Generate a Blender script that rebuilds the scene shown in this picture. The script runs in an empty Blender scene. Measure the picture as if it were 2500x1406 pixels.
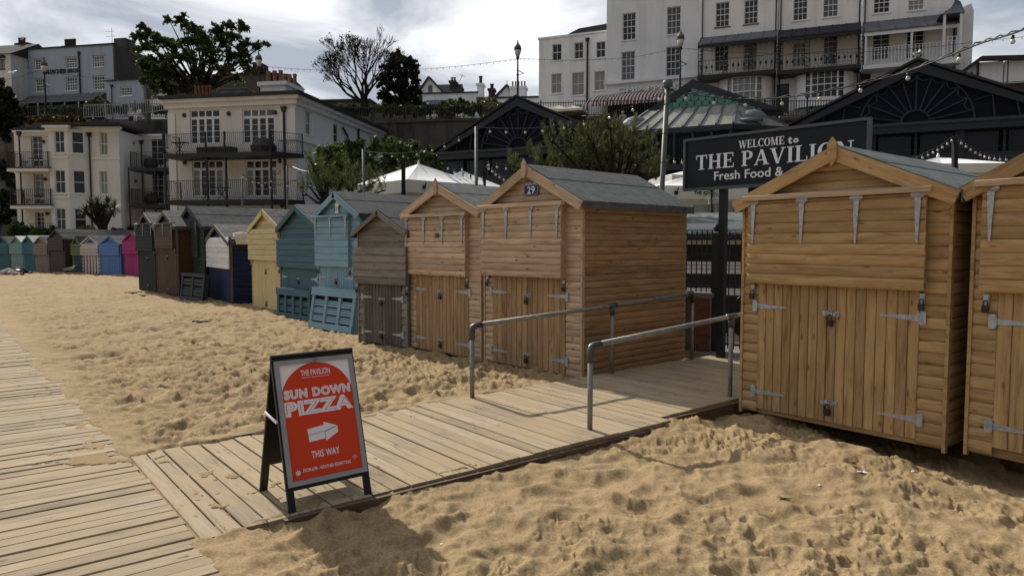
import bpy, math, random
import numpy as np
from math import sin, cos, pi, radians, sqrt, atan2
from mathutils import Vector, Matrix

random.seed(7)
rng = np.random.default_rng(11)
SC = bpy.context.scene
COL = SC.collection

# ------------------------------------------------------------------ camera
FPX, HY, CH = 1740.0, 595.0, 1.65          # focal length and horizon row for a 2500 px wide frame, eye height (m)
PITCH = math.atan((703 - HY) / FPX)
cam_d = bpy.data.cameras.new('camera')
cam_d.sensor_width = 36.0
cam_d.lens = 36.0 * FPX / 2500.0
cam_d.clip_start, cam_d.clip_end = 0.05, 3000
cam = bpy.data.objects.new('camera', cam_d)
COL.objects.link(cam)
cam.location = (0, 0, CH)
cam.rotation_euler = (pi / 2 - PITCH, 0, 0)
SC.camera = cam

# ------------------------------------------------------------------ light
SUN_EL = radians(37.0)
SUN_DIR = Vector((-0.57 * cos(SUN_EL), 0.82 * cos(SUN_EL), sin(SUN_EL))).normalized()
sun_d = bpy.data.lights.new('sun', 'SUN')
sun_d.energy = 4.7
sun_d.angle = radians(0.8)
sun_d.color = (1.0, 0.93, 0.82)
sun = bpy.data.objects.new('sun', sun_d)
COL.objects.link(sun)
sun.rotation_euler = SUN_DIR.to_track_quat('Z', 'Y').to_euler()

world = bpy.data.worlds.new('World')
SC.world = world
world.use_nodes = True
wn, wl = world.node_tree.nodes, world.node_tree.links
wn.clear()
def WN(t, **k):
    n = wn.new(t)
    for a, b in k.items():
        setattr(n, a, b)
    return n
w_out = WN('ShaderNodeOutputWorld')
w_bg = WN('ShaderNodeBackground')
w_bg.inputs['Strength'].default_value = 0.088
sky = WN('ShaderNodeTexSky')
sky.sky_type = 'NISHITA'
sky.sun_disc = False
sky.sun_elevation = SUN_EL
sky.sun_rotation = math.atan2(SUN_DIR.x, SUN_DIR.y)
sky.air_density, sky.dust_density, sky.ozone_density = 1.0, 1.5, 1.2
geo = WN('ShaderNodeNewGeometry')
tc = WN('ShaderNodeTexCoord')
mp = WN('ShaderNodeMapping')
mp.inputs['Scale'].default_value = (1.0, 1.0, 2.6)
mp.inputs['Location'].default_value = (3.1, 0.4, 0.3)
n1 = WN('ShaderNodeTexNoise')
n1.inputs['Scale'].default_value = 3.0
n1.inputs['Detail'].default_value = 9
n1.inputs['Roughness'].default_value = 0.55
n1.inputs['Distortion'].default_value = 0.5
n2 = WN('ShaderNodeTexNoise')
n2.inputs['Scale'].default_value = 3.6
n2.inputs['Detail'].default_value = 8
n2.inputs['Distortion'].default_value = 0.3
cr = WN('ShaderNodeValToRGB')
cr.color_ramp.elements[0].position = 0.39
cr.color_ramp.elements[0].color = (4.0, 4.4, 5.1, 1)
cr.color_ramp.elements[1].position = 0.60
cr.color_ramp.elements[1].color = (10.2, 10.3, 10.5, 1)
cov = WN('ShaderNodeValToRGB')          # cloud cover: thins out towards the right (+X)
cov.color_ramp.elements[0].position = 0.34
cov.color_ramp.elements[1].position = 0.55
sx = WN('ShaderNodeSeparateXYZ')
add = WN('ShaderNodeMath', operation='MULTIPLY_ADD')
add.inputs[1].default_value = -0.45
add.inputs[2].default_value = 0.16
addc = WN('ShaderNodeMath', operation='ADD')
mixs = WN('ShaderNodeMixRGB')
wl.new(tc.outputs['Generated'], mp.inputs['Vector'])
wl.new(mp.outputs[0], n1.inputs['Vector'])
wl.new(mp.outputs[0], n2.inputs['Vector'])
wl.new(n1.outputs['Fac'], cr.inputs['Fac'])
wl.new(tc.outputs['Generated'], sx.inputs[0])
wl.new(sx.outputs['X'], add.inputs[0])
wl.new(n2.outputs['Fac'], addc.inputs[0])
wl.new(add.outputs[0], addc.inputs[1])
wl.new(addc.outputs[0], cov.inputs['Fac'])
wl.new(sky.outputs[0], mixs.inputs[1])
wl.new(cr.outputs[0], mixs.inputs[2])
wl.new(cov.outputs[0], mixs.inputs['Fac'])
# thin cloud is brighter towards the sun and greyer away from it
dt = WN('ShaderNodeVectorMath', operation='DOT_PRODUCT'); dt.inputs[1].default_value = tuple(SUN_DIR)
mrg = WN('ShaderNodeMapRange'); mrg.inputs['From Min'].default_value = -0.6; mrg.inputs['From Max'].default_value = 0.9
mrg.inputs['To Min'].default_value = 0.27; mrg.inputs['To Max'].default_value = 1.12
vm = WN('ShaderNodeVectorMath', operation='SCALE')
wl.new(tc.outputs['Generated'], dt.inputs[0]); wl.new(dt.outputs['Value'], mrg.inputs['Value'])
wl.new(mixs.outputs[0], vm.inputs[0]); wl.new(mrg.outputs[0], vm.inputs['Scale'])
wl.new(vm.outputs[0], w_bg.inputs['Color'])
wl.new(w_bg.outputs[0], w_out.inputs['Surface'])

SC.view_settings.view_transform = 'Standard'
SC.view_settings.look = 'None'
SC.view_settings.exposure = 0.22
SC.view_settings.gamma = 1.0
SC.view_settings.use_curve_mapping = False
SC.render.engine = 'CYCLES'

# ------------------------------------------------------------------ survey: from a sight line to a place
cp, sp = cos(PITCH), sin(PITCH)
def ray(px, py):
    u, v = (px - 1250.0) / FPX, (703.0 - py) / FPX
    return Vector((u, cp + v * sp, v * cp - sp))
def at(px, py, D):
    r = ray(px, py)
    t = D / r.y
    return Vector((r.x * t, D, CH + r.z * t))
def gnd(px, py, z=0.0):
    r = ray(px, py)
    t = (z - CH) / r.z
    return Vector((r.x * t, r.y * t, z))
def zat(px, py, D):
    return at(px, py, D).z

class Plane:
    """vertical plane through plan point o with direction a (radians); local x along, -y towards the viewer"""
    def __init__(s, o, ang, z0=0.0):
        s.o, s.a, s.z0 = Vector((o[0], o[1], 0)), ang, z0
        s.d = Vector((cos(ang), sin(ang), 0))
        s.n = Vector((sin(ang), -cos(ang), 0))
    def hit(s, px, py, off=0.0):
        r = ray(px, py)
        c = Vector((0, 0, CH))
        t = ((s.o + s.n * off - c).dot(s.n)) / r.dot(s.n)
        p = c + r * t
        return (p - s.o).dot(s.d), p.z - s.z0
    def u(s, px, py=400, off=0.0): return s.hit(px, py, off)[0]
    def z(s, px, py, off=0.0): return s.hit(px, py, off)[1]
    def rect(s, x0, y0, x1, y1, off=0.0):
        xm, ym = (x0 + x1) / 2, (y0 + y1) / 2
        return s.u(x0, ym, off), s.u(x1, ym, off), s.z(xm, y1, off), s.z(xm, y0, off)
    def at(s, u, y, z):
        return s.o + s.d * u - s.n * y + Vector((0, 0, z + s.z0))
    def depth(s, px):
        r = ray(px, 500)
        t = s.o.dot(s.n) / Vector((r.x, r.y, 0)).dot(s.n)
        return r.y * t

# ------------------------------------------------------------------ mesh builder
class MB:
    def __init__(s): s.v, s.f, s.m, s.cur = [], [], [], 0
    def mat(s, i): s.cur = i; return s
    def add(s, vs, fs):
        b = len(s.v)
        s.v += [tuple(v) for v in vs]
        for f in fs:
            s.f.append(tuple(i + b for i in f)); s.m.append(s.cur)
        return s
    def box(s, x0, x1, y0, y1, z0, z1):
        return s.add([(x0,y0,z0),(x1,y0,z0),(x1,y1,z0),(x0,y1,z0),(x0,y0,z1),(x1,y0,z1),(x1,y1,z1),(x0,y1,z1)],
                     [(0,3,2,1),(4,5,6,7),(0,1,5,4),(1,2,6,5),(2,3,7,6),(3,0,4,7)])
    def quad(s, a, b, c, d): return s.add([a, b, c, d], [(0, 1, 2, 3)])
    def poly(s, pts): return s.add(pts, [tuple(range(len(pts)))])
    def prism(s, pts, vec):
        """closed polygon (3D points) pushed along vec"""
        n = len(pts); vec = Vector(vec)
        p2 = [Vector(p) + vec for p in pts]
        fs = [tuple(range(n)), tuple(range(2*n-1, n-1, -1))]
        for i in range(n):
            j = (i + 1) % n
            fs.append((i, i + n, j + n, j))
        return s.add(list(pts) + p2, fs)
    def tube(s, pts, r, n=8, cap=True):
        pts = [Vector(p) for p in pts]
        rs = r if isinstance(r, (list, tuple)) else [r] * len(pts)
        base = len(s.v); vs = []; fs = []
        prev = None
        for i, p in enumerate(pts):
            t = (pts[min(i+1, len(pts)-1)] - pts[max(i-1, 0)]).normalized()
            if prev is None:
                a = Vector((0,0,1)) if abs(t.z) < 0.9 else Vector((1,0,0))
                x = t.cross(a).normalized()
            else:
                x = (prev - t * prev.dot(t)).normalized()
            prev = x
            y = t.cross(x)
            for k in range(n):
                an = 2*pi*k/n
                vs.append(p + (x*cos(an) + y*sin(an)) * rs[i])
        for i in range(len(pts)-1):
            for k in range(n):
                k2 = (k+1) % n
                fs.append((i*n+k, i*n+k2, (i+1)*n+k2, (i+1)*n+k))
        if cap:
            fs.append(tuple(range(n-1, -1, -1))); fs.append(tuple((len(pts)-1)*n + k for k in range(n)))
        return s.add(vs, fs)
    def bar(s, a, b, w, h=None):
        """square bar from a to b"""
        h = h or w
        a, b = Vector(a), Vector(b)
        t = (b - a).normalized()
        up = Vector((0,0,1)) if abs(t.z) < 0.95 else Vector((0,1,0))
        x = t.cross(up).normalized() * w/2; y = x.normalized().cross(t) * h/2
        vs = [a-x-y, a+x-y, a+x+y, a-x+y, b-x-y, b+x-y, b+x+y, b-x+y]
        return s.add(vs, [(0,1,2,3),(7,6,5,4),(0,4,5,1),(1,5,6,2),(2,6,7,3),(3,7,4,0)])
    def lathe(s, prof, n=16, c=(0,0,0)):
        vs = []; fs = []
        for (r, z) in prof:
            for k in range(n):
                a = 2*pi*k/n
                vs.append((c[0]+r*cos(a), c[1]+r*sin(a), c[2]+z))
        for i in range(len(prof)-1):
            for k in range(n):
                k2 = (k+1) % n
                fs.append((i*n+k, i*n+k2, (i+1)*n+k2, (i+1)*n+k))
        fs.append(tuple(range(n-1,-1,-1))); fs.append(tuple((len(prof)-1)*n+k for k in range(n)))
        return s.add(vs, fs)
    def mesh(s, name, mats, smooth=False):
        me = bpy.data.meshes.new(name)
        me.from_pydata(s.v, [], s.f)
        mats = mats if isinstance(mats, (list, tuple)) else [mats]
        for m in mats: me.materials.append(m)
        if len(mats) > 1: me.polygons.foreach_set('material_index', s.m)
        if smooth: me.polygons.foreach_set('use_smooth', [True]*len(s.f))
        me.update()
        return me
    def build(s, name, mats, parent=None, smooth=False, loc=None, rot=None, kind=None, label=None):
        if not s.f: return None
        o = bpy.data.objects.new(name, s.mesh(name, mats, smooth))
        return link(o, parent, loc, rot, kind, label)

def link(o, parent=None, loc=None, rot=None, kind=None, label=None):
    COL.objects.link(o)
    if parent: o.parent = parent
    if loc is not None: o.location = loc
    if rot is not None: o.rotation_euler = rot
    if kind: o['kind'] = kind
    if label: o['label'] = label
    return o
def inst(name, me, parent=None, loc=None, rot=None, scale=None):
    o = bpy.data.objects.new(name, me)
    link(o, parent, loc, rot)
    if scale: o.scale = scale
    return o
def thing(name, label, cat, loc=(0,0,0), rz=0.0, group=None, rot=None):
    o = bpy.data.objects.new(name, None)
    o.empty_display_size = 0.1
    COL.objects.link(o)
    o.location = loc
    o.rotation_euler = rot or (0, 0, rz)
    return tag(o, label, cat, group)
def tag(o, label, cat, group=None):
    o['label'] = label; o['category'] = cat
    if group: o['group'] = group
    return o
def copy_tree(o, parent=None):
    c = o.copy(); COL.objects.link(c)
    if parent: c.parent = parent
    for ch in list(o.children): copy_tree(ch, c)
    return c
def np_mesh(name, V, Fq, mats, mi=None, smooth=False):
    """fast mesh from arrays, all faces with the same number of corners"""
    me = bpy.data.meshes.new(name)
    k = Fq.shape[1]
    me.vertices.add(len(V)); me.vertices.foreach_set('co', np.asarray(V, 'f').ravel())
    me.loops.add(Fq.size); me.loops.foreach_set('vertex_index', Fq.astype('i').ravel())
    me.polygons.add(len(Fq))
    me.polygons.foreach_set('loop_start', np.arange(0, Fq.size, k, dtype='i'))
    for m in (mats if isinstance(mats, (list, tuple)) else [mats]): me.materials.append(m)
    if mi is not None: me.polygons.foreach_set('material_index', mi.astype('i'))
    if smooth: me.polygons.foreach_set('use_smooth', np.ones(len(Fq), bool))
    me.update(calc_edges=True); me.validate()
    return me

# ------------------------------------------------------------------ materials
def newmat(name):
    m = bpy.data.materials.new(name); m.use_nodes = True
    nt = m.node_tree; nt.nodes.clear()
    out = nt.nodes.new('ShaderNodeOutputMaterial'); b = nt.nodes.new('ShaderNodeBsdfPrincipled')
    nt.links.new(b.outputs[0], out.inputs[0])
    return m, nt, b
def nd(nt, t, **k):
    n = nt.nodes.new(t)
    for a, v in k.items():
        if a in n.inputs.keys(): n.inputs[a].default_value = v
        else: setattr(n, a, v)
    return n
def ramp(nt, stops):
    r = nt.nodes.new('ShaderNodeValToRGB')
    e = r.color_ramp.elements
    e[0].position, e[0].color = stops[0][0], tuple(stops[0][1]) + (1,)
    e[1].position, e[1].color = stops[-1][0], tuple(stops[-1][1]) + (1,)
    for p, c in stops[1:-1]:
        x = e.new(p); x.color = tuple(c) + (1,)
    return r
def mul(c, k): return tuple(min(1, x * k) for x in c)
def coord(nt, scale=(1,1,1), rnd=True):
    t = nd(nt, 'ShaderNodeTexCoord'); m = nd(nt, 'ShaderNodeMapping')
    m.inputs['Scale'].default_value = scale
    nt.links.new(t.outputs['Object'], m.inputs['Vector'])
    if not rnd: return m.outputs[0]
    oi = nd(nt, 'ShaderNodeObjectInfo')
    mm = nd(nt, 'ShaderNodeMath', operation='MULTIPLY'); mm.inputs[1].default_value = 57.3
    nt.links.new(oi.outputs['Random'], mm.inputs[0])
    va = nd(nt, 'ShaderNodeVectorMath', operation='ADD')
    cx = nd(nt, 'ShaderNodeCombineXYZ')
    for i in range(3): nt.links.new(mm.outputs[0], cx.inputs[i])
    nt.links.new(m.outputs[0], va.inputs[0]); nt.links.new(cx.outputs[0], va.inputs[1])
    return va.outputs[0]
def plain(name, col, rough=0.7, metal=0.0, var=0.12, scale=3.0, spec=0.3, bump=0.0, bscale=30):
    m, nt, b = newmat(name)
    v = coord(nt)
    n = nd(nt, 'ShaderNodeTexNoise', Scale=scale, Detail=5.0)
    nt.links.new(v, n.inputs['Vector'])
    r = ramp(nt, [(0.3, mul(col, 1 - var)), (0.7, mul(col, 1 + var))])
    nt.links.new(n.outputs['Fac'], r.inputs['Fac'])
    nt.links.new(r.outputs[0], b.inputs['Base Color'])
    b.inputs['Roughness'].default_value = rough
    b.inputs['Metallic'].default_value = metal
    b.inputs['Specular IOR Level'].default_value = spec
    if bump:
        n2_ = nd(nt, 'ShaderNodeTexNoise', Scale=bscale, Detail=4.0)
        nt.links.new(v, n2_.inputs['Vector'])
        bp = nd(nt, 'ShaderNodeBump', Strength=bump, Distance=0.01)
        nt.links.new(n2_.outputs['Fac'], bp.inputs['Height']); nt.links.new(bp.outputs[0], b.inputs['Normal'])
    return m
def wood(name, light, mid, dark, rough=0.65, knots=0.8, wear=0.25, wearcol=None, grain=1.0, var=0.18, bump=0.35, dust=None):
    """planed or sawn boards, grain along the board's own X axis; each board its own tone"""
    m, nt, b = newmat(name)
    L = nt.links.new
    v = coord(nt, (1.0, 9.0, 9.0))
    n = nd(nt, 'ShaderNodeTexNoise', Scale=2.2, Detail=7.0, Roughness=0.6, Distortion=0.9)
    L(v, n.inputs['Vector'])
    v2 = coord(nt, (2.0, 60.0, 60.0))
    g = nd(nt, 'ShaderNodeTexNoise', Scale=2.0, Detail=4.0)
    L(v2, g.inputs['Vector'])
    mx = nd(nt, 'ShaderNodeMath', operation='MULTIPLY_ADD'); mx.inputs[1].default_value = 0.35 * grain
    L(g.outputs['Fac'], mx.inputs[0]); L(n.outputs['Fac'], mx.inputs[2])
    r = ramp(nt, [(0.45, dark), (0.62, mid), (0.85, light)])
    L(mx.outputs[0], r.inputs['Fac'])
    col = r.outputs[0]
    if knots > 0:
        v3 = coord(nt, (4.0, 10.0, 10.0))
        vo = nd(nt, 'ShaderNodeTexVoronoi', Scale=1.0)
        L(v3, vo.inputs['Vector'])
        kr = ramp(nt, [(0.05, (1,1,1)), (0.17, (0,0,0))])
        L(vo.outputs['Distance'], kr.inputs['Fac'])
        km = nd(nt, 'ShaderNodeMixRGB', blend_type='MIX')
        kf = nd(nt, 'ShaderNodeMath', operation='MULTIPLY'); kf.inputs[1].default_value = knots
        L(kr.outputs[0], kf.inputs[0]); L(kf.outputs[0], km.inputs['Fac'])
        L(col, km.inputs[1]); km.inputs[2].default_value = mul(dark, 0.45) + (1,)
        col = km.outputs[0]
    if wear > 0:
        v4 = coord(nt, (0.8, 2.5, 2.5))
        wn_ = nd(nt, 'ShaderNodeTexNoise', Scale=1.6, Detail=6.0, Roughness=0.7)
        L(v4, wn_.inputs['Vector'])
        wr = ramp(nt, [(0.5, (0,0,0)), (0.72, (1,1,1))])
        L(wn_.outputs['Fac'], wr.inputs['Fac'])
        wf = nd(nt, 'ShaderNodeMath', operation='MULTIPLY'); wf.inputs[1].default_value = wear
        L(wr.outputs[0], wf.inputs[0])
        wm = nd(nt, 'ShaderNodeMixRGB'); L(wf.outputs[0], wm.inputs['Fac']); L(col, wm.inputs[1])
        wm.inputs[2].default_value = (wearcol or mul(mid, 0.75)) + (1,)
        col = wm.outputs[0]
    oi = nd(nt, 'ShaderNodeObjectInfo')
    hv = nd(nt, 'ShaderNodeMapRange'); hv.inputs['To Min'].default_value = 1 - var; hv.inputs['To Max'].default_value = 1 + var
    L(oi.outputs['Random'], hv.inputs['Value'])
    hs = nd(nt, 'ShaderNodeHueSaturation')
    L(hv.outputs[0], hs.inputs['Value']); L(col, hs.inputs['Color'])
    col = hs.outputs[0]
    rr = rough
    if dust:                                     # sand trodden into the boards, in world-scale patches
        tg = nd(nt, 'ShaderNodeNewGeometry')
        dn = nd(nt, 'ShaderNodeTexNoise', Scale=1.3, Detail=8.0, Roughness=0.68)
        L(tg.outputs['Position'], dn.inputs['Vector'])
        dr = ramp(nt, [(0.43, (0.0,)*3), (0.58, (1.0,)*3)])
        L(dn.outputs['Fac'], dr.inputs['Fac'])
        dmm = nd(nt, 'ShaderNodeMath', operation='MULTIPLY'); dmm.inputs[1].default_value = 0.8
        L(dr.outputs[0], dmm.inputs[0])
        dm = nd(nt, 'ShaderNodeMixRGB'); L(dmm.outputs[0], dm.inputs['Fac']); L(col, dm.inputs[1])
        dm.inputs[2].default_value = dust + (1,)
        col = dm.outputs[0]
    L(col, b.inputs['Base Color'])
    b.inputs['Roughness'].default_value = rr
    b.inputs['Specular IOR Level'].default_value = 0.12 if dust else 0.18
    bp = nd(nt, 'ShaderNodeBump', Strength=bump, Distance=0.004)
    L(mx.outputs[0], bp.inputs['Height']); L(bp.outputs[0], b.inputs['Normal'])
    return m
_pc = {}
def paintw(name, col, wear=0.25, rough=0.7, under=None):
    """painted timber: even paint over faint grain, chalky and worn in places"""
    if name in _pc: return _pc[name]
    _pc[name] = wood(name, mul(col, 1.1), col, mul(col, 0.82), rough, knots=0.12, wear=wear,
                     wearcol=under or mul(col, 0.66), grain=0.5, var=0.07, bump=0.25)
    return _pc[name]

M = {}
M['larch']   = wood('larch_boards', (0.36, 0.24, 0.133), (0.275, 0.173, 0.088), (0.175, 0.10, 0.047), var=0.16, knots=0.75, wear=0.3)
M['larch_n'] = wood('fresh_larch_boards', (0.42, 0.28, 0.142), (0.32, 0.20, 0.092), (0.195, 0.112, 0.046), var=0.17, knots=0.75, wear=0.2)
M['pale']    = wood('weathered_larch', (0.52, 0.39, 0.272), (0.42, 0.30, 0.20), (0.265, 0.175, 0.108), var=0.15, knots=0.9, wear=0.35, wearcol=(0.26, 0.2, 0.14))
M['grey']    = wood('grey_weathered_boards', (0.21, 0.19, 0.17), (0.13, 0.115, 0.10), (0.05, 0.042, 0.036), var=0.25, knots=0.8, wear=0.5, wearcol=(0.075, 0.055, 0.045), grain=1.8, bump=0.6)
M['greyd']   = wood('dark_weathered_boards', (0.105, 0.094, 0.084), (0.060, 0.052, 0.046), (0.024, 0.020, 0.017), var=0.25, knots=0.5, wear=0.5, wearcol=(0.09, 0.075, 0.068), grain=1.8, bump=0.6)
M['brown']   = wood('brown_stained_boards', (0.07, 0.034, 0.02), (0.038, 0.018, 0.011), (0.018, 0.009, 0.006), var=0.22, knots=0.4, wear=0.5, wearcol=(0.06, 0.03, 0.02), grain=1.6)
M['deck']    = wood('sandy_deck_boards', (0.335, 0.27, 0.19), (0.23, 0.18, 0.122), (0.085, 0.063, 0.042), rough=0.9, var=0.2, knots=0.8, wear=0.55, wearcol=(0.30, 0.25, 0.19), grain=1.5, bump=0.9, dust=(0.33, 0.252, 0.157))
M['deckd']   = wood('deck_edge_beam', (0.15, 0.10, 0.065), (0.10, 0.066, 0.042), (0.05, 0.03, 0.02), var=0.1, knots=0.4, wear=0.5, wearcol=(0.2, 0.15, 0.1))
M['galv']    = plain('galvanised_steel', (0.34, 0.36, 0.385), 0.5, 0.75, 0.25, 25)
M['pipe']    = plain('grey_painted_pipe', (0.20, 0.205, 0.20), 0.45, 0.3, 0.25, 14, 0.5)
M['elbow']   = plain('dark_pipe_fitting', (0.06, 0.065, 0.07), 0.4, 0.3, 0.25, 14, 0.5)
M['pole']    = plain('grey_pole', (0.10, 0.105, 0.095), 0.55, 0.1, 0.25, 6)
M['lock']    = plain('dark_padlock', (0.035, 0.03, 0.028), 0.35, 0.5, 0.3, 20)
M['felt']    = plain('roofing_felt', (0.105, 0.115, 0.118), 0.93, 0, 0.28, 9, 0.2, 0.8, 260)
M['feltd']   = plain('dark_roofing_felt', (0.075, 0.075, 0.08), 0.93, 0, 0.35, 5, 0.2, 0.8, 220)
M['feltg']   = plain('grey_green_roofing_felt', (0.13, 0.15, 0.15), 0.93, 0, 0.3, 7, 0.2, 0.8, 240)
M['black']   = plain('black_iron', (0.012, 0.013, 0.014), 0.5, 0, 0.3, 8, 0.4)
M['blackp']  = plain('black_plastic', (0.009, 0.009, 0.011), 0.42, 0, 0.2, 8, 0.45)
M['alu']     = plain('aluminium_snap_frame', (0.42, 0.42, 0.44), 0.42, 0.55, 0.1, 12, 0.5)
M['white']   = plain('white_paint', (0.72, 0.72, 0.70), 0.6, 0, 0.05, 2)
M['whitep']  = plain('white_print', (0.86, 0.84, 0.94), 0.5, 0, 0.02, 2)
M['red']     = plain('red_poster', (0.66, 0.050, 0.012), 0.6, 0, 0.05, 2, 0.4)
M['blue29']  = plain('navy_enamel', (0.012, 0.012, 0.10), 0.5, 0, 0.08, 4, 0.3)
M['dark']    = plain('dark_void', (0.006, 0.006, 0.006), 0.9, 0, 0.1, 3)  # near-black colour standing in for the darkness of unlit openings and gaps
M['signp']   = plain('slate_sign_paint', (0.012, 0.016, 0.019), 0.6, 0, 0.1, 3, 0.2)
M['letter']  = plain('pale_lettering', (0.74, 0.75, 0.80), 0.6, 0, 0.05, 3)
M['droppings'] = plain('bird_droppings', (0.62, 0.62, 0.58), 0.8, 0, 0.1, 5)
# ------------------------------------------------------------------ sand
def sand_material():
    m, nt, b = newmat('dry_sand')
    L = nt.links.new
    g = nd(nt, 'ShaderNodeNewGeometry')
    n = nd(nt, 'ShaderNodeTexNoise', Scale=1.1, Detail=9.0, Roughness=0.7); L(g.outputs['Position'], n.inputs['Vector'])
    r = ramp(nt, [(0.3, (0.285, 0.210, 0.120)), (0.55, (0.345, 0.260, 0.153)), (0.75, (0.395, 0.305, 0.188))])
    L(n.outputs['Fac'], r.inputs['Fac'])
    s = nd(nt, 'ShaderNodeTexNoise', Scale=520.0, Detail=2.0); L(g.outputs['Position'], s.inputs['Vector'])
    sr = ramp(nt, [(0.35, (0.55, 0.52, 0.48)), (0.62, (1.15, 1.13, 1.10))]); L(s.outputs['Fac'], sr.inputs['Fac'])
    mx = nd(nt, 'ShaderNodeMixRGB', blend_type='MULTIPLY'); mx.inputs['Fac'].default_value = 0.8
    L(r.outputs[0], mx.inputs[1]); L(sr.outputs[0], mx.inputs[2])
    s2_ = nd(nt, 'ShaderNodeTexNoise', Scale=62.0, Detail=3.0, Roughness=0.7); L(g.outputs['Position'], s2_.inputs['Vector'])
    s2r = ramp(nt, [(0.36, (0.66, 0.62, 0.57)), (0.60, (1.08, 1.07, 1.05))]); L(s2_.outputs['Fac'], s2r.inputs['Fac'])
    mx2 = nd(nt, 'ShaderNodeMixRGB', blend_type='MULTIPLY'); mx2.inputs['Fac'].default_value = 0.75
    L(mx.outputs[0], mx2.inputs[1]); L(s2r.outputs[0], mx2.inputs[2])
    L(mx2.outputs[0], b.inputs['Base Color'])
    b.inputs['Roughness'].default_value = 0.95; b.inputs['Specular IOR Level'].default_value = 0.1
    n3 = nd(nt, 'ShaderNodeTexNoise', Scale=38.0, Detail=7.0, Roughness=0.65); L(g.outputs['Position'], n3.inputs['Vector'])
    bp = nd(nt, 'ShaderNodeBump', Strength=0.5, Distance=0.009); L(n3.outputs['Fac'], bp.inputs['Height'])
    bp2 = nd(nt, 'ShaderNodeBump', Strength=0.5, Distance=0.003); L(s.outputs['Fac'], bp2.inputs['Height'])
    L(bp.outputs[0], bp2.inputs['Normal']); L(bp2.outputs[0], b.inputs['Normal'])
    return m
M['sand'] = sand_material()

_tab = np.random.default_rng(5).random((256, 256))
def vn(x, y, seed=0):
    x = x + seed * 37.17; y = y + seed * 91.73
    xi, yi = np.floor(x).astype(int), np.floor(y).astype(int)
    fx, fy = x - xi, y - yi
    fx = fx*fx*fx*(fx*(fx*6-15)+10); fy = fy*fy*fy*(fy*(fy*6-15)+10)
    a = _tab[xi & 255, yi & 255]; b_ = _tab[(xi+1) & 255, yi & 255]
    c = _tab[xi & 255, (yi+1) & 255]; d = _tab[(xi+1) & 255, (yi+1) & 255]
    return (a*(1-fx)+b_*fx)*(1-fy) + (c*(1-fx)+d*fx)*fy
def fbm(x, y, seed=0, o=4):
    s, a, t = 0, 1.0, 0
    for i in range(o):
        s = s + a * vn(x*2**i, y*2**i, seed+i*3); t += a; a *= 0.5
    return s / t
def ridge(x, y, seed=0):
    wx, wy = fbm(x*0.9, y*0.9, seed+20, 2), fbm(x*0.9, y*0.9, seed+31, 2)
    return 1 - np.abs(2*vn(x + 1.6*wx, y + 1.6*wy, seed) - 1)

E_S = (0.783, 0.622); E_P = (0.622, -0.783)        # along the crossing / towards the viewer, in plan
def SP(x, y): return E_S[0]*x + E_S[1]*y, E_P[0]*x + E_P[1]*y
def XY(s, p):                                       # inverse of SP (the two directions are at right angles)
    return E_S[0]*s + E_P[0]*p, E_S[1]*s + E_P[1]*p
BW_R, DK_U, DK_L, DK_L2 = 1.05, -6.03, -4.07, -4.19
def smooth(x, a, b_):
    t = np.clip((x-a)/(b_-a), 0, 1); return t*t*(3-2*t)

def sand_height(x, y):
    d = np.sqrt(x*x + y*y)
    h = 0.055*(fbm(x*0.55, y*0.55, 1, 3)-0.5)*2
    a = (x*0.80 + y*0.60); b_ = (-x*0.60 + y*0.80)                     # dents lie across the light
    nearR = smooth(x, -1.2, 0.8)*smooth(8-y, 0, 3)
    far_ = smooth(d, 12, 26)
    h = h + 0.048*nearR*(ridge(x*1.7+5, y*2.1, 12) - 0.5)
    h = h + 0.088*(ridge(x*3.1, y*3.9, 2)**1.3 - 0.5)*(0.45+0.9*fbm(x*0.6, y*0.6, 40, 2))*(1-0.72*nearR)*(1-0.25*far_)
    h = h + 0.040*(ridge(x*7.0, y*8.6, 3)**1.2 - 0.5)*(0.45+1.1*smooth(fbm(x*0.8, y*0.8, 44, 2), 0.35, 0.75))*(1-0.45*nearR)*(1-0.3*far_)
    h = h + 0.021*(1-0.25*nearR)*(ridge(x*11, y*14, 7)**1.2 - 0.5)*(smooth(fbm(x*1.3, y*1.3, 50, 3), 0.40, 0.62)*1.5+0.15)
    h = h + 0.019*(ridge(x*18, y*21, 17) - 0.5)*(smooth(fbm(x*1.7, y*1.7, 55, 3), 0.45, 0.62)*1.6+0.1)
    h = h + 0.003*(vn(x*26, y*26, 9)-0.5)
    s, p = SP(x, y)
    # ridge of sand heaped against the huts, hollow in front of the newest hut
    h = h + 0.05*np.exp(-((s-0.0)**2)/400)*0
    s, p = SP(x, y)
    h = h*(1-0.55*np.exp(-((p-DK_L)/0.35)**2)*smooth(s, 0.8, 1.6)*smooth(5.6-s, 0, 0.6))
    h = h - 0.16*smooth(x, 2.3, 4.2)*smooth(9-y, 0, 3)*0.55 + 0.05*(fbm(x*1.1, y*1.5, 61, 2)-0.5)*2*nearR
    h = h - 0.12*smooth(x, 2.7, 3.4)*np.exp(-((y-(11.0-1.55*x))/0.9)**2)
    h = h - 0.03*smooth(p, DK_L, DK_L+0.5)*smooth(s, 1.2, 2.0)
    h = h*(1-0.6*np.exp(-(((x+0.75)/0.55)**2+((y-3.9)/0.6)**2)))
    return h
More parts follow.
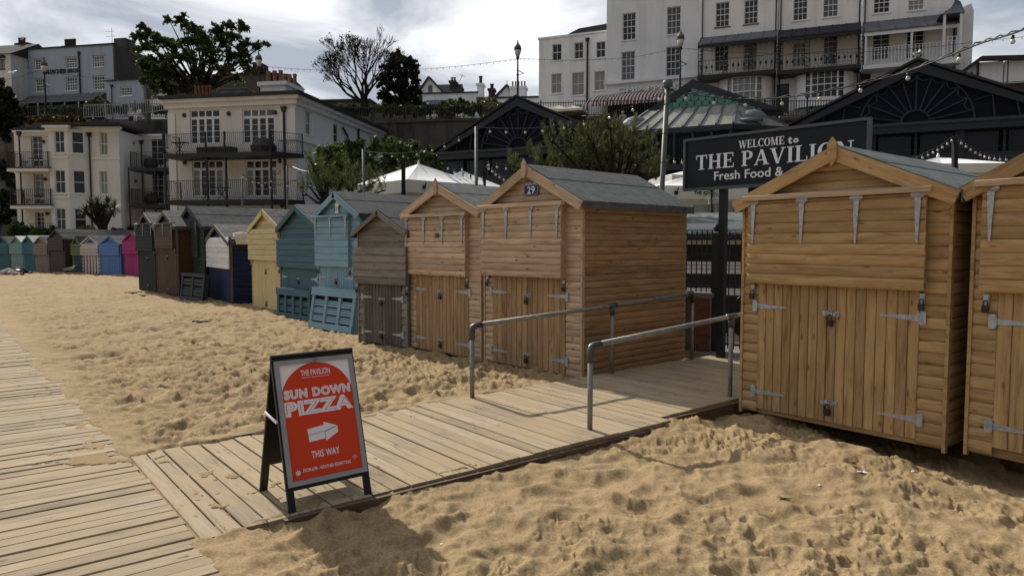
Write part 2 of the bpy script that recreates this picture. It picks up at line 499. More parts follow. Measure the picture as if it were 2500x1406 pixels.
def footprints(x, y, h):
    r2 = np.random.default_rng(3)
    n = 3800
    u = r2.random(n); dd = 2.2*np.exp(u*2.4); an = r2.uniform(-0.85, 0.85, n)
    fx, fy = dd*np.sin(an), dd*np.cos(an)
    th = r2.uniform(0, pi, n)
    L_, W_ = r2.uniform(0.08, 0.19, n), r2.uniform(0.05, 0.10, n); dp = r2.uniform(0.003, 0.018, n)*np.where(fx > -0.8, 0.8, 1.2)
    flat = h.ravel(); X, Y = x.ravel(), y.ravel()
    # grid lookup by angle / log radius
    return fx, fy, th, L_, W_, dp
def build_sand():
    th = np.concatenate([np.linspace(-180, -60, 40, endpoint=False), np.linspace(-60, -40, 70, endpoint=False),
                         np.linspace(-40, 40, 860, endpoint=False), np.linspace(40, 60, 70, endpoint=False), np.linspace(60, 180, 40)])
    rr = np.concatenate([[0.05, 0.4, 0.8], np.geomspace(1.1, 26, 620), np.geomspace(26.6, 60, 130), [80, 120, 200, 400, 900]])
    T, R = np.meshgrid(np.radians(th), rr)
    X, Y = R*np.sin(T), R*np.cos(T)
    H = sand_height(X, Y)
    fx, fy, ft, L_, W_, dp = footprints(X, Y, H)
    logr = np.log(rr)
    for i in range(len(fx)):
        d = sqrt(fx[i]**2+fy[i]**2); a = math.degrees(atan2(fx[i], fy[i]))
        ext = L_[i]*3.0
        i0, i1 = np.searchsorted(rr, d-ext), np.searchsorted(rr, d+ext)
        da = math.degrees(ext/max(d, 0.5))
        j0, j1 = np.searchsorted(th, a-da), np.searchsorted(th, a+da)
        if i1 <= i0 or j1 <= j0: continue
        dx, dy = X[i0:i1, j0:j1]-fx[i], Y[i0:i1, j0:j1]-fy[i]
        c, s_ = cos(ft[i]), sin(ft[i])
        q = np.sqrt(((dx*c+dy*s_)/L_[i])**2 + ((-dx*s_+dy*c)/W_[i])**2)
        H[i0:i1, j0:j1] += -dp[i]*np.exp(-(q**2.4)) + dp[i]*0.45*np.exp(-((q-1.5)/0.42)**2)
    # farther than the first 20 m the relief calms down a little; beyond 60 m flat
    H *= np.where(R > 60, 0.0, 1.0)
    H = np.where(R > 70, -0.3, H)
    S, P = SP(X, Y)
    # boards: the sand dips under them, its edge wandering over the plank ends
    e1 = 0.10*(fbm(X*2.3, Y*2.3, 70, 5)-0.5)*2 + 0.04*(vn(X*23, Y*23, 71)-0.5)
    far = smooth(-P, 6, 15)
    atdk = smooth(P, DK_U-0.05, DK_U+0.12)*smooth(DK_L+0.05-P, 0, 0.12)
    inside_bw = smooth(BW_R + (e1-0.05)*(1-atdk) + 0.12*atdk - 0.22*far*fbm(X*0.5, Y*0.5, 77, 3) - S, 0.0, 0.10)
    drift = smooth(fbm(X*0.35+3, Y*0.9, 83, 3), 0.64, 0.76)*smooth(BW_R-S, 0.9, 0.1)*smooth(-P, 6.2, 8)     # tongues of sand over the far walk
    inside_bw = inside_bw*(1-0.95*drift)
    e2 = 0.07*(fbm(X*2.3, Y*2.3, 90, 4)-0.5)*2
    low = np.where(S > 4.95, DK_L2, DK_L)
    inu = smooth(P - DK_U + e2 - 0.02, 0.0, 0.07)
    inl = smooth(low - P + e2*0.7 + 0.0, 0.0, 0.05)
    ins = smooth(S, BW_R-0.08, BW_R-0.02)
    inside_dk = inu*inl*ins*smooth(9.0-S, 0, 0.1)
    H = H - 0.07*smooth(P, DK_L2+0.5, DK_L2+0.05)*smooth(S, 5.2, 5.9)*(P > DK_L2-0.1)
    corner = smooth(S, BW_R-0.02, BW_R+0.35)
    inn = np.clip(np.maximum(inside_bw*(1-smooth(S, BW_R+0.02+0.06, BW_R+0.12)), inside_dk), 0, 1)
    near = np.clip(smooth(S, BW_R+0.6, BW_R)*1.0, 0, 1)
    # sand level with the plank tops next to the walk
    edge = smooth(S, BW_R+0.5, BW_R-0.1)*(1-inside_dk)
    H = H*(1-0.8*edge) + 0.036*edge + 0.010*edge*(vn(X*17, Y*17, 73)-0.5)
    upe = smooth(P, DK_U-0.4, DK_U-0.02)*smooth(S, 1.2, 1.7)*(1-inside_dk)*smooth(5.4-S, 0, 0.8)
    upe = upe*(P < DK_U+0.1)
    H = H*(1-0.7*upe) + 0.055*upe
    inn_z = np.where((S > BW_R-0.03) & (S < BW_R+0.05), 0.012, -0.045)
    H = H*(1-inn) + inn_z*inn
    # thin films of blown sand lying on the planks, thickest at the edges and the joint
    top_bw = 0.029; top_dk = np.where(S < 4.95, 0.030+0.036*np.clip((S-1.2)/2.5, 0, 1), 0.076)
    nf = 0.5*fbm(X*2.4, Y*2.4, 95, 5)+0.5*fbm(X*9, Y*9, 96, 4)
    pe = np.exp(-((S-1.15)/0.55)**2)*0.14 + np.exp(-((P-DK_L)/0.16)**2)*0.15*(S < 4.9) + np.exp(-((P-DK_U)/0.16)**2)*0.13*(S < 5.2)
    fd = smooth(nf+pe, 0.735, 0.775)*inside_dk*smooth(S, 1.08, 1.2)*(S < 5.2)
    H = H*(1-fd) + (top_dk+0.0012)*fd
    nb_ = 0.6*fbm(X*0.9+2, Y*2.0, 99, 5)+0.4*fbm(X*7, Y*7, 98, 4)
    pb = np.exp(-((S-1.05)/0.40)**2)*0.16*(1-atdk*0.6) + 0.03*far
    fb_ = smooth(nb_+pb, 0.655, 0.70)*inside_bw*(S < 1.04)
    H = H*(1-fb_) + (top_bw+0.0015)*fb_
    # huts stand in shallow beds: keep the sand off their floors
    V = np.stack([X, Y, H], -1).reshape(-1, 3)
    nr, ntn = X.shape
    ii, jj = np.meshgrid(np.arange(nr-1), np.arange(ntn-1), indexing='ij')
    a = ii*ntn+jj
    Fq = np.stack([a, a+ntn, a+ntn+1, a+1], -1).reshape(-1, 4)[:, ::-1]
    me = np_mesh('sand', V, Fq, M['sand'], smooth=True)
    o = bpy.data.objects.new('sand', me); COL.objects.link(o); o['kind'] = 'structure'
    o['label'] = 'pale trodden beach sand in front of the huts'
    return H
build_sand()

# ------------------------------------------------------------------ boards
_bc = {}
UPRIGHT = Matrix(((0,1,0),(0,0,-1),(-1,0,0))).to_euler()
def board_profile(style, bp):
    if style == 'log':
        return [(0.012, 0.0), (-0.006, 0.001), (-0.013, 0.14*bp), (-0.017, 0.38*bp), (-0.017, 0.64*bp), (-0.013, 0.86*bp), (-0.006, bp-0.002), (0.012, bp-0.001)]
    if style == 'ship':
        return [(0.012, 0.0), (-0.014, 0.001), (-0.016, 0.02*1), (-0.014, 0.78*bp), (-0.002, 0.93*bp), (0.0, bp-0.002), (0.012, bp-0.002)]
    return [(0.012, 0.0), (-0.019, 0.0), (-0.020, 0.012), (-0.004, bp-0.001), (0.012, bp-0.001)]       # feather edge
def board_mesh(style, bp, L0, L1, R0, R1, mat):
    """board from x=L0..R0 at its foot to L1..R1 at its head; z 0..bp, face towards -y"""
    key = (style, round(bp,3), round(L0,3), round(L1,3), round(R0,3), round(R1,3), mat.name)
    if key in _bc: return _bc[key]
    pr = board_profile(style, bp)
    vs = []
    for (y, z) in pr: vs.append((L0+(L1-L0)*z/bp, y, z))
    for (y, z) in pr: vs.append((R0+(R1-R0)*z/bp, y, z))
    n = len(pr)
    fs = [tuple(range(n)), tuple(range(2*n-1, n-1, -1))]
    for i in range(n):
        j = (i+1) % n; fs.append((i, i+n, j+n, j))
    _bc[key] = MB().add(vs, fs).mesh('board', mat)
    return _bc[key]
def plank_mesh(L, w, t, mat, ch=0.004):
    """plank lying along +x, width along y, top at z=t"""
    key = ('pl', round(L,3), round(w,3), round(t,3), mat.name, ch)
    if key in _bc: return _bc[key]
    pr = [(0,0),(w,0),(w,t-ch),(w-ch,t),(ch,t),(0,t-ch)]
    vs = [(0,y,z) for y,z in pr] + [(L,y,z) for y,z in pr]
    n = 6
    fs = [tuple(range(n-1,-1,-1)), tuple(range(n,2*n))] + [(i, (i+1)%n, (i+1)%n+n, i+n) for i in range(n)]
    _bc[key] = MB().add(vs, fs).mesh('plank', mat)
    return _bc[key]

# boardwalk along the beach
bw = thing('boardwalk', 'long sandy timber boardwalk running away along the left edge of the beach', 'boardwalk',
           (*XY(0, 0), 0), atan2(E_S[1], E_S[0]))
bw.pop('category', None); bw.pop('label', None); bw['kind'] = 'structure'; bw['label'] = 'grey sandy timber boardwalk along the beach'
r3 = random.Random(4)
p = 1.2; k = 0                                     # local y = -p
widths = [0.110, 0.114, 0.118]
while p > -40 and k < 292:
    w = r3.choice(widths); far = p < -17
    g = 0.008 + r3.random()*0.009
    L_ = r3.choice([4.50, 4.55, 4.6])
    o = inst('plank', plank_mesh(L_, w, 0.032, M['deck']), bw, (BW_R-0.02-L_+r3.uniform(-0.012, 0.010), -p, -0.004+r3.uniform(-0.004, 0.004)))
    o.rotation_euler = (r3.uniform(-0.012, 0.012), 0, r3.uniform(-0.003, 0.003))
    p -= w+g; k += 1
j = MB()
for s in (-3.2, -1.8, -0.4, 0.85): j.box(s, s+0.07, -1.2, 40, -0.14, -0.01)
j.build('joist', M['deckd'], bw)

# timber crossing from the boardwalk to the gate
dk = thing('timber_crossing', 'x', 'x', (0,0,0), atan2(E_S[1], E_S[0]))
dk.pop('category', None); dk['kind'] = 'structure'; dk['label'] = 'sunlit timber crossing between the huts up to the iron gate'
s = BW_R+0.0; k = 0
W1 = DK_L-DK_U
# two boards along the joint
for q in range(2):
    inst('plank', plank_mesh(W1+0.04, 0.11, 0.032, M['deck']), dk, (s+0.11, -DK_L-0.0, -0.010+0.003*q), (0, 0, pi/2)); s += 0.118
while s < 8.35:
    w = r3.choice([0.122, 0.126, 0.13]); g = 0.006+r3.random()*0.006
    sec2 = s > 4.95
    z = (-0.006+0.036*min(1, (s-1.2)/2.5)) if not sec2 else 0.036+0.02*min(1, (s-4.95)/2)
    lo = DK_L2 if sec2 else DK_L
    L_ = lo-DK_U+r3.choice([0.0, 0.012, -0.012])
    if s > 8.2: L_ += 0
    o = inst('plank', plank_mesh(L_, w, 0.034, M['deck']), dk, (s+w, -lo, z+r3.uniform(-0.003, 0.003)), (r3.uniform(-0.01,0.01), r3.uniform(-0.001,0.001), pi/2+r3.uniform(-0.002,0.002)))
    s += w+g; k += 1
e = MB()
e.box(1.5, 4.98, -DK_L-0.045, -DK_L-0.003, -0.12, 0.030); e.build('edge_beam', M['deckd'], dk)
e = MB(); e.box(5.02, 8.4, -DK_L2-0.05, -DK_L2-0.003, -0.2, 0.052)
e.build('edge_beam', M['deckd'], dk)
e = MB(); e.box(1.6, 8.4, -DK_U+0.003, -DK_U+0.04, -0.14, 0.05); e.build('edge_beam', M['deckd'], dk)
e = MB()
for yy in (4.6, 5.2, 5.7): e.box(1.3, 8.3, yy, yy+0.07, -0.16, 0.008)
e.build('joist', M['deckd'], dk)

# paved ground behind the gate and under the terrace
pv = MB()
def slab(pts, z, th, name, mat):
    b = MB(); b.prism([Vector((x, y, z-th)) for x, y in pts], (0, 0, th)); o = b.build(name, mat); o['kind'] = 'structure'; return o
M['tarmac'] = plain('worn_concrete', (0.16, 0.15, 0.135), 0.9, 0, 0.25, 2, 0.2, 0.4)
slab([XY(8.36, -6.9), XY(8.36, -1.5), XY(14, -1.5), XY(14, -6.9)], 0.095, 0.3, 'pavement', M['tarmac'])
slab([(-9, 24), (2, 16.5), (9, 13.6), (34, 8), (60, 60), (-9, 60)], 1.25, 1.6, 'terrace', M['tarmac'])

# ------------------------------------------------------------------ hut parts
def t_hinge(length, w0=0.05, w1=0.016):
    key = ('hinge', round(length,3))
    if key in _bc: return _bc[key]
    b = MB()
    b.box(-0.052, -0.006, -0.004, 0.0, -0.055, 0.055)          # back plate across
    b.tube([(0,-0.006,-0.045),(0,-0.006,0.045)], 0.008, 6)
    b.prism([Vector((0.006,0,-w0/2)), Vector((length,0,-w1/2)), Vector((length+0.01,0,0)), Vector((length,0,w1/2)), Vector((0.006,0,w0/2))], (0,-0.004,0))
    for i in range(3):
        x = 0.03+i*(length-0.06)/2
        b.box(x-0.006, x+0.006, -0.006, -0.003, -0.006, 0.006)
    _bc[key] = b.mesh('hinge', M['galv']); return _bc[key]
def padlock_mesh():
    if 'padlock' in _bc: return _bc['padlock']
    b = MB()
    b.box(-0.022, 0.022, -0.018, 0.002, -0.095, -0.045)
    b.tube([(-0.014,-0.008,-0.045),(-0.014,-0.008,-0.018),(-0.006,-0.008,-0.006),(0.006,-0.008,-0.006),(0.014,-0.008,-0.018),(0.014,-0.008,-0.045)], 0.004, 6)
    _bc['padlock'] = b.mesh('padlock', M['lock']); return _bc['padlock']
def hasp_mesh():
    if 'hasp' in _bc: return _bc['hasp']
    b = MB()
    b.box(-0.02, 0.02, -0.005, 0, -0.06, 0.05)
    b.box(-0.012, 0.012, -0.012, -0.005, -0.03, 0.03)
    _bc['hasp'] = b.mesh('hasp', M['galv']); return _bc['hasp']
def bolt_mesh():
    if 'bolt' in _bc: return _bc['bolt']
    b = MB()
    b.box(-0.075, -0.012, -0.004, 0, -0.022, 0.022); b.box(0.0, 0.075, -0.004, 0, -0.022, 0.022)
    b.tube([(-0.06,-0.012,0),(0.06,-0.012,0)], 0.007, 6)
    b.box(-0.055,-0.04,-0.02,0,-0.014,0.014); b.box(0.03,0.045,-0.02,0,-0.014,0.014); b.box(0.01,0.02,-0.022,0,-0.02,0.02)
    _bc['bolt'] = b.mesh('bolt', M['galv']); return _bc['bolt']

def hut(p1, p2, wallm, shutm, doorm, trimm, roofm, label, w=None, D=None, zb=0.0, eave=None, apex=None, eh=None, ah=None,
        d=2.1, style='log', bp=0.115, front=True, shut=None, door=None, sm=(0.12, 0.16), dm=(0.18, 0.2), ledge=True,
        nh=0, locks=True, side='both', lod=0, doorplank=0.1, finial=True, oh=0.09, ofr=0.10, lean=0.0, group='beach huts', fasc=0.115,
        so=0.08, sidem=None, hinges=True, frontlean=0.0, nplank=None):
    """one beach hut; p1/p2 pixel feet of its front corners"""
    if D is None:
        a = gnd(*p1, zb); b_ = gnd(*p2, zb)
    else:
        a = at(p1[0], p1[1], D[0]); b_ = at(p2[0], p2[1], D[1]); zb = a.z; b_.z = zb
    a.z = b_.z = 0
    rz = atan2((b_-a).y, (b_-a).x); W = (b_-a).length
    root = thing('beach_hut', label, 'beach hut', (a.x, a.y, zb), group=group, rot=(frontlean, lean, rz))
    if eh is None: eh = zat(p1[0], eave, a.y) - zb
    if ah is None:
        mid = (a+b_)/2
        ah = zat(1250+FPX*mid.x/mid.y, apex, mid.y) - zb
    sm_ = sidem or wallm
    big = lod == 0
    sz0, sz1 = shut if shut else (0.5*eh, 0.97*eh)
    dz0, dz1 = door if door else (0.05, sz0-0.0)
    slope = (ah-eh)/(W/2)
    def board(nm, st, h, x0, x1, xt0, xt1, mat, loc, rot=None, par=root):
        return inst('board', board_mesh(st, h, x0, xt0, x1, xt1, mat), par, loc, rot)
    joined = MB()
    def put(st, h, L0, R0, L1, R1, loc, par=root, mat=None, J=None):
        if big: inst('board', board_mesh(st, h, L0, L1, R0, R1, mat or wallm), par, loc)
        else:
            pr = board_profile(st, h); vs = [(loc[0]+L0+(L1-L0)*z/h, loc[1]+y, loc[2]+z) for y, z in pr] + [(loc[0]+R0+(R1-R0)*z/h, loc[1]+y, loc[2]+z) for y, z in pr]
            n = len(pr)
            (J or joined).add(vs, [tuple(range(n)), tuple(range(2*n-1, n-1, -1))] + [(i, i+n, (i+1)%n+n, (i+1)%n) for i in range(n)])
    # carcass behind the boards
    c = MB()
    c.prism([Vector((0.012,0.014,0.02)), Vector((W-0.012,0.014,0.02)), Vector((W-0.012,0.014,eh)), Vector((W/2,0.014,ah-0.02)), Vector((0.012,0.014,eh))], (0, d-0.03, 0))
    c.build('carcass', wallm, root)
    # front boards
    z = 0.03
    while z < ah-0.05:
        h = min(bp, ah-0.03-z) if z+bp > ah else bp
        zt = z+bp
        def lim(zz):
            return 0.0 if zz <= eh else (zz-eh)/slope
        l0, l1 = lim(z), min(lim(zt), W/2-0.002)
        if h < 0.03: break
        if z+bp*0.5 < sz1+0.0 and z+bp*0.5 > 0:
            ml, mr = (dm if z+bp*0.5 < sz0 else sm)
            ml2, mr2 = ml+0.0, mr+0.0
            put(style, bp, l0, ml2, l1, ml2, (0, 0, z))
            put(style, bp, W-mr2, W-l0, W-mr2, W-l1, (0, 0, z))
        else:
            put(style, bp, l0, W-l0, l1, W-l1, (0, 0, z))
        z += bp
    # corner trims
    for x in (-0.022, W-0.004):
        t = MB(); t.box(x, x+0.026, -0.026, 0.02, 0.0, eh+0.0); t.build('corner_trim', trimm, root)
    # side boards
    for sd in ('left', 'right'):
        if side not in ('both', sd): continue
        z = 0.03
        jb = MB()
        while z < eh-0.02:
            h = min(bp, eh-z)
            if h > 0.04:
                if big:
                    o = inst('board', board_mesh(style, bp, 0.0, 0.0, d, d, sm_), root, (W, 0, z) if sd == 'right' else (0, d, z), (0, 0, pi/2 if sd == 'right' else -pi/2))
                else:
                    pr = board_profile(style, bp)
                    if sd == 'right': vs = [(W-y, 0, z+zz) for y, zz in pr] + [(W-y, d, z+zz) for y, zz in pr]
                    else: vs = [(y, d, z+zz) for y, zz in pr] + [(y, 0, z+zz) for y, zz in pr]
                    n = len(pr); jb.add(vs, [tuple(range(n)), tuple(range(2*n-1, n-1, -1))] + [(i, i+n, (i+1)%n+n, (i+1)%n) for i in range(n)])
            z += bp
        if not big: jb.build('side_boarding', sm_, root)
    if not big: joined.build('front_boarding', wallm, root)
    # door: two leaves of upright planks
    dl, dr = dm[0], W-dm[1]
    dpart = MB(); dpart.box(dl, dr, -0.006, 0.01, dz0, dz1)
    dob = dpart.build('door', M['dark'], root)
    n = nplank or max(4, int(round((dr-dl)/doorplank)))
    pw = (dr-dl)/n
    jd = MB()
    for i in range(n):
        x = dl+i*pw
        gap = 0.0035 + (0.004 if i == n//2 else 0)
        if big or lod == 1 and n < 22:
            inst('plank', plank_mesh(dz1-dz0, pw-gap, 0.020, doorm, 0.006), dob, (x+gap, -0.006, dz1)).rotation_euler = UPRIGHT
        else: jd.box(x+gap*1.5, x+pw-gap*1.5, -0.024, -0.006, dz0, dz1)
    if jd.f: jd.build('planking', doorm, dob)
    # shutter standing proud, its boards and hinges
    sl, sr = sm[0]-0.03, W-sm[1]+0.03
    if shut is not False:
        sh = MB(); sh.box(sl+0.012, sr-0.012, -so+0.012, -0.002, sz0+0.005, sz1)
        shob = sh.build('shutter', trimm if big else shutm, root)
        z = sz0; Jn = MB()
        while z < sz1-0.02:
            h = min(bp, sz1-z)
            put(style, bp if h > bp*0.6 else h, sl, sr, sl, sr, (0, -so, z), shob, shutm, Jn)
            z += bp
        if Jn.f: Jn.build('shutter_boarding', shutm, shob)
        if ledge:
            L = MB(); ztop = sz1+0.0
            L.prism([Vector((sl-0.045,-0.018,ztop+0.075)), Vector((sl-0.045,-so-0.06,ztop+0.045)), Vector((sl-0.045,-so-0.06,ztop+0.004)), Vector((sl-0.045,-0.018,ztop+0.004))], (sr-sl+0.09, 0, 0))
            L.build('ledge', M['pale'] if style == 'log' else trimm, root)
        for i in range(nh):
            x = sl+0.06+(sr-sl-0.12)*i/(nh-1)
            hm = t_hinge(0.36 if big else 0.3)
            inst('hinge', hm, shob, (x, -so-0.024, sz1-0.03), (0, pi/2, 0))
    # door furniture
    if hinges:
        hl = 0.30*min(1, (dr-dl)/1.3)
        for zz in (dz0+0.16, dz1-0.22):
            inst('hinge', t_hinge(hl), dob, (dl+0.0, -0.028, zz))
            inst('hinge', t_hinge(hl), dob, (dr-0.0, -0.028, zz), (0, pi, 0)).scale = (1, -1, 1)
    if locks:
        xm = (dl+dr)/2
        for zz in ((dz1-0.24, dz0+0.17) if big else (dz0+0.2,)):
            inst('bolt', bolt_mesh(), dob, (xm, -0.028, zz)); inst('padlock', padlock_mesh(), dob, (xm, -0.04, zz), None, (1.15,)*3)
        if shut is not False:
            for x in (sl+0.03, sr-0.03):
                hs = inst('hasp', hasp_mesh(), root, (x, -0.03, sz0-0.07)); inst('padlock', padlock_mesh(), hs, (0, -0.012, 0.01))
    # roof: two felted slopes, bargeboards, finial
    th = 0.022
    ln = sqrt(1+slope*slope); nx, nz = slope/ln, 1/ln
    for sd in (-1, 1):
        b2 = MB(); xo = W/2 - sd*0 
        xe = W/2+sd*(W/2+oh); ze = ah-slope*(W/2+oh)+0.025
        zr = ah+0.025
        A = Vector((W/2, -ofr+0.012, zr)); B = Vector((xe, -ofr+0.012, ze)); 
        seg = 2 if big or lod == 1 else 1
        off = Vector((sd*nx*th, 0, nz*th))
        b2.prism([A, B, B+off, A+Vector((0,0,th/nz))], (0, d+ofr+0.04, 0))
        b2.box(min(xe, xe+sd*0.008)-0.0, max(xe, xe+sd*0.008), -ofr+0.012, d+0.052, ze-0.07, ze+0.024)
        # lapped edge of the upper sheet
        lx = W/2+sd*(W/2)*0.45; lz = ah+0.025-slope*(W/2)*0.45
        b2.prism([A+Vector((0,0.004,th/nz+0.001)), Vector((lx, A.y+0.004, lz+th/nz+0.001)), Vector((lx, A.y+0.004, lz+th/nz+0.006)), A+Vector((0,0.004,th/nz+0.006))], (0, d+ofr+0.03, 0))
        b2.build('roof_slope', roofm, root)
        f = MB(); s0 = fasc
        xb = W/2+sd*(W/2+oh+0.005); zb_ = ah-slope*(W/2+oh+0.005)
        P = [Vector((W/2, -ofr, zr+0.012)), Vector((xb, -ofr, zb_+0.037)), Vector((xb, -ofr, zb_+0.037-s0*1.02)), Vector((W/2, -ofr, zr+0.012-s0*ln))]
        # barge as its own board with grain along the slope
        ang = -sd*math.atan(slope)
        Lb = (W/2+oh)*ln
        key = ('barge', round(Lb,3), trimm.name, round(s0,3))
        if key not in _bc:
            mb = MB(); mb.prism([Vector((0,0,-s0)), Vector((Lb,0,-s0)), Vector((Lb,0,0)), Vector((0,0,0))], (0,-0.024,0)); _bc[key] = mb.mesh('bargeboard', trimm)
        o = inst('bargeboard', _bc[key], root, (W/2 if sd > 0 else W/2, -ofr+0.010, zr+0.014))
        if sd > 0: o.rotation_euler = (0, math.atan(slope), 0)
        else: o.scale = (-1, 1, 1); o.rotation_euler = (0, -math.atan(slope), 0)
    if finial:
        f = MB(); y0 = -ofr-0.036; fw = 0.042
        top = ah+0.115
        f.prism([Vector((W/2-fw,y0,top-0.06)), Vector((W/2-fw,y0,top-0.19)), Vector((W/2,y0,top-0.25)), Vector((W/2+fw,y0,top-0.19)), Vector((W/2+fw,y0,top-0.06)), Vector((W/2,y0,top))], (0, 0.022, 0))
        f.build('finial', trimm, root)
    root['W'] = W; root['EH'] = eh; root['AH'] = ah
    return root
def zpx(px, py, D_): return zat(px, py, D_)

# --- the new timber huts, right to left
HC = hut((2362,1108), (3270,1308), M['larch_n'], M['larch_n'], M['larch_n'], M['larch_n'], M['feltg'],
         'newest larch beach hut cut off by the right edge of the photo', zb=0.02, eh=2.06, ah=2.56, d=2.2,
         shut=(1.27, 2.05), door=(0.10, 1.27), sm=(0.10,0.14), dm=(0.17,0.2), nh=4, bp=0.098, side='left', doorplank=0.105)
HA = hut((1812,1003), (2302,1104), M['larch_n'], M['larch_n'], M['larch_n'], M['larch_n'], M['feltg'],
         'wide new larch beach hut to the right of the iron gate', zb=0.0, eh=2.05, ah=2.45, d=2.2,
         shut=(1.275, 2.05), door=(0.07, 1.275), sm=(0.11,0.18), dm=(0.16,0.20), nh=4, bp=0.094, doorplank=0.085)
HB = hut((1187,886), (1420,930), M['pale'], M['pale'], M['larch'], M['pale'], M['felt'],
         'larch beach hut carrying the blue number 29 plate', zb=0.0, eh=2.15, ah=2.60, d=2.15,
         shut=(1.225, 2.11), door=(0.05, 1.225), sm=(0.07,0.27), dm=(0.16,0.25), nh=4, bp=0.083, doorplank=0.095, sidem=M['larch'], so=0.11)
H30 = hut((1000,850), (1176,884), M['pale'], M['pale'], M['larch'], M['pale'], M['felt'],
          'larch beach hut with a burnt 30 on its shutter, left of number 29', zb=0.0, eave=523, apex=456, d=2.15,
          shut=(1.18, 2.04), door=(0.05, 1.18), sm=(0.06,0.28), dm=(0.22,0.26), nh=4, bp=0.083, side='left', doorplank=0.09)
# --- older huts, right to left
hut((880,836), (996,852), M['grey'], M['grey'], M['greyd'], M['grey'], M['feltd'],
    'small bare grey weathered beach hut beside the number 30 hut', zb=0.0, eave=568, apex=520, d=2.0, style='feather', bp=0.118,
    shut=(1.0, 1.60), door=(0.05, 1.0), sm=(-0.03,-0.03), dm=(0.13,0.12), ledge=False, side='left', doorplank=0.075, finial=False, fasc=0.07)
P_ = lambda n, c, **k: paintw(n, c, **k)
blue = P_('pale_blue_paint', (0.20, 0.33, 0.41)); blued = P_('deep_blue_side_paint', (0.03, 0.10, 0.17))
HBL = hut((780,791), (884,807), blue, blue, blue, blue, M['feltd'],
    'pale blue beach hut with a striped plaque in its gable', zb=0.0, eave=527, apex=474, d=2.9, style='ship', bp=0.13,
    shut=(1.20, 2.16), door=(0.05, 1.20), sm=(0.05,0.34), dm=(0.14,0.25), nh=3, doorplank=0.07, sidem=blued, finial=False)
teal = P_('teal_paint', (0.055, 0.118, 0.150)); 
hut((690,768), (786,789), teal, teal, teal, teal, M['feltd'],
    'dark teal beach hut between the yellow and the pale blue huts', zb=0.0, eave=558, apex=505, d=2.4, style='ship', bp=0.13,
    shut=(1.12, 1.78), door=(0.05, 1.12), sm=(-0.05,0.02), dm=(0.15,0.2), ledge=False, side='left', doorplank=0.085, finial=False)
yel = P_('cream_yellow_paint', (0.55, 0.455, 0.245))
hut((620,750), (693,764), yel, yel, yel, yel, M['feltd'],
    'cream yellow beach hut with a bird motif on its gable', zb=0.0, eave=560, apex=515, d=2.2, style='ship', bp=0.13,
    shut=(1.24, 1.98), door=(0.04, 1.24), sm=(-0.05,0.12), dm=(0.12,0.14), ledge=False, side='left', doorplank=0.08, finial=False, hinges=False)
navy = P_('navy_paint', (0.010, 0.018, 0.06)); whi = P_('white_board_paint', (0.66, 0.66, 0.66))
HN = hut((510,727), (568,743), navy, whi, navy, M['greyd'], M['feltd'],
    'low hut with a white shutter, navy base and a rolled sheet on its roof', zb=0.0, eave=592, apex=552, d=2.0, style='ship', bp=0.145,
    shut=(0.96, 1.83), door=(0.04, 0.96), sm=(0.0,0.0), dm=(0.02,0.02), ledge=False, doorplank=0.2, sidem=navy, finial=False, hinges=False, locks=False)
slate = P_('slate_green_paint', (0.040, 0.050, 0.051))
HS = hut((440,722), (503,730), slate, slate, slate, slate, M['feltd'],
    'large slate green beach hut with a long dark felt roof', zb=-0.02, eave=555, apex=507, d=5.2, style='ship', bp=0.125,
    shut=(1.25, 2.35), door=(0.05, 1.25), sm=(0.1,0.35), dm=(0.25,0.45), nh=4, doorplank=0.075, finial=False, hinges=False)
hut((388,718), (438,727), M['brown'], M['brown'], M['brown'], M['greyd'], M['feltd'],
    'brown stained beach hut between the black green and slate huts', zb=0.0, eave=556, apex=518, d=3.0, style='feather', bp=0.1,
    shut=(1.5, 2.25), door=(0.05, 1.5), sm=(0.05,0.25), dm=(0.2,0.12), nh=3, side='left', doorplank=0.07, finial=False, hinges=False)
dgr = P_('black_green_paint', (0.008, 0.012, 0.009))
hut((342,708), (388,716), dgr, dgr, dgr, M['greyd'], M['feltd'],
    'black green beach hut at the left end of the near row', zb=0.0, eave=558, apex=522, d=3.0, style='ship', bp=0.12,
    shut=(1.4, 2.3), door=(0.05, 1.4), sm=(-0.03,0.3), dm=(0.2,0.2), nh=3, doorplank=0.09, finial=False, hinges=False)

# far row, left to right
row = [
 (-48, -4, 583, 'pt_blue_c', (0.06,0.15,0.19), None, 'cut off blue hut at the far left end of the distant row', 0),
 (-4, 27, 580, 'pt_blue_a', (0.045,0.115,0.145), None, 'teal blue distant hut nearest the left edge of the photo', 0),
 (29, 61, 579, 'pt_mint', (0.17,0.27,0.26), None, 'pale mint distant beach hut with a white roof slope', 1),
 (59, 88, 578, 'pt_blue_b', (0.035,0.12,0.16), None, 'turquoise distant hut with fish on its gable, right of the mint hut', 1),
 (86, 122, 580, 'pt_beige', (0.20,0.175,0.135), None, 'beige weathered distant hut between turquoise and large grey brown huts', 0),
 (124, 161, 562, 'pt_greybrown', (0.065,0.055,0.048), None, 'tall grey brown distant hut with a long felt roof', 2),
 (180, 203, 580, 'pt_sage', (0.12,0.16,0.085), 'sage', 'green striped distant hut left of the red and navy striped hut', 0),
 (203, 246, 578, 'pt_white', (0.50,0.47,0.46), 'deck', 'white distant hut with navy and red stripes', 0),
 (249, 297, 578, 'pt_skyblue', (0.095,0.19,0.43), None, 'bright sky blue distant beach hut', 0),
 (306, 345, 569, 'pt_pink', (0.36,0.045,0.165), None, 'bright pink distant beach hut', 0),
]
FARP = Plane(gnd(0, 661).to_2d(), atan2((gnd(345,673)-gnd(0,661)).y, (gnd(345,673)-gnd(0,661)).x))
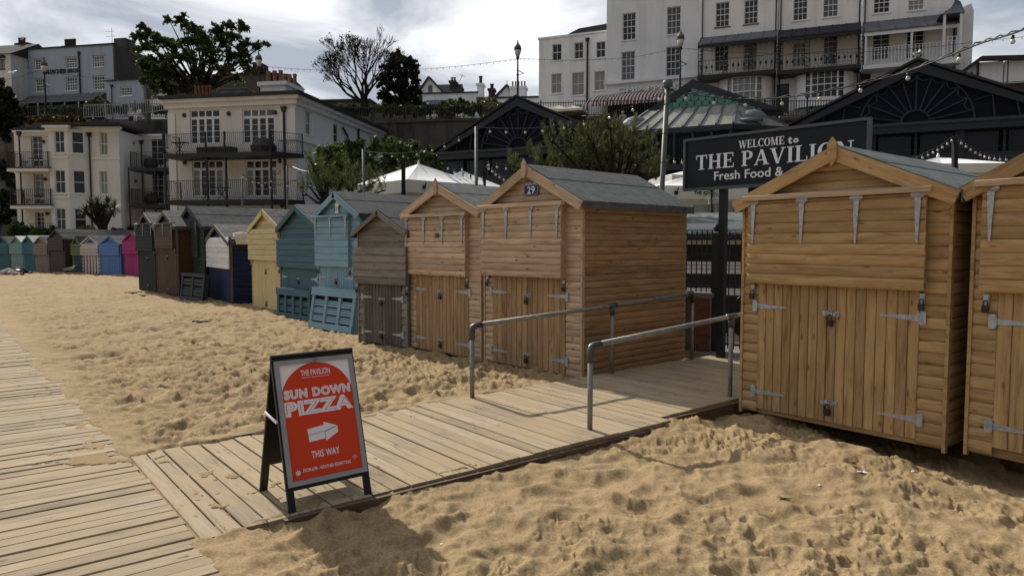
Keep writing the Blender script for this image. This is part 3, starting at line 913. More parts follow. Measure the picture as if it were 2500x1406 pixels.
for i, (x0, x1, ya, mn, c, sp_, lab, kind) in enumerate(row):
    mt = P_(mn, c); D0, D1 = FARP.depth(x0), FARP.depth(x1)
    yb = 660.5 + 12*(x0/345.0)
    rf = M['feltd'] if kind != 1 else P_('pt_pale_roof', (0.45,0.47,0.44))
    h = zat((x0+x1)/2, ya, (D0+D1)/2)-0.0
    o = hut((x0, yb), (x1, yb+1.5), mt, mt, mt, mt, rf, lab, D=(D0, D1), eh=h-0.42 if kind != 2 else h-0.5, ah=h, d=2.6 if kind != 2 else 4.6,
        style='ship', bp=0.16, shut=((0.5*h, 0.86*h-0.1) if kind != 2 else (0.52*h, 0.84*h-0.05)), door=(0.02, 0.5*h), sm=(-0.02,0.08), dm=(0.1,0.12), ledge=False, lod=2,
        doorplank=0.22, finial=False, hinges=False, locks=False, fasc=0.08, oh=0.07, group='distant beach huts')
    if sp_:
        W, navy2, red2 = o['W'], P_('stripe_navy', (0.03,0.03,0.13)), P_('stripe_red', (0.25,0.02,0.03))
        if sp_ == 'sage': navy2 = red2 = P_('stripe_dark_green', (0.02,0.035,0.015))
        sz0, sz1 = 0.5*h, 0.86*h-0.1
        for q in range(3 if sp_ == 'deck' else 4):
            z0 = sz0+0.06+(sz1-sz0)*q/(3 if sp_=='deck' else 4)*1.02
            b = MB(); b.box(-0.045, W-0.055, -0.094, -0.088, z0, z0+0.13); b.build('stripe', navy2 if q % 2 == 0 else red2, o)
        if sp_ == 'deck':
            for q in range(5):
                x = 0.16+(W-0.36)*q/4.6
                b = MB(); b.box(x, x+0.07, -0.034, -0.027, 0.03, sz0-0.02); b.build('stripe', navy2 if q % 2 == 0 else red2, o)
            for q in range(5):
                for x in (0.0, W-0.1):
                    b = MB(); b.box(x, x+0.1, -0.03, -0.022, 0.06+q*0.2, 0.15+q*0.2); b.build('stripe', navy2, o)
            b = MB(); b.prism([Vector((W*0.3,-0.03,h-0.34)), Vector((W*0.7,-0.03,h-0.34)), Vector((W*0.5,-0.03,h-0.16))], (0,-0.006,0)); b.build('stripe', navy2, o)
        else:
            b = MB(); b.box(0.08, W-0.1, -0.032, -0.026, 0.03, sz0-0.02); b.build('door_panel', P_('pt_bottle', (0.03,0.06,0.055)), o)
# ================================================================== the town behind
def render_mat(name, col, var=0.10, stain=0.35, rough=0.85, bump=0.25):
    """painted render with faint rain streaks"""
    m, nt, b = newmat(name); L = nt.links.new
    g = nd(nt, 'ShaderNodeNewGeometry')
    mpp = nd(nt, 'ShaderNodeMapping'); mpp.inputs['Scale'].default_value = (1.2, 1.2, 0.16); L(g.outputs['Position'], mpp.inputs['Vector'])
    n = nd(nt, 'ShaderNodeTexNoise', Scale=1.4, Detail=8.0, Roughness=0.65); L(mpp.outputs[0], n.inputs['Vector'])
    n2_ = nd(nt, 'ShaderNodeTexNoise', Scale=0.5, Detail=6.0); L(g.outputs['Position'], n2_.inputs['Vector'])
    r = ramp(nt, [(0.25, mul(col, 1-var-stain*0.35)), (0.5, col), (0.75, mul(col, 1+var*0.4))]); L(n.outputs['Fac'], r.inputs['Fac'])
    r2 = ramp(nt, [(0.3, (1-var,)*3), (0.7, (1,)*3)]); L(n2_.outputs['Fac'], r2.inputs['Fac'])
    mx = nd(nt, 'ShaderNodeMixRGB', blend_type='MULTIPLY'); mx.inputs['Fac'].default_value = 1.0
    L(r.outputs[0], mx.inputs[1]); L(r2.outputs[0], mx.inputs[2]); L(mx.outputs[0], b.inputs['Base Color'])
    b.inputs['Roughness'].default_value = rough; b.inputs['Specular IOR Level'].default_value = 0.15
    if bump:
        n4 = nd(nt, 'ShaderNodeTexNoise', Scale=9.0, Detail=5.0); L(g.outputs['Position'], n4.inputs['Vector'])
        bp = nd(nt, 'ShaderNodeBump', Strength=bump, Distance=0.03); L(n4.outputs['Fac'], bp.inputs['Height']); L(bp.outputs[0], b.inputs['Normal'])
    return m
M['cream'] = render_mat('cream_render', (0.655, 0.645, 0.625))
M['creamt'] = render_mat('cream_mouldings', (0.70, 0.69, 0.67), stain=0.1)
M['whiter'] = render_mat('white_render', (0.72, 0.74, 0.77))
M['whitew'] = render_mat('warm_white_render', (0.78, 0.785, 0.79))
M['bluer'] = render_mat('blue_grey_render', (0.36, 0.42, 0.49))
M['pebble'] = render_mat('dark_pebbledash', (0.085, 0.075, 0.065), 0.2, 0.5, bump=1.0)
M['browncoat'] = render_mat('drab_brown_render', (0.115, 0.10, 0.08), 0.2, 0.5)
M['concrete'] = render_mat('stained_concrete', (0.10, 0.092, 0.08), 0.3, 1.4, bump=0.6)
M['brickr'] = plain('shade_darkened_brick', (0.045, 0.030, 0.025), 0.9, 0, 0.35, 4, 0.2, 0.6, 40)  # dark brick, lowered further so its colour carries the chimneys' shaded side
M['brickred'] = plain('red_brick', (0.13, 0.05, 0.034), 0.9, 0, 0.35, 12, 0.2, 0.6, 60)
M['mortar'] = plain('mortar', (0.22, 0.2, 0.17), 0.95, 0, 0.2, 10)
M['slate'] = plain('roof_slate', (0.045, 0.047, 0.052), 0.95, 0, 0.3, 6, 0.05)
M['lead'] = plain('lead_canopy', (0.105, 0.115, 0.13), 0.6, 0.1, 0.25, 1.6, 0.35)
M['terra'] = plain('terracotta_pots', (0.17, 0.082, 0.058), 0.85, 0, 0.25, 5)
M['upvc'] = plain('white_joinery', (0.66, 0.68, 0.70), 0.45, 0, 0.04, 2, 0.4)
M['pav'] = plain('pavilion_dark_paint', (0.014, 0.018, 0.025), 0.55, 0, 0.15, 2, 0.35)
M['pavt'] = plain('pavilion_tracery_paint', (0.028, 0.034, 0.043), 0.55, 0, 0.12, 3, 0.35)
M['pavp'] = plain('pavilion_navy_panel', (0.006, 0.007, 0.014), 0.8, 0, 0.25, 1.2, 0.15)
def glass(name, col, rough=0.06, spec=0.5, var=0.35):
    m, nt, b = newmat(name); L = nt.links.new
    oi = nd(nt, 'ShaderNodeObjectInfo')
    r = ramp(nt, [(0.0, mul(col, 1-var)), (1.0, mul(col, 1+var))]); L(oi.outputs['Random'], r.inputs['Fac'])
    L(r.outputs[0], b.inputs['Base Color'])
    b.inputs['Roughness'].default_value = rough; b.inputs['Specular IOR Level'].default_value = spec
    return m
M['glass'] = glass('window_glass', (0.028, 0.03, 0.034))
M['curtain'] = None
def curtain_mat():
    m, nt, b = newmat('glass_over_net_curtain'); L = nt.links.new
    c = coord(nt, (1, 1, 1))
    w = nd(nt, 'ShaderNodeTexWave', Scale=7.0, Distortion=1.5, Detail=2.0); L(c, w.inputs['Vector'])
    r = ramp(nt, [(0.2, (0.17, 0.175, 0.17)), (0.8, (0.30, 0.30, 0.29))]); L(w.outputs['Fac'], r.inputs['Fac']); L(r.outputs[0], b.inputs['Base Color'])
    b.inputs['Roughness'].default_value = 0.12; return m
M['curtain'] = curtain_mat()
M['pglass'] = glass('pavilion_glass', (0.006, 0.006, 0.012), 0.12, 0.45)

M['blind'] = glass('glass_over_grey_blind', (0.10, 0.105, 0.11), 0.1)
_wr = random.Random(17)
def wall_holes(mb, u0, u1, z0, z1, holes, y=0.0, rev=0.14):
    us = sorted({u0, u1} | {min(max(h[i], u0), u1) for h in holes for i in (0, 1)})
    zs = sorted({z0, z1} | {min(max(h[i], z0), z1) for h in holes for i in (2, 3)})
    for i in range(len(us)-1):
        for j in range(len(zs)-1):
            uc, zc = (us[i]+us[i+1])/2, (zs[j]+zs[j+1])/2
            if any(h[0] < uc < h[1] and h[2] < zc < h[3] for h in holes): continue
            if us[i+1]-us[i] < 1e-5 or zs[j+1]-zs[j] < 1e-5: continue
            mb.quad((us[i], y, zs[j]), (us[i+1], y, zs[j]), (us[i+1], y, zs[j+1]), (us[i], y, zs[j+1]))
    for (a, b, c, d) in [h[:4] for h in holes]:
        mb.quad((a, y, c), (a, y+rev, c), (a, y+rev, d), (a, y, d)); mb.quad((b, y, d), (b, y+rev, d), (b, y+rev, c), (b, y, c))
        mb.quad((a, y, d), (a, y+rev, d), (b, y+rev, d), (b, y, d)); mb.quad((b, y, c), (b, y+rev, c), (a, y+rev, c), (a, y, c))
def window(root, h, nx=2, nz=2, y=0.10, fr=0.055, bar=0.03, mat=None, gl=None, sill=True, mid=True, label=None, name='window', sash=0.05, sillm=None):
    a, b, c, d = h[:4]
    mat = mat or M['upvc']; m = MB()
    if gl is None: gl = _wr.choice([M['glass'], M['glass'], M['glass'], M['curtain'], M['blind']])
    m.box(a, a+fr, y-0.03, y+0.03, c, d); m.box(b-fr, b, y-0.03, y+0.03, c, d)
    m.box(a+fr, b-fr, y-0.03, y+0.03, c, c+fr*1.2); m.box(a+fr, b-fr, y-0.03, y+0.03, d-fr, d)
    for i in range(1, nx):
        x = a+fr+(b-a-2*fr)*i/nx; m.box(x-bar/2, x+bar/2, y-0.015, y+0.02, c+fr, d-fr)
    for j in range(1, nz):
        z = c+fr+(d-c-2*fr)*j/nz; w = sash if (mid and nz % 2 == 0 and j == nz//2) else bar
        m.box(a+fr, b-fr, y-0.02 if w == sash else y-0.012, y+0.018, z-w/2, z+w/2)
    o = m.build(name, mat, root)
    p = MB(); p.box(a+0.02, b-0.02, y+0.022, y+0.034, c+0.02, d-0.02); p.build('pane', gl or M['glass'], o)
    if sill:
        s = MB(); s.box(a-0.08, b+0.08, -0.07, y+0.02, c-0.09, c-0.004); s.build('sill', sillm or mat, o)
    return o
def bld(name, label, cat, pl, group=None):
    return thing(name, label, cat, (pl.o.x, pl.o.y, pl.z0), pl.a, group)
def boxpart(root, name, mat, *a, **k): 
    m = MB(); m.box(*a); return m.build(name, mat, root, **k)
def railing(root, pts, zh, n_per_m=8, r=0.011, name='railing', mat=None, posts=True, belly=0.0, mid=False):
    """pts: local (x,y,z) floor line; vertical bars, top and bottom rail; belly: bow of the bars"""
    mat = mat or M['black']; m = MB()
    pts = [Vector(p) for p in pts]; up = Vector((0, 0, zh))
    for a, b in zip(pts[:-1], pts[1:]):
        m.bar(a+up, b+up, 0.04, 0.025); m.bar(a+Vector((0,0,0.07)), b+Vector((0,0,0.07)), 0.03, 0.02)
        n = max(1, int((b-a).length*n_per_m)); t = (b-a).normalized(); out = Vector((t.y, -t.x, 0))
        for i in range(1, n):
            q = a.lerp(b, i/n)
            if belly:
                P = [q+Vector((0,0,0.07))+out*0.02, q+out*belly*1.0+Vector((0,0,zh*0.28)), q+out*belly*0.15+Vector((0,0,zh*0.55)), q-out*belly*0.1+Vector((0,0,zh*0.8)), q+up]
                m.tube(P, r, 3, False)
            else: m.bar(q+Vector((0,0,0.07)), q+up, r*1.7)
    o = m.build(name, mat, root)
    if posts:
        for q in pts: boxpart(root, 'rail_post', mat, q.x-0.03, q.x+0.03, q.y-0.03, q.y+0.03, q.z, q.z+zh+0.03)
    return o
def pots(root, x0, x1, y, z, n, h=0.75, r=0.14, mat=None):
    for i in range(n):
        b = MB(); b.lathe([(r, 0), (r*0.82, 0.1), (r*0.8, h*0.8), (r*1.0, h*0.84), (r*0.98, h)], 10); b.build('chimney_pot', mat or M['terra'], root, loc=(x0+(x1-x0)*(i+0.5)/n, y, z), smooth=False)
def pipe(root, x, y, z0, z1, head=True, r=0.055):
    b = MB(); b.tube([(x, y, z0), (x, y, z1)], r, 6)
    if head: b.prism([Vector((x-0.09,y-0.1,z1-0.05)), Vector((x+0.09,y-0.1,z1-0.05)), Vector((x+0.17,y-0.1,z1+0.25)), Vector((x-0.17,y-0.1,z1+0.25))], (0,0.2,0))
    return b.build('downpipe', M['black'], root)
def wlight(root, x, y, z):
    b = MB(); b.lathe([(0.02,0.0),(0.13,0.01),(0.13,0.07),(0.09,0.11),(0.02,0.12)], 12); b.build('wall_lamp', M['pavt'], root, loc=(x,y,z), rot=(pi/2,0,0))

# ---------------- left block of flats, three storeys
LA = Plane((at(137,400,53).x, 53), -0.02, 0.0)
r = bld('apartment_block', 'cream three storey apartment block with bay windows at the foot of the cliff', 'apartment building', LA)
zt = LA.z(215, 318)
def R_(x0, y0, x1, y1, off=0): return LA.rect(x0, y0, x1, y1, off)
u0, u1 = LA.u(222), LA.u(292); flat = [R_(243,323,262,379), R_(243,418,262,475), R_(243,512,263,566)]
m = MB(); wall_holes(m, u0, u1, 0, zt, flat, rev=0.2); 
m.quad((u1,0,0),(u1,3.6,0),(u1,3.6,zt),(u1,0,zt)); m.build('front_wall', M['cream'], r)
for h in flat: window(r, h, 2, 2, 0.15, gl=M['curtain'])
# bay: front face and slanted cheek
ub0, ub1, ub2 = LA.u(137), LA.u(183), LA.u(218)
bf = [R_(149,324,173,377), R_(150,418,175,474), R_(152,510,176,562)]
m = MB(); wall_holes(m, ub0, ub1, 0, zt, bf, y=-0.75, rev=0.15); m.quad((ub0,-0.75,0),(ub0,0.6,0),(ub0,0.6,zt),(ub0,-0.75,zt)); m.build('bay_wall', M['cream'], r)
for h in bf:
    o = window(r, h, 2, 2, 0.1, gl=M['curtain'] if h[3] < 4 else M['glass']); o.location.y = -0.75
ck = bpy.data.objects.new('bay_cheek', None)
cl = sqrt((ub2-ub1)**2+0.75**2); ca = atan2(0.75, ub2-ub1)
m = MB(); ch = [(cl*0.2, cl*0.78, h[2], h[3]) for h in bf]; wall_holes(m, 0, cl, 0, zt, ch, rev=0.15)
cko = m.build('bay_cheek', M['cream'], r, loc=(ub1,-0.75,0), rot=(0,0,ca))
for h in ch: window(cko, h, 1, 2, 0.1, gl=M['glass'])
# recessed wings
for (xa, xb, yy, doors) in ((48, 139, 0.55, [(76,332,104,408),(83,424,107,500),(86,518,108,572)]), (348, 420, 3.6, [(368,327,399,405),(370,422,400,498)])):
    a, b_ = LA.u(xa, off=-yy), LA.u(xb, off=-yy)
    hs = [LA.rect(*d, off=-yy) for d in doors]
    m = MB(); wall_holes(m, a, b_, 0, zt, hs, y=yy, rev=0.3 if xa < 100 else 0.12); m.build('wing_wall', M['cream'], r)
    if xa < 100: boxpart(r, 'side_wall', M['creamt'], a-0.35, a, yy, 8, 0, zt)
    for h in hs: o = window(r, h, 2, 5, 0.2 if xa < 100 else 0.08, mid=False, name='french_door', sill=False); o.location.y = yy
# mouldings and roof edges
class PB_:
    def __init__(s): s.l = []
    def box(s, *a): s.l.append(a)
    def build(s, name, mat, parent, **k):
        for a in s.l: boxpart(parent, name, mat, *a, **k)
def corn(m, x0, x1, y, z, dpt=0.28, hh=0.32):
    m.box(x0-dpt*0.5, x1+dpt*0.5, y-dpt*0.5, y, z-hh*1.2, z-hh*0.5); m.box(x0-dpt, x1+dpt, y-dpt, y+0.001, z-hh*0.5, z)
m = PB_(); corn(m, u0-0.9, u1, -0.001, zt+0.2); corn(m, ub0, ub1, -0.751, zt+0.202); corn(m, LA.u(48,off=-.55), ub0, 0.549, zt+0.05); corn(m, LA.u(350,off=-3.6), LA.u(425,off=-3.6), 3.55, zt+0.204)
for z in (LA.z(200,388), LA.z(200,484)):
    m.box(u0, u1+0.05, -0.05, -0.002, z-0.06, z+0.06); m.box(ub0-0.05, ub1+0.02, -0.80, -0.752, z-0.06, z+0.06); m.box(LA.u(50,off=-.55), ub0, 0.50, 0.548, z-0.06, z+0.06)
m.build('moulding', M['creamt'], r)
m = MB(); m.box(ub0-0.4, u1+0.4, -1.0, 7, zt+0.21, zt+0.42); m.box(LA.u(46,off=-.55), ub0-0.42, 0.25, 7, zt+0.06, zt+0.25); m.box(u1+0.1, LA.u(430,off=-3.6), 3.3, 8, zt+0.215, zt+0.44); m.build('flat_roof', M['slate'], r)
pipe(r, LA.u(52), -0.12, 0, zt-0.35); pipe(r, LA.u(222), -0.12, 0, zt-0.45); pipe(r, LA.u(348, off=-2.2), 2.1, 0, zt-0.7)
# balconies
for (xa, xb, ys, ytop, yo) in ((16,118,410,370,-1.0), (20,121,501,463,-1.0)):
    a, b_, z = LA.u(xa,off=1.0), LA.u(xb,off=1.0), LA.z((xa+xb)/2, ys, 1.0)
    boxpart(r, 'balcony_slab', M['creamt'], a, b_, -1.0, 0.55, z-0.26, z-0.03); boxpart(r, 'balcony_deck', M['black'], a-0.03, b_+0.03, -1.03, 0.5, z-0.027, z+0.05)
    railing(r, [(a+0.05,0.4,z+0.05),(a+0.05,-0.95,z+0.05),(b_-0.05,-0.95,z+0.05),(b_-0.05,0.4,z+0.05)], 1.1, 7)
    m = MB()                                         # garden table and folding chair
    for q in (-0.25, 0.25): m.bar((b_-1.4+q,-0.3,z+0.05),(b_-1.4-q,-0.3,z+0.72),0.03); m.bar((b_-2.2+q,-0.4,z+0.05),(b_-2.2-q,-0.4,z+0.45),0.03)
    m.box(b_-1.75,b_-1.05,-0.6,0.0,z+0.72,z+0.75); m.box(b_-2.4,b_-2.0,-0.6,-0.2,z+0.45,z+0.48); m.bar((b_-2.42,-0.4,z+0.45),(b_-2.5,-0.4,z+0.95),0.03); m.build('balcony_furniture', M['black'], r)
a = LA.u(20,off=1.0); railing(r, [(a+1.2,-0.9,LA.z(80,575,1)),(LA.u(122,off=1),-0.9,LA.z(80,575,1))], 0.9, 7, posts=False)
for (ys, k) in ((410, 0), (500, 1)):
    a, b_, z = LA.u(311,off=0.0), LA.u(430,off=0.0), LA.z(350, ys, 0.0)
    boxpart(r, 'balcony_deck', M['black'], a, b_, 0.3, 3.5, z-0.2, z+0.04)
    railing(r, [(a+0.05,3.2,z+0.04),(a+0.05,0.35,z+0.04),(b_-0.05,0.35,z+0.04)], 1.15, 7)
    m = MB(); m.box(a+1.6,a+2.6,1.2,1.8,z+0.7,z+0.75)
    for q in (a+1.7,a+2.5): m.bar((q,1.5,z),(q,1.5,z+0.7),0.04)
    m.lathe([(0.4,0.0),(0.55,0.3),(0.45,0.75),(0.1,0.85)], 8, (a+1.0,1.4,z+0.05)); m.build('balcony_furniture', M['black'], r)
for x in (313, 348, 377): boxpart(r, 'balcony_post', M['black'], LA.u(x,off=-.35)-0.04, LA.u(x,off=-.35)+0.04, 0.33, 0.41, 0, LA.z(350,408,0))
for x, y in ((109,346),(110,438),(112,522)): wlight(r, LA.u(x,off=-.55), 0.5, LA.z(x,y,-.55))
for x, y in ((327,350),(330,443)): wlight(r, LA.u(x,off=-2), 2.0, LA.z(x,y,-2))

# ---------------- middle block of flats
MC = Plane((at(724,400,43).x, 43), -0.188, 0.0)
r = bld('apartment_block', 'large cream apartment block with two iron balconies and terracotta chimney pots', 'apartment building', MC)
zt = MC.z(700, 241)
ul = MC.u(414)
up_ = [MC.rect(464,268,537,352), MC.rect(592,266,670,350)]; lo_ = [MC.rect(470,392,545,480), MC.rect(600,391,676,480)]
gf = [MC.rect(470,508,500,560), MC.rect(520,508,545,560), MC.rect(600,508,640,560)]
m = MB(); wall_holes(m, ul, 0, 0, zt, up_+lo_+gf, rev=0.15)
sd = 17.0
m.quad((ul,0,0),(ul,0,zt),(ul,sd,zt),(ul,sd,0)); m.build('front_wall', M['cream'], r)
for h in up_+lo_:
    a, b_, c, d = h; lt = c+(d-c)*0.76
    window(r, (a,b_,lt,d), 4, 1, 0.1, fr=0.07, bar=0.09, sill=False, name='top_light')
    w_ = (b_-a)/4
    for q in range(4): window(r, (a+q*w_,a+(q+1)*w_,c,lt-0.003), 1, 4, 0.1, fr=0.07, bar=0.025, sill=False, mid=False, name='french_door', gl=M['curtain'] if (h in lo_ and q in (0,3)) else M['glass'])
for h in gf: window(r, h, 1, 1, 0.1)
# side wall: its own plane, outward to the right
MS = Plane((MC.o.x, MC.o.y), MC.a+pi/2, 0.0)
sw = [MS.rect(746,272,760,330), MS.rect(814,304,827,354), MS.rect(874,338,896,372)]
m = MB(); wall_holes(m, 0, sd, 0, zt, sw, rev=0.15)
so_ = m.build('side_wall', M['whiter'], r, rot=(0,0,pi/2))
for h in sw: window(so_, h, 1, 2, 0.1)
boxpart(r, 'back_wall', M['cream'], ul, 0, sd-0.2, sd, 0, zt)
m = PB_(); corn(m, ul, 0.0, -0.002, zt+0.15, 0.35, 0.42)
z = MC.z(710, 333)
m.box(-3.2-0.05+2.1, 0.02, -0.12, -0.003, z-0.22, z+0.12); m.box(-0.95, 0.0, -0.07, -0.003, z+0.12, zt-0.6); m.box(-0.95, 0.0, -0.07, -0.003, 0, z-0.5); m.box(ul, ul+0.5, -0.07, -0.003, 0, zt-0.6)
m.build('moulding', M['creamt'], r)
m = PB_(); corn(m, 0.35, sd, -0.002, zt+0.148, 0.35, 0.42); m.box(0.02, sd, -0.12, -0.003, z-0.22, z+0.12); m.build('side_moulding', M['whiter'], so_)
boxpart(r, 'flat_roof', M['slate'], ul-0.3, 0.5, -0.5, sd+0.5, zt+0.155, zt+0.36)
pipe(r, MC.u(698), -0.14, 0, zt-0.75, r=0.07)
for y_, z1 in ((7.3, zt-1.2), (9.2, zt-0.4)):
    b = MB(); b.tube([(0.1,y_,0),(0.1,y_,z1),(0.1,y_+0.4 if y_ > 8 else y_-0.8,z1+0.5)], 0.07, 6); b.build('downpipe', M['black'], r)
za = MC.z(550, 372, 1.6); zb2 = MC.z(550, 487, 1.6)
a, b_ = MC.u(401, off=1.7), MC.u(697, off=1.7)
for z in (za, zb2):
    m = MB(); m.prism([Vector((a,-1.7,z-0.28)), Vector((b_-0.9,-1.7,z-0.28)), Vector((b_+0.35,-0.1,z-0.28)), Vector((a+0.1,-0.1,z-0.28))], (0,0,0.27)); m.build('balcony_deck', M['black'], r)
    railing(r, [(a+0.05,-0.3,z),(a+0.03,-1.66,z),(b_-0.9,-1.66,z),(b_+0.3,-0.2,z)], 1.12, 8, belly=0.16, r=0.012)
for x in (402, 505, 551, 661):
    u = MC.u(x, off=1.6); boxpart(r, 'balcony_post', M['black'], u-0.05, u+0.05, -1.62, -1.52, 0, za-0.28); boxpart(r, 'rail_stanchion', M['black'], u-0.045, u+0.045, -1.715, -1.63, za, za+1.2)
m = MB()                                          # covered loungers and folding set
m.box(MC.u(488,off=1), MC.u(572,off=1), -1.3, -0.6, za+0.03, za+0.38); m.lathe([(0.7,0.0),(0.75,0.35),(0.5,0.75),(0.15,0.85)], 10, (MC.u(645,off=1),-1.0,za)); 
m.build('covered_furniture', M['blackp'], r)
for z, x in ((za,440),(zb2,540)):
    m = MB(); u = MC.u(x,off=1)
    for q in (-0.3, 0.3): m.bar((u+q,-1.0,z),(u-q,-1.0,z+0.7),0.035)
    m.box(u-0.45,u+0.45,-1.2,-0.7,z+0.7,z+0.74); m.bar((u-0.9,-1,z),(u-1.2,-1,z+0.9),0.035); m.bar((u-1.25,-1,z),(u-0.95,-1,z+0.45),0.035); m.box(u-1.25,u-0.85,-1.2,-0.8,z+0.44,z+0.47); m.build('folding_table', M['black'], r)
for x, y in ((454,282),(562,278),(675,275),(452,398),(685,394),(457,503),(688,503)): wlight(r, MC.u(x), -0.02, MC.z(x,y))
# roof furniture
ch = MB(); a, b_ = MC.u(640,off=-4), MC.u(700,off=-4); zc = MC.z(670,200,-4)
boxpart(r, 'chimney_stack', M['whiter'], a, b_, 4, 6.2, zt+0.36, zc-0.25); boxpart(r, 'chimney_cap', M['whiter'], a-0.15, b_+0.15, 3.85, 6.35, zc-0.25, zc)
pots(r, a+0.15, b_-0.3, 4.4, zc, 3, 0.8, 0.15); pots(r, a+0.6, b_, 5.7, zc, 3, 0.85, 0.15)
a, b_ = MC.u(470,off=-5), MC.u(514,off=-5); zc = MC.z(490,234,-5); boxpart(r, 'chimney_stack', M['whiter'], a-0.5, b_+0.1, 5, 6, zt+0.36, zc+0.05); pots(r, a, b_, 5.4, zc+0.05, 5, 0.7, 0.095, M['brickred'])
a, b_ = MC.u(542,off=-3), MC.u(602,off=-3); boxpart(r, 'roof_hatch', M['lead'], a, b_, 3, 5, zt+0.36, MC.z(570,219,-3)); boxpart(r, 'hatch_lid', M['lead'], a-0.1, b_+0.1, 2.9, 5.1, MC.z(570,219,-3), MC.z(570,216,-3))
boxpart(r, 'parapet', M['lead'], MC.u(418,off=-1), MC.u(640,off=-1), 1, 1.3, zt+0.36, zt+0.62)

# ---------------- cliff, promenade and its wall
EDGE = [(-420,300,66),(60,298,64),(240,292,62),(420,292,61),(640,292,60),(760,298,58),(905,303,57),(1100,296,56),(1400,292,54.5),(1700,293,52),(1900,296,50),(2200,296,47.5),(2500,296,45.5),(3300,296,40)]
EP = [at(*e) for e in EDGE]
m = MB()
for i in range(5, len(EP)-1):
    a, b_ = EP[i], EP[i+1]; m.quad((a.x,a.y,0),(b_.x,b_.y,0),tuple(b_),tuple(a))
    m.quad((a.x,a.y-0.12,a.z-0.0),(b_.x,b_.y-0.12,b_.z),(b_.x,b_.y-0.12,b_.z+0.22),(a.x,a.y-0.12,a.z+0.22))
    m.quad((a.x,a.y-0.12,a.z),(a.x,a.y,a.z),(b_.x,b_.y,b_.z),(b_.x,b_.y-0.12,b_.z))
o = m.build('retaining_wall', M['concrete']); tag(o, 'tall stained concrete retaining wall carrying the promenade', 'retaining wall')
m = MB()
for i in range(len(EP)-1):
    a, b_ = EP[i], EP[i+1]; k = max(0, min(1, (900-EDGE[i][0])/600)); k2 = max(0, min(1, (900-EDGE[i+1][0])/600))
    m.quad((a.x,a.y,a.z-.8),(b_.x,b_.y,b_.z-.8),(b_.x*1.15,b_.y+9,b_.z-.8),(a.x*1.15,a.y+9,a.z-.8)); m.quad((a.x*1.15,a.y+9,a.z-.8),(b_.x*1.15,b_.y+9,b_.z-.8),(b_.x*2.2,b_.y+80,b_.z+6*k2),(a.x*2.2,a.y+80,a.z+6*k))
o = m.build('promenade', M['tarmac']); o['kind'] = 'structure'
# chalk and earth slope on the left
M['cliffm'] = render_mat('cliff_chalk_and_earth', (0.12, 0.11, 0.10), 0.5, 1.5, 0.95, 1.5)
nu, nz = 90, 46
us_ = np.linspace(-420, 770, nu); V = []
for j in range(nz):
    for i in range(nu):
        px = us_[i]; D0 = np.interp(px, [e[0] for e in EDGE], [e[2] for e in EDGE]); zt_ = np.interp(px, [e[0] for e in EDGE], [p.z for p in EP])
        t = j/(nz-1); n_ = fbm(np.array(px*0.02), np.array(t*5.0), 60, 4)
        D_ = D0-(1-t)*1.0 - 2.6*(n_-0.5)*sin(pi*min(1, t*1.05)) 
        V.append(((px-1250)/FPX*D_, D_, t*zt_*1.0+0.02))
a_ = np.arange((nz-1)*nu).reshape(nz-1, nu)[:, :-1].ravel()
me = np_mesh('cliff', np.array(V), np.stack([a_, a_+1, a_+1+nu, a_+nu], -1), M['cliffm'], smooth=True)
o = bpy.data.objects.new('cliff', me); COL.objects.link(o); o['kind'] = 'structure'

def long_rail(name, label, pts, zh, step, mat, postgap=9, group=None):
    t = thing(name, label, 'railing', tuple(pts[0]), group=group)
    o = pts[0]; m = MB(); ps = MB(); dist = 0
    P = [p-o for p in pts]; up = Vector((0,0,zh)); c = 0
    for a, b_ in zip(P[:-1], P[1:]):
        m.bar(a+up*0.93, b_+up*0.93, 0.05, 0.05); m.bar(a+up*0.12, b_+up*0.12, 0.05, 0.05)
        n = int((b_-a).length/step)
        for i in range(n):
            q = a.lerp(b_, i/n); c += 1
            if c % postgap == 0: ps.bar(q, q+up*1.12, 0.09)
            else: m.bar(q+up*0.1, q+up, 0.035)
    x = m.build('bars', mat, t); x['kind'] = 'stuff'; x = ps.build('posts', mat, t); x['kind'] = 'stuff'
    return t
M['railg'] = plain('grey_green_rail_paint', (0.035, 0.037, 0.036), 0.6, 0, 0.2, 3)
M['railw'] = plain('pale_rail_paint', (0.34, 0.35, 0.35), 0.6, 0, 0.1, 3)
off = Vector((0, 0.15, 0.22))
long_rail('promenade_railing', 'long dark green railing along the top of the concrete wall', [p+off for p in EP[5:9]], 1.15, 0.19, M['railg'], 14)
long_rail('promenade_railing', 'dark railing in front of the white terrace houses', [p+off for p in EP[8:13]], 1.25, 0.17, M['railg'], 16)
long_rail('promenade_railing', 'dark cliff top railing in front of the blue grey building', [p+Vector((0,0.1,0.1)) for p in EP[0:6]], 1.3, 0.2, M['railg'], 14)
long_rail('ramp_railing', 'sloping pale handrail of the cliff path near the seated couple', [at(205,291,60.5), at(300,288,60), at(412,272,59)], 1.2, 0.22, M['railw'], 10)

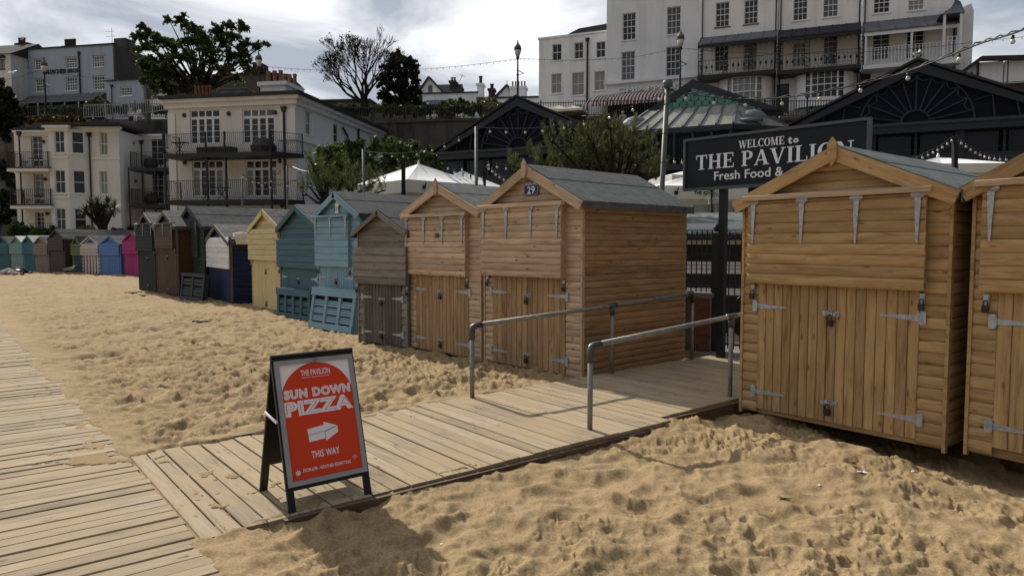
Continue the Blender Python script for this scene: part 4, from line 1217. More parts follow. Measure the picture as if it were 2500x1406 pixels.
# ---------------- blue grey building on the cliff top
BB = Plane((at(38,200,88).x, 88), -0.205, at(38,335,88).z)
r = bld('hotel_building', 'blue grey rendered building on the cliff with black wall lettering', 'hotel', BB)
zt = BB.z(160, 117); ur = BB.u(285)
hs = [BB.rect(57,146,70,172), BB.rect(84,145,108,171), BB.rect(160,140,187,167), BB.rect(227,137,254,164), BB.rect(86,192,108,224), BB.rect(161,189,188,222), BB.rect(228,186,255,220)]
m = MB(); wall_holes(m, 0, ur, 0, zt, hs, rev=0.2); m.build('front_wall', M['bluer'], r)
for i, h in enumerate(hs):
    window(r, h, 1 if i == 0 else 4, 2 if i == 0 else 4, 0.15, fr=0.10, bar=0.05, sash=0.09, gl=M['glass'])
    boxpart(r, 'lintel', M['bluer'], h[0]-0.15, h[1]+0.15, -0.06, -0.003, h[3]+0.05, h[3]+0.22)
boxpart(r, 'gable_wall', M['pebble'], ur, ur+0.25, 0.0, 11, 0, zt)
boxpart(r, 'coping', M['slate'], -0.2, ur+0.3, -0.15, 0.25, zt, zt+0.16)
def lean_canopy(root, a, b_, zw, ze, out, mat, th=0.1, seams=12, name='canopy', y0=0.0):
    m = MB(); P = []
    for k in range(6):
        t = k/5; P.append(Vector((0, y0-out*t, zw-(zw-ze)*(t**0.75))))
    for x0, x1 in ((a, b_),):
        vs = [(x0, p.y, p.z) for p in P]+[(x1, p.y, p.z) for p in P]+[(x0, p.y, p.z-th) for p in P]+[(x1, p.y, p.z-th) for p in P]
        fs = [(i, i+1, i+7, i+6) for i in range(5)]+[(i+12, i+18, i+19, i+13) for i in range(5)]+[(5,17,23,11),(0,5,17,12),(6,11,23,18)]
        m.add(vs, fs)
    for k in range(seams+1):
        x = a+(b_-a)*k/seams
        m.tube([(x, p.y, p.z+0.02) for p in P], 0.035, 4)
    return m.build(name, mat, root)
a, b_ = BB.u(32), BB.u(268); zw, ze = BB.z(150,231), BB.z(150,247,2.2)
lean_canopy(r, a, b_, zw, ze, 2.2, M['lead'], seams=16)
for k in range(8): boxpart(r, 'veranda_post', M['bluer'], a+0.3+(b_-a-0.6)*k/7, a+0.42+(b_-a-0.6)*k/7, -2.1, -1.98, 0, ze-0.1)
boxpart(r, 'veranda_shade_sheet', M['dark'], a+0.5, b_-0.3, -0.05, -0.01, 0.3, zw-0.7)  # near-black sheet on the solid wall, painted-in shade beneath the canopy
pipe(r, BB.u(204), -0.12, zw, BB.z(204,132), r=0.09)
# annex
a, b_ = BB.u(266,off=0.8), BB.u(356,off=0.8); za_ = BB.z(310,197,0.8); h = BB.rect(293,212,323,235,0.8)
m = MB(); wall_holes(m, a, b_, 0, za_, [h], y=-0.8, rev=0.2); m.quad((a,-0.8,0),(a,-0.8,za_),(a,0,za_),(a,0,0)); m.quad((b_,-0.8,0),(b_,5,0),(b_,5,za_),(b_,-0.8,za_)); m.quad((a,-0.8,za_),(b_,-0.8,za_),(b_,5,za_),(a,5,za_)); m.build('annex_wall', M['bluer'], r)
o = window(r, h, 4, 3, 0.15, fr=0.14, bar=0.05); o.location.y = -0.8
boxpart(r, 'annex_coping', M['slate'], a-0.1, b_+0.1, -0.95, -0.6, za_+0.003, za_+0.12); pipe(r, BB.u(279,off=.9), -0.95, 0, BB.z(279,212,.9))
# chimneys
for (x0, x1, yb, yt, n, mt, yy, hp) in ((47,80,121,104,3,M['brickr'],2,0.75), (160,190,116,111,6,M['brickr'],3,0.9), (288,316,115,93,0,M['pebble'],3,0)):
    a, b_ = BB.u(x0,off=-yy), BB.u(x1,off=-yy); z1 = BB.z((x0+x1)/2, yt, -yy)
    boxpart(r, 'chimney_stack', mt, a, b_, yy, yy+1.6, zt-0.5, z1)
    if n: pots(r, a+0.1, b_-0.1 if n > 3 else a+1.2, yy+0.5, z1, n, hp, 0.16, M['brickr'])
m = MB(); p0 = BB.u(284,off=-2); z0_ = zt; m.tube([(p0,2,z0_),(p0,2,z0_+2.6)],0.03,4)
for q in (1.6,2.2): m.bar((p0-0.9,2,z0_+q),(p0+0.4,2,z0_+q),0.03)
m.build('aerial', M['black'], r)

def text_mesh(body, size, mat, extrude=0.004, bold=0.0, spacing=1.0, name='lettering', shear=0.0):
    c = bpy.data.curves.new(name, 'FONT'); c.body = body; c.size = size; c.extrude = extrude; c.offset = bold; c.space_character = spacing
    c.align_x = 'CENTER'; c.align_y = 'CENTER'; c.resolution_u = 3; c.shear = shear
    o = bpy.data.objects.new(name, c); COL.objects.link(o)
    bpy.context.view_layer.update()
    me = bpy.data.meshes.new_from_object(o.evaluated_get(bpy.context.evaluated_depsgraph_get()))
    me.name = name; me.materials.clear(); me.materials.append(mat)
    COL.objects.unlink(o); bpy.data.objects.remove(o); bpy.data.curves.remove(c)
    return me
def put_text(root, body, u0, u1, z0, z1, y, mat, bold=0.0, extrude=0.004, name='lettering', rotx=pi/2, size=1.0, spacing=1.0):
    """lettering stretched to fill the given rectangle of the face"""
    me = text_mesh(body, size, mat, extrude, bold, spacing, name)
    xs = [v.co.x for v in me.vertices]; ys = [v.co.y for v in me.vertices]
    w, h = max(xs)-min(xs), max(ys)-min(ys); cx, cy = (max(xs)+min(xs))/2, (max(ys)+min(ys))/2
    for v in me.vertices: v.co.x = (v.co.x-cx)*(u1-u0)/w; v.co.y = (v.co.y-cy)*(z1-z0)/h
    return inst(name, me, root, ((u0+u1)/2, y, (z0+z1)/2), (rotx, 0, 0))
a = BB.rect(112,168,194,183); put_text(r, 'MARCHESI BROS.', a[0], a[1], a[2]+0.15, a[3]-0.05, -0.05, M['black'], bold=0.03, extrude=0.03)

# leftmost cream house and dim house behind the big tree
L0 = Plane((at(-60,200,86).x, 86), -0.15, at(0,335,86).z)
r = bld('town_house', 'pale cream house cut off by the left edge beside the blue grey building', 'house', L0)
ur = L0.u(37); zt = L0.z(20,132); hs = [L0.rect(-15,145,12,170), L0.rect(-15,190,12,225)]
m = MB(); wall_holes(m, 0, ur, 0, zt, hs, rev=0.2); m.quad((ur,0,0),(ur,9,0),(ur,9,zt),(ur,0,zt)); m.build('front_wall', M['cream'], r)
for h in hs: window(r, h, 3, 3, 0.15, mat=M['black'], fr=0.09)
m = MB(); m.prism([Vector((-1,-0.2,zt)), Vector((-1,9,zt)), Vector((-1,4,zt+2.2))], (ur+1.2,0,0)); m.build('roof', M['slate'], r); boxpart(r, 'blind', M['black'], L0.u(-10), L0.u(25), -0.6, 0, L0.z(0,143), L0.z(0,138))
H0 = Plane((at(352,200,84).x, 84), -0.15, at(400,335,84).z)
r = bld('town_house', 'drab brown house half hidden under the big leafy tree', 'house', H0)
ur = H0.u(660); zt = H0.z(500,185); hs = [H0.rect(384,205,408,232), H0.rect(378,243,400,262)]
m = MB(); wall_holes(m, 0, ur, 0, zt, hs, rev=0.2); m.build('front_wall', M['browncoat'], r)
for h in hs: window(r, h, 3, 2, 0.1, fr=0.12)
m = MB(); m.prism([Vector((-0.3,-0.4,zt)), Vector((-0.3,9,zt)), Vector((-0.3,4.3,zt+0.9))], (ur+0.6,0,0)); m.build('roof', M['slate'], r)
a = H0.u(372,off=1.2); boxpart(r, 'bay', M['whitew'], a, a+2.0, -1.2, 0, 0, H0.z(385,243,1.2)); 
a, b_ = H0.u(622,off=-2), H0.u(640,off=-2); boxpart(r, 'chimney_stack', M['brickr'], a, b_, 2, 4, zt, H0.z(630,152,-2)); boxpart(r, 'gable', M['brickr'], H0.u(600,off=-2.5), H0.u(648,off=-2.5), 2.5, 8, 0, H0.z(630,170,-2.5))

# ---------------- cottages in the middle distance
CP = Plane((at(1025,250,80).x, 80), -0.12, at(1030,325,80).z)
r = bld('cottage', 'white low cottage with a gabled roof and dark brick chimneys', 'house', CP)
zt = CP.z(1100,229); a, b_ = CP.u(1033), CP.u(1166)
hs = [CP.rect(1037,258,1046,268), CP.rect(1140,256,1146,263)]
m = MB(); wall_holes(m, a, b_, 0, zt, hs, rev=0.15); m.quad((b_,0,0),(b_,8,0),(b_,8,zt-1.5),(b_,0,zt)); m.build('front_wall', M['whiter'], r)
for h in hs: window(r, h, 2, 1, 0.1, fr=0.08)
boxpart(r, 'coping', M['slate'], a-0.1, b_+0.1, -0.15, 0.3, zt+0.002, zt+0.15)
lean_canopy(r, CP.u(1045), CP.u(1115), CP.z(1080,245), CP.z(1080,253,1.5), 1.5, M['lead'], seams=6); boxpart(r, 'porch_shade_sheet', M['dark'], CP.u(1050), CP.u(1112), -0.06, -0.02, 0.4, CP.z(1080,250))  # porch darkness is a near-black sheet laid on the wall
g = [Vector((CP.u(1022,off=-5),5,CP.z(1050,232,-5))), Vector((CP.u(1086,off=-5),5,CP.z(1050,232,-5))), Vector((CP.u(1050,off=-5),5,CP.z(1050,192,-5)))]
m = MB(); m.prism(g, (0,0.3,0)); m.build('gable_wall', M['whitew'], r)
m = MB()
for s_, e_ in ((0,2),(1,2)):
    m.bar(g[s_]+Vector((-0.3 if s_ == 0 else 0.3,-0.25,-0.25)), g[e_]+Vector((0,-0.25,0.12)), 0.3, 0.22)
m.build('bargeboard', M['black'], r)
m = MB(); A = [g[0]+Vector((-0.3,0.31,-.2)), g[1]+Vector((0.3,0.31,-.2)), g[2]+Vector((0,0.31,0.1))]; m.prism(A, (0,7,0)); x0 = CP.u(1005,off=-8); x1 = CP.u(1130,off=-8)
zr = CP.z(1080,207,-8); m.prism([Vector((x0,6,CP.z(1080,232,-6))), Vector((x0,10,CP.z(1080,232,-6))), Vector((x0,8,zr))], (x1-x0,0,0)); m.build('roof', M['slate'], r)
o = boxpart(r, 'loft_window', M['lead'], CP.u(1047,off=-5), CP.u(1057,off=-5), 4.9, 4.98, CP.z(1050,226,-5), CP.z(1050,209,-5))
def stack(root, pl, x0, x1, yb, yt, off, mat, n, hp=0.6, potm=None, pr=0.16, dpt=1.2):
    a, b_ = pl.u(x0,off=off), pl.u(x1,off=off); z0_, z1 = pl.z((x0+x1)/2,yb,off), pl.z((x0+x1)/2,yt,off)
    m = MB(); m.box(a,b_,-off,-off+dpt,z0_-1,z1-0.25); m.box(a-0.12,b_+0.12,-off-0.12,-off+dpt+0.12,z1-0.25,z1); m.build('chimney_stack', mat, root)
    if n: pots(root, a, b_, -off+dpt/2, z1, n, hp, pr, potm)
stack(r, CP, 1099, 1112, 230, 197, -7, M['brickr'], 2, 0.5); stack(r, CP, 1117, 1127, 230, 212, -8, M['brickr'], 1, 0.4)
m = MB(); q = Vector((CP.u(1120,off=-8),8,CP.z(1120,205,-8))); m.bar(q, q+Vector((0.5,0,1.0)), 0.04); m.bar(q+Vector((0.2,0,1.1)), q+Vector((0.8,0,0.8)), 0.04); m.build('aerial', M['black'], r)
C2 = Plane((at(1163,250,78).x, 78), -0.12, at(1163,325,78).z)
r = bld('cottage', 'white cottage with tall white chimneys left of the white terrace', 'house', C2)
a, b_ = 0, C2.u(1316); zt = C2.z(1240,241); boxpart(r, 'front_wall', M['whiter'], a, b_, 0, 0.3, 0, zt); boxpart(r, 'coping', M['slate'], a, b_+0.1, -0.15, 0.5, zt, zt+0.18)
stack(r, C2, 1165, 1179, 240, 204, -2, M['whiter'], 1, 0.9, M['brickr'], 0.22); stack(r, C2, 1193, 1206, 240, 216, -5, M['brickr'], 1, 0.6, M['brickr'], 0.24); stack(r, C2, 1246, 1283, 240, 211, -2, M['whiter'], 5, 0.66, M['brickred'], 0.10, 1.4)
g = [Vector((C2.u(1211,off=-4),4,C2.z(1238,240,-4))), Vector((C2.u(1262,off=-4),4,C2.z(1238,240,-4))), Vector((C2.u(1238,off=-4),4,C2.z(1238,212,-4)))]
m = MB(); m.prism(g, (0,0.3,0)); m.build('gable_wall', M['whitew'], r)
m = MB(); m.prism([g[0]+Vector((-.3,.31,-.1)), g[1]+Vector((.3,.31,-.1)), g[2]+Vector((0,.31,.15))], (0,5,0)); m.bar(g[0]+Vector((-.3,-.2,-.1)), g[2]+Vector((0,-.2,.15)), .25, .2); m.bar(g[1]+Vector((.3,-.2,-.1)), g[2]+Vector((0,-.2,.15)), .25, .2); m.bar(g[2], g[2]+Vector((0,0,.7)), .06); m.build('roof', M['slate'], r)
FL = Plane((at(785,260,74).x, 74), -0.1, at(785,325,74).z)
r = bld('garage_block', 'low drab flat roofed building behind the bare tree', 'building', FL)
b_ = FL.u(1010); z1 = FL.z(860,248); z2 = FL.z(960,256); c_ = FL.u(905)
boxpart(r, 'wall', M['browncoat'], 0, c_, 0, 6, 0, z1); boxpart(r, 'extension', M['browncoat'], c_, b_, 0.5, 6, 0, z2); boxpart(r, 'roof', M['slate'], -0.2, c_+0.1, -0.3, 6.2, z1, z1+0.2); boxpart(r, 'roof', M['slate'], c_+0.12, b_+0.1, 0.3, 6.2, z2, z2+0.12)

# ---------------- white terrace on the right
TR = Plane((at(1480,200,58).x, 58), -0.387, at(1480,300,58).z)
r = bld('terrace_house', 'low white three storey house at the left end of the terrace', 'house', TR, 'white terrace houses')
o1 = -0.9
hs = [TR.rect(1348,108,1371,148,o1), TR.rect(1402,104,1424,144,o1), TR.rect(1455,102,1478,141,o1), TR.rect(1346,180,1371,228,o1), TR.rect(1396,177,1426,233,o1), TR.rect(1451,174,1477,221,o1), TR.rect(1397,256,1421,290,o1)]
a, b_ = TR.u(1315,off=o1), -0.002; zt = TR.z(1400,88,o1)
m = MB(); wall_holes(m, a, b_, 0, zt, hs, y=-o1, rev=0.18); m.quad((a,-o1,0),(a,-o1,zt),(a,9,zt),(a,9,0)); m.build('front_wall', M['whitew'], r)
for i, h in enumerate(hs): o = window(r, h, 2, 2, 0.12, gl=M['curtain'] if i in (3,4,5) else M['glass'], sillm=M['whitew']); o.location.y = -o1
m = MB(); m.prism([Vector((TR.u(1350,off=o1-1),-o1+1,zt)), Vector((b_,-o1+1,zt)), Vector((b_,-o1+1,zt+1.0)), Vector((TR.u(1412,off=o1-1),-o1+1,zt+0.85))], (0,6,0)); m.build('roof', M['slate'], r)
boxpart(r, 'coping', M['whitew'], a-0.08, b_, -o1-0.08, -o1+0.3, zt, zt+0.14); pipe(r, TR.u(1433,off=o1), -o1-0.1, 0, TR.z(1433,102,o1), r=0.08)
r = bld('terrace_house', 'tall white house with faded wall lettering above a red striped awning', 'house', TR, 'white terrace houses')
b_ = TR.u(1704); zt = TR.z(1600,-70)
hs = [TR.rect(1520,32,1552,98), TR.rect(1628,17,1662,84), TR.rect(1517,126,1550,196), TR.rect(1626,114,1660,186), TR.rect(1520,-60,1552,-10), TR.rect(1628,-75,1662,-25)]
sh_ = [TR.rect(1470,240,1640,292)]
m = MB(); wall_holes(m, 0, b_, 0, zt, hs+sh_, rev=0.2); m.quad((0,0,0),(0,0,zt),(0,10,zt),(0,10,0)); m.build('front_wall', M['whiter'], r)
boxpart(r, 'back_mass', M['whiter'], 0.3, b_-0.1, 4, 10, 0, zt)
for h in hs: window(r, h, 3, 4, 0.14, bar=0.035, sillm=M['whiter'])
h = sh_[0]; boxpart(r, 'shop_dark_sheet', M['dark'], h[0], h[1], 0.6, 0.65, h[2], h[3])  # flat near-black sheet in place of the unlit shop inside
m = MB(); zc = TR.z(1600,195); m.box(-0.15, b_+0.1, -0.3, -0.003, zc-0.12, zc+0.1); m.build('string_course', M['whiter'], r)
h = TR.rect(1508,206,1672,224); o = put_text(r, "CHIAPPINI'S", h[0], h[1], h[2]+0.05, h[3]-0.1, -0.08, M['whiter'], bold=0.02, extrude=0.08)
M['awnr'] = plain('awning_red', (0.13, 0.022, 0.024), 0.8, 0, 0.1, 3); M['awnw'] = plain('awning_white', (0.50, 0.46, 0.45), 0.8, 0, 0.1, 3)
# striped awning
t = thing('shop_awning', 'curved red and white striped awning below the faded lettering', 'awning', (TR.o.x, TR.o.y, TR.z0), TR.a)
a, b_ = TR.u(1447,off=1.2), TR.u(1632,off=1.2); z1, z0_ = TR.z(1540,226,0.2), TR.z(1540,254,2.0)
N = 44; R_m, W_m = MB(), MB()
prof = [(0.05, z1), (0.8, z1-0.25), (1.5, z1-0.6), (1.95, z1-1.05), (2.0, z0_)]
for k in range(N):
    x0, x1 = a+(b_-a)*k/N, a+(b_-a)*(k+1)/N; mb = R_m if k % 2 else W_m
    for (y0_, za_), (y1_, zb_) in zip(prof[:-1], prof[1:]): mb.quad((x0,-y0_,za_),(x0,-y1_,zb_),(x1,-y1_,zb_),(x1,-y0_,za_))
for k in range(10):                                    # rounded left end
    an0, an1 = pi/2*k/10, pi/2*(k+1)/10; mb = R_m if k % 2 else W_m
    for (y0_, za_), (y1_, zb_) in zip(prof[:-1], prof[1:]):
        mb.quad((a-y0_*sin(an1)*0.6,-y0_*cos(an1),za_),(a-y1_*sin(an1)*0.6,-y1_*cos(an1),zb_),(a-y1_*sin(an0)*0.6,-y1_*cos(an0),zb_),(a-y0_*sin(an0)*0.6,-y0_*cos(an0),za_))
R_m.build('red_stripes', M['awnr'], t); W_m.build('white_stripes', M['awnw'], t)

def canopy_house(label, x0, x1, upper, balw, rail_y, can, lower, style, mat=None):
    r = bld('terrace_house', label, 'house', TR, 'white terrace houses')
    a, b_ = TR.u(x0)+0.01, TR.u(x1); zt = TR.z((x0+x1)/2, -80)
    hs = [TR.rect(*h) for h in upper+balw]; gl = [TR.rect(*h) for h in lower]
    m = MB(); wall_holes(m, a, b_, 0, zt, hs+([] if style == 'bow' else gl), rev=0.18); m.build('front_wall', mat or M['whitew'], r)
    boxpart(r, 'back_mass', M['whitew'], a+0.1, b_-0.1, 3, 10, 0, zt)
    for h in hs[:len(upper)]: window(r, h, 3, 4, 0.12, bar=0.035, sillm=M['lead'] if style == 'bow' and x0 < 1800 else M['whitew'])
    for h in hs[len(upper):]: window(r, h, 2 if style == 'white' else 3, 5, 0.12, bar=0.035, sill=False)
    zf = TR.z((x0+x1)/2, rail_y, 1.5); mt = M['black'] if style != 'white' else M['upvc']
    boxpart(r, 'balcony_floor', mt, a+0.02, b_-0.02, -1.6, -0.002, zf-0.28, zf)
    zc0, zc1 = TR.z((x0+x1)/2, can[0]), TR.z((x0+x1)/2, can[1], 1.5)
    lean_canopy(r, a+0.05, b_-0.05, zc0, zc1, 1.75, M['lead'] if x0 != 1893 else M['slate'], seams=6)
    boxpart(r, 'canopy_beam', mt, a+0.03, b_-0.03, -1.70, -1.58, zc1-0.32, zc1-0.1)
    for k in range(4 if style != 'white' else 3):
        x = a+0.08+(b_-a-0.2)*k/(3 if style != 'white' else 2)
        if style == 'white': boxpart(r, 'balcony_post', mt, x, x+0.13, -1.66, -1.53, zf, zc1-0.3)
        else:
            m = MB(); m.bar((x,-1.6,zf),(x,-1.6,zc1-0.3),0.04); m.bar((x+0.3,-1.6,zf),(x+0.3,-1.6,zc1-0.3),0.04)
            for q in range(7): 
                zz = zf+0.2+q*(zc1-zf-0.7)/6; m.lathe([(0.09,-0.01),(0.11,0.0),(0.09,0.01)], 8, (x+0.15,-1.6,zz)); m.bar((x,-1.6,zz-0.2),(x+0.3,-1.6,zz+0.0),0.02); m.bar((x+0.3,-1.6,zz-0.2),(x,-1.6,zz+0.0),0.02)
            m.build('iron_trellis', mt, r)
    if style == 'white': railing(r, [(a+0.1,-1.56,zf),(b_-0.1,-1.56,zf)], 1.1, 5, 0.022, mat=mt)
    else:
        railing(r, [(a+0.1,-1.56,zf),(b_-0.1,-1.56,zf)], 1.05, 4, 0.012, mat=mt)
        m = MB(); n = 14
        for q in range(n):
            x = a+0.3+(b_-a-0.6)*q/(n-1)
            m.lathe([(0.02,-0.15),(0.09,0),(0.02,0.15)], 6, (x,-1.56,zf+0.55)); m.tube([(x-0.1,-1.56,zf+0.2),(x,-1.56,zf+0.35),(x+0.1,-1.56,zf+0.2)], 0.015, 3, False)
            m.tube([(x-0.1,-1.6,zc1-0.34),(x,-1.6,zc1-0.5),(x+0.1,-1.6,zc1-0.34)], 0.02, 3, False)
        m.build('iron_ornament', mt, r, kind='stuff')
    if style in ('bow', 'bow2'):
        # rounded bay beneath the balcony
        bx0, bx1 = (TR.u(1752), TR.u(1882)) if style == 'bow' else (TR.u(1935), TR.u(2080))
        c = (bx0+bx1)/2; w = (bx1-bx0)/2; n = 14; m = MB(); zb1 = zf-0.29; h = gl[0]
        win = []
        for q in range(n):
            A, B = pi*q/n, pi*(q+1)/n
            p0_, p1_ = (c-w*cos(A), -1.35*sin(A)**0.8 if sin(A) > 0 else 0), (c-w*cos(B), -1.35*max(0,sin(B))**0.8)
            if 4 <= q < 10:
                m.quad((p0_[0],p0_[1],0),(p1_[0],p1_[1],0),(p1_[0],p1_[1],h[2]),(p0_[0],p0_[1],h[2])); m.quad((p0_[0],p0_[1],h[3]),(p1_[0],p1_[1],h[3]),(p1_[0],p1_[1],zb1),(p0_[0],p0_[1],zb1)); win.append((p0_, p1_))
            else: m.quad((p0_[0],p0_[1],0),(p1_[0],p1_[1],0),(p1_[0],p1_[1],zb1),(p0_[0],p0_[1],zb1))
        m.build('bow_wall', M['whitew'], r)
        fm, gm = MB(), MB()
        for q, (p0_, p1_) in enumerate(win):
            gm.quad((p0_[0],p0_[1]+0.12,h[2]),(p1_[0],p1_[1]+0.12,h[2]),(p1_[0],p1_[1]+0.12,h[3]),(p0_[0],p0_[1]+0.12,h[3]))
            fm.bar((p0_[0],p0_[1]+0.06,h[2]),(p0_[0],p0_[1]+0.06,h[3]), 0.12 if q in (1,5) else 0.045)
            for e in range(5): 
                zz = h[2]+(h[3]-h[2])*e/4; fm.bar((p0_[0],p0_[1]+0.06,zz),(p1_[0],p1_[1]+0.06,zz), 0.07 if e in (0,2,4) else 0.035)
        o = fm.build('bow_window', M['upvc'], r); gm.build('pane', M['curtain'] if style == 'bow' else M['glass'], o)
    for h in gl[1:] if style == 'bow2' else (gl if style == 'white' else []):
        if style == 'bow2':
            o = boxpart(r, 'front_door', M['blackp'], h[0], h[1], -0.02, 0.05, h[2], h[3]); boxpart(o, 'fanlight', M['glass'], h[0]+0.1, h[1]-0.1, -0.04, -0.02, h[3]-0.5, h[3]-0.12)
            m = MB(); m.lathe([(0.02,0.5),(0.02,0.3),(0.13,0.25),(0.1,0),(0.03,-0.05)], 8, ((h[0]+h[1])/2,-0.9,h[3]+0.25)); m.build('porch_lantern', M['black'], r)
        else: window(r, h, 2, 3, 0.12, mat=M['lead'])
    for x in (x0, x1): pipe(r, TR.u(x)-0.12 if x == x1 else TR.u(x)+0.15, -0.12, 0, zt, False, 0.05)
    return r
canopy_house('white terrace house with a grey canopy and black iron balcony, beside the lettered house', 1705, 1891,
    [(1747,6,1781,66),(1817,0,1851,59)], [(1745,112,1779,174),(1815,100,1849,172)], 178, (84,100), [(1775,198,1848,268)], 'bow')
canopy_house('middle white terrace house with a slate canopy, black balcony and black front door', 1893, 2092,
    [(1937,-12,1972,50),(2010,-18,2047,42)], [(1935,104,1966,164),(2010,86,2044,158)], 166, (66,84), [(1970,184,2043,246),(1896,206,1926,276)], 'bow2')
r = canopy_house('white terrace house with a white wooden balcony at the right end', 2095, 2322,
    [(2133,-20,2173,32),(2218,-25,2257,25)], [(2130,82,2172,146),(2213,72,2256,142)], 152, (45,70), [(2098,175,2126,212),(2176,173,2200,210)], 'white')
a, b_ = TR.u(2290,off=2.4), TR.u(2336,off=2.4)
zf, zc = TR.z(2300,146,2.4), TR.z(2312,50,2.4)
boxpart(r, 'balcony_floor', M['upvc'], a, b_, -2.5, -1.61, zf-0.3, zf); railing(r, [(a+0.05,-2.45,zf),(b_-0.05,-2.45,zf)], 1.4, 5, 0.025, mat=M['upvc'])
for x in (a, b_-0.14): boxpart(r, 'balcony_post', M['upvc'], x, x+0.14, -2.5, -2.36, zf, zc+0.4)
m = MB(); m.prism([Vector((a-0.2,-2.6,zc+0.35)), Vector((b_+0.1,-2.6,zc+0.35)), Vector((b_-0.3,-2.0,zc+1.4)), Vector((a+1.0,-2.0,zc+1.2))], (0,2.0,0)); m.build('canopy', M['lead'], r)
b2_ = TR.u(2360); a2_ = TR.u(2322)
m = MB(); m.prism([Vector((a2_,-0.4,0)), Vector((b2_,-0.4,0)), Vector((b2_,-0.4,TR.z(2360,32))), Vector(((a2_+b2_)/2+0.3,-0.4,TR.z(2345,16))), Vector((a2_,-0.4,TR.z(2322,30)))], (0,8,0)); m.build('end_wall', M['whiter'], r)

# far right building with white panels
FR = Plane((at(2336,200,44).x, 44), -0.30, at(2400,296,44).z)
r = bld('station_building', 'dark roofed building with white wall panels at the far right', 'building', FR)
b_ = FR.u(2700); z1 = FR.z(2430,205); a1 = FR.u(2380)
m = MB(); m.prism([Vector((0,0.02,0)), Vector((b_,0.02,0)), Vector((b_,0.02,z1)), Vector((0,0.02,z1))], (0,8,0)); m.build('brick_base', M['brickr'], r)
P = [(2376,152,2448,203),(2452,148,2530,199),(2534,146,2610,196)]
for p in P: h = FR.rect(*p); boxpart(r, 'panel', M['whiter'], h[0], h[1], -0.03, 0.3, h[2], h[3])
m = MB(); z2 = FR.z(2376,152); m.prism([Vector((0,-0.02,z1)), Vector((a1-0.1,-0.02,z1)), Vector((a1-0.1,-0.02,z2)), Vector((0,-0.02,FR.z(2340,188)))], (0,0.4,0)); m.build('end_panel', M['whiter'], r)
m = MB(); h = FR.rect(2352,176,2374,197); m.prism([Vector((h[0],-0.03,h[2])), Vector((h[1],-0.03,h[2]+.2)), Vector((h[1],-0.03,h[3])), Vector((h[0],-0.03,h[3]-.35))], (0,-0.02,0)); m.build('blue_poster', M['blue29'], r)
m = MB(); A = Vector((0,-0.3,FR.z(2340,186))); B = Vector((a1,-0.3,z2+0.1)); m.bar(A, B, 0.5, 0.2); m.bar(B, Vector((b_,-0.3,FR.z(2700,140))), 0.5, 0.22); m.build('roof_edge', M['black'], r)
m = MB(); m.box(a1-0.1,a1,-0.12,0.0,0,z2); m.box(FR.u(2449.5),FR.u(2451),-0.08,0.0,z1,z2+0.2); m.build('mullion', M['black'], r)
# ================================================================== the pavilion
PV = Plane((at(1265,400,38).x, 38), -0.444, 1.25)
r = bld('pavilion', 'dark navy seafront pavilion with fan tracery gables and a green scale roof turret', 'pavilion', PV)
def pvp(px, py, off=0.0):
    u, z = PV.hit(px, py, off); return Vector((u, -off, z))
zf1 = PV.z(1265, 368); zfas = zf1
zw0, zw1 = PV.z(1265, 425), PV.z(1265, 384)
uL, uR = PV.u(1070), PV.u(2950)
# long body
boxpart(r, 'upper_wall', M['pavp'], uL, uR, 0.25, 12, 0.0, zfas-0.0)
boxpart(r, 'fascia', M['pav'], uL-0.3, uR, -0.35, 0.24, zfas-0.30, zfas+0.12); boxpart(r, 'fascia_lip', M['pavt'], uL-0.35, uR, -0.42, -0.352, zfas+0.0, zfas+0.12)
boxpart(r, 'sill_band', M['pav'], uL-0.1, uR, -0.15, 0.24, zw0-0.75, zw0)
m = MB(); 
nb = int((uR-uL)/1.55)
for k in range(nb+1):
    x = uL+k*1.55; big = k % 4 == 0
    o = boxpart(r, 'mullion', M['pav'], x-(0.16 if big else 0.05), x+(0.16 if big else 0.05), -0.12 if big else 0.0, 0.24, zw0, zfas-0.3)
    p = MB(); p.box(x+0.17, x+1.38, 0.20, 0.22, zw0+0.02, zfas-0.32)
    if k < nb: 
        po = p.build('pane', M['pglass'], r)
        g = MB()
        for q in (0.32, 1.22): g.box(x+q-0.012, x+q+0.012, 0.16, 0.195, zw0+0.02, zfas-0.32)
        for zz in (zw0+0.25, zfas-0.5): g.box(x+0.07, x+1.48, 0.165, 0.19, zz-0.012, zz+0.012)
        g.build('glazing_bars', M['pavt'], po)
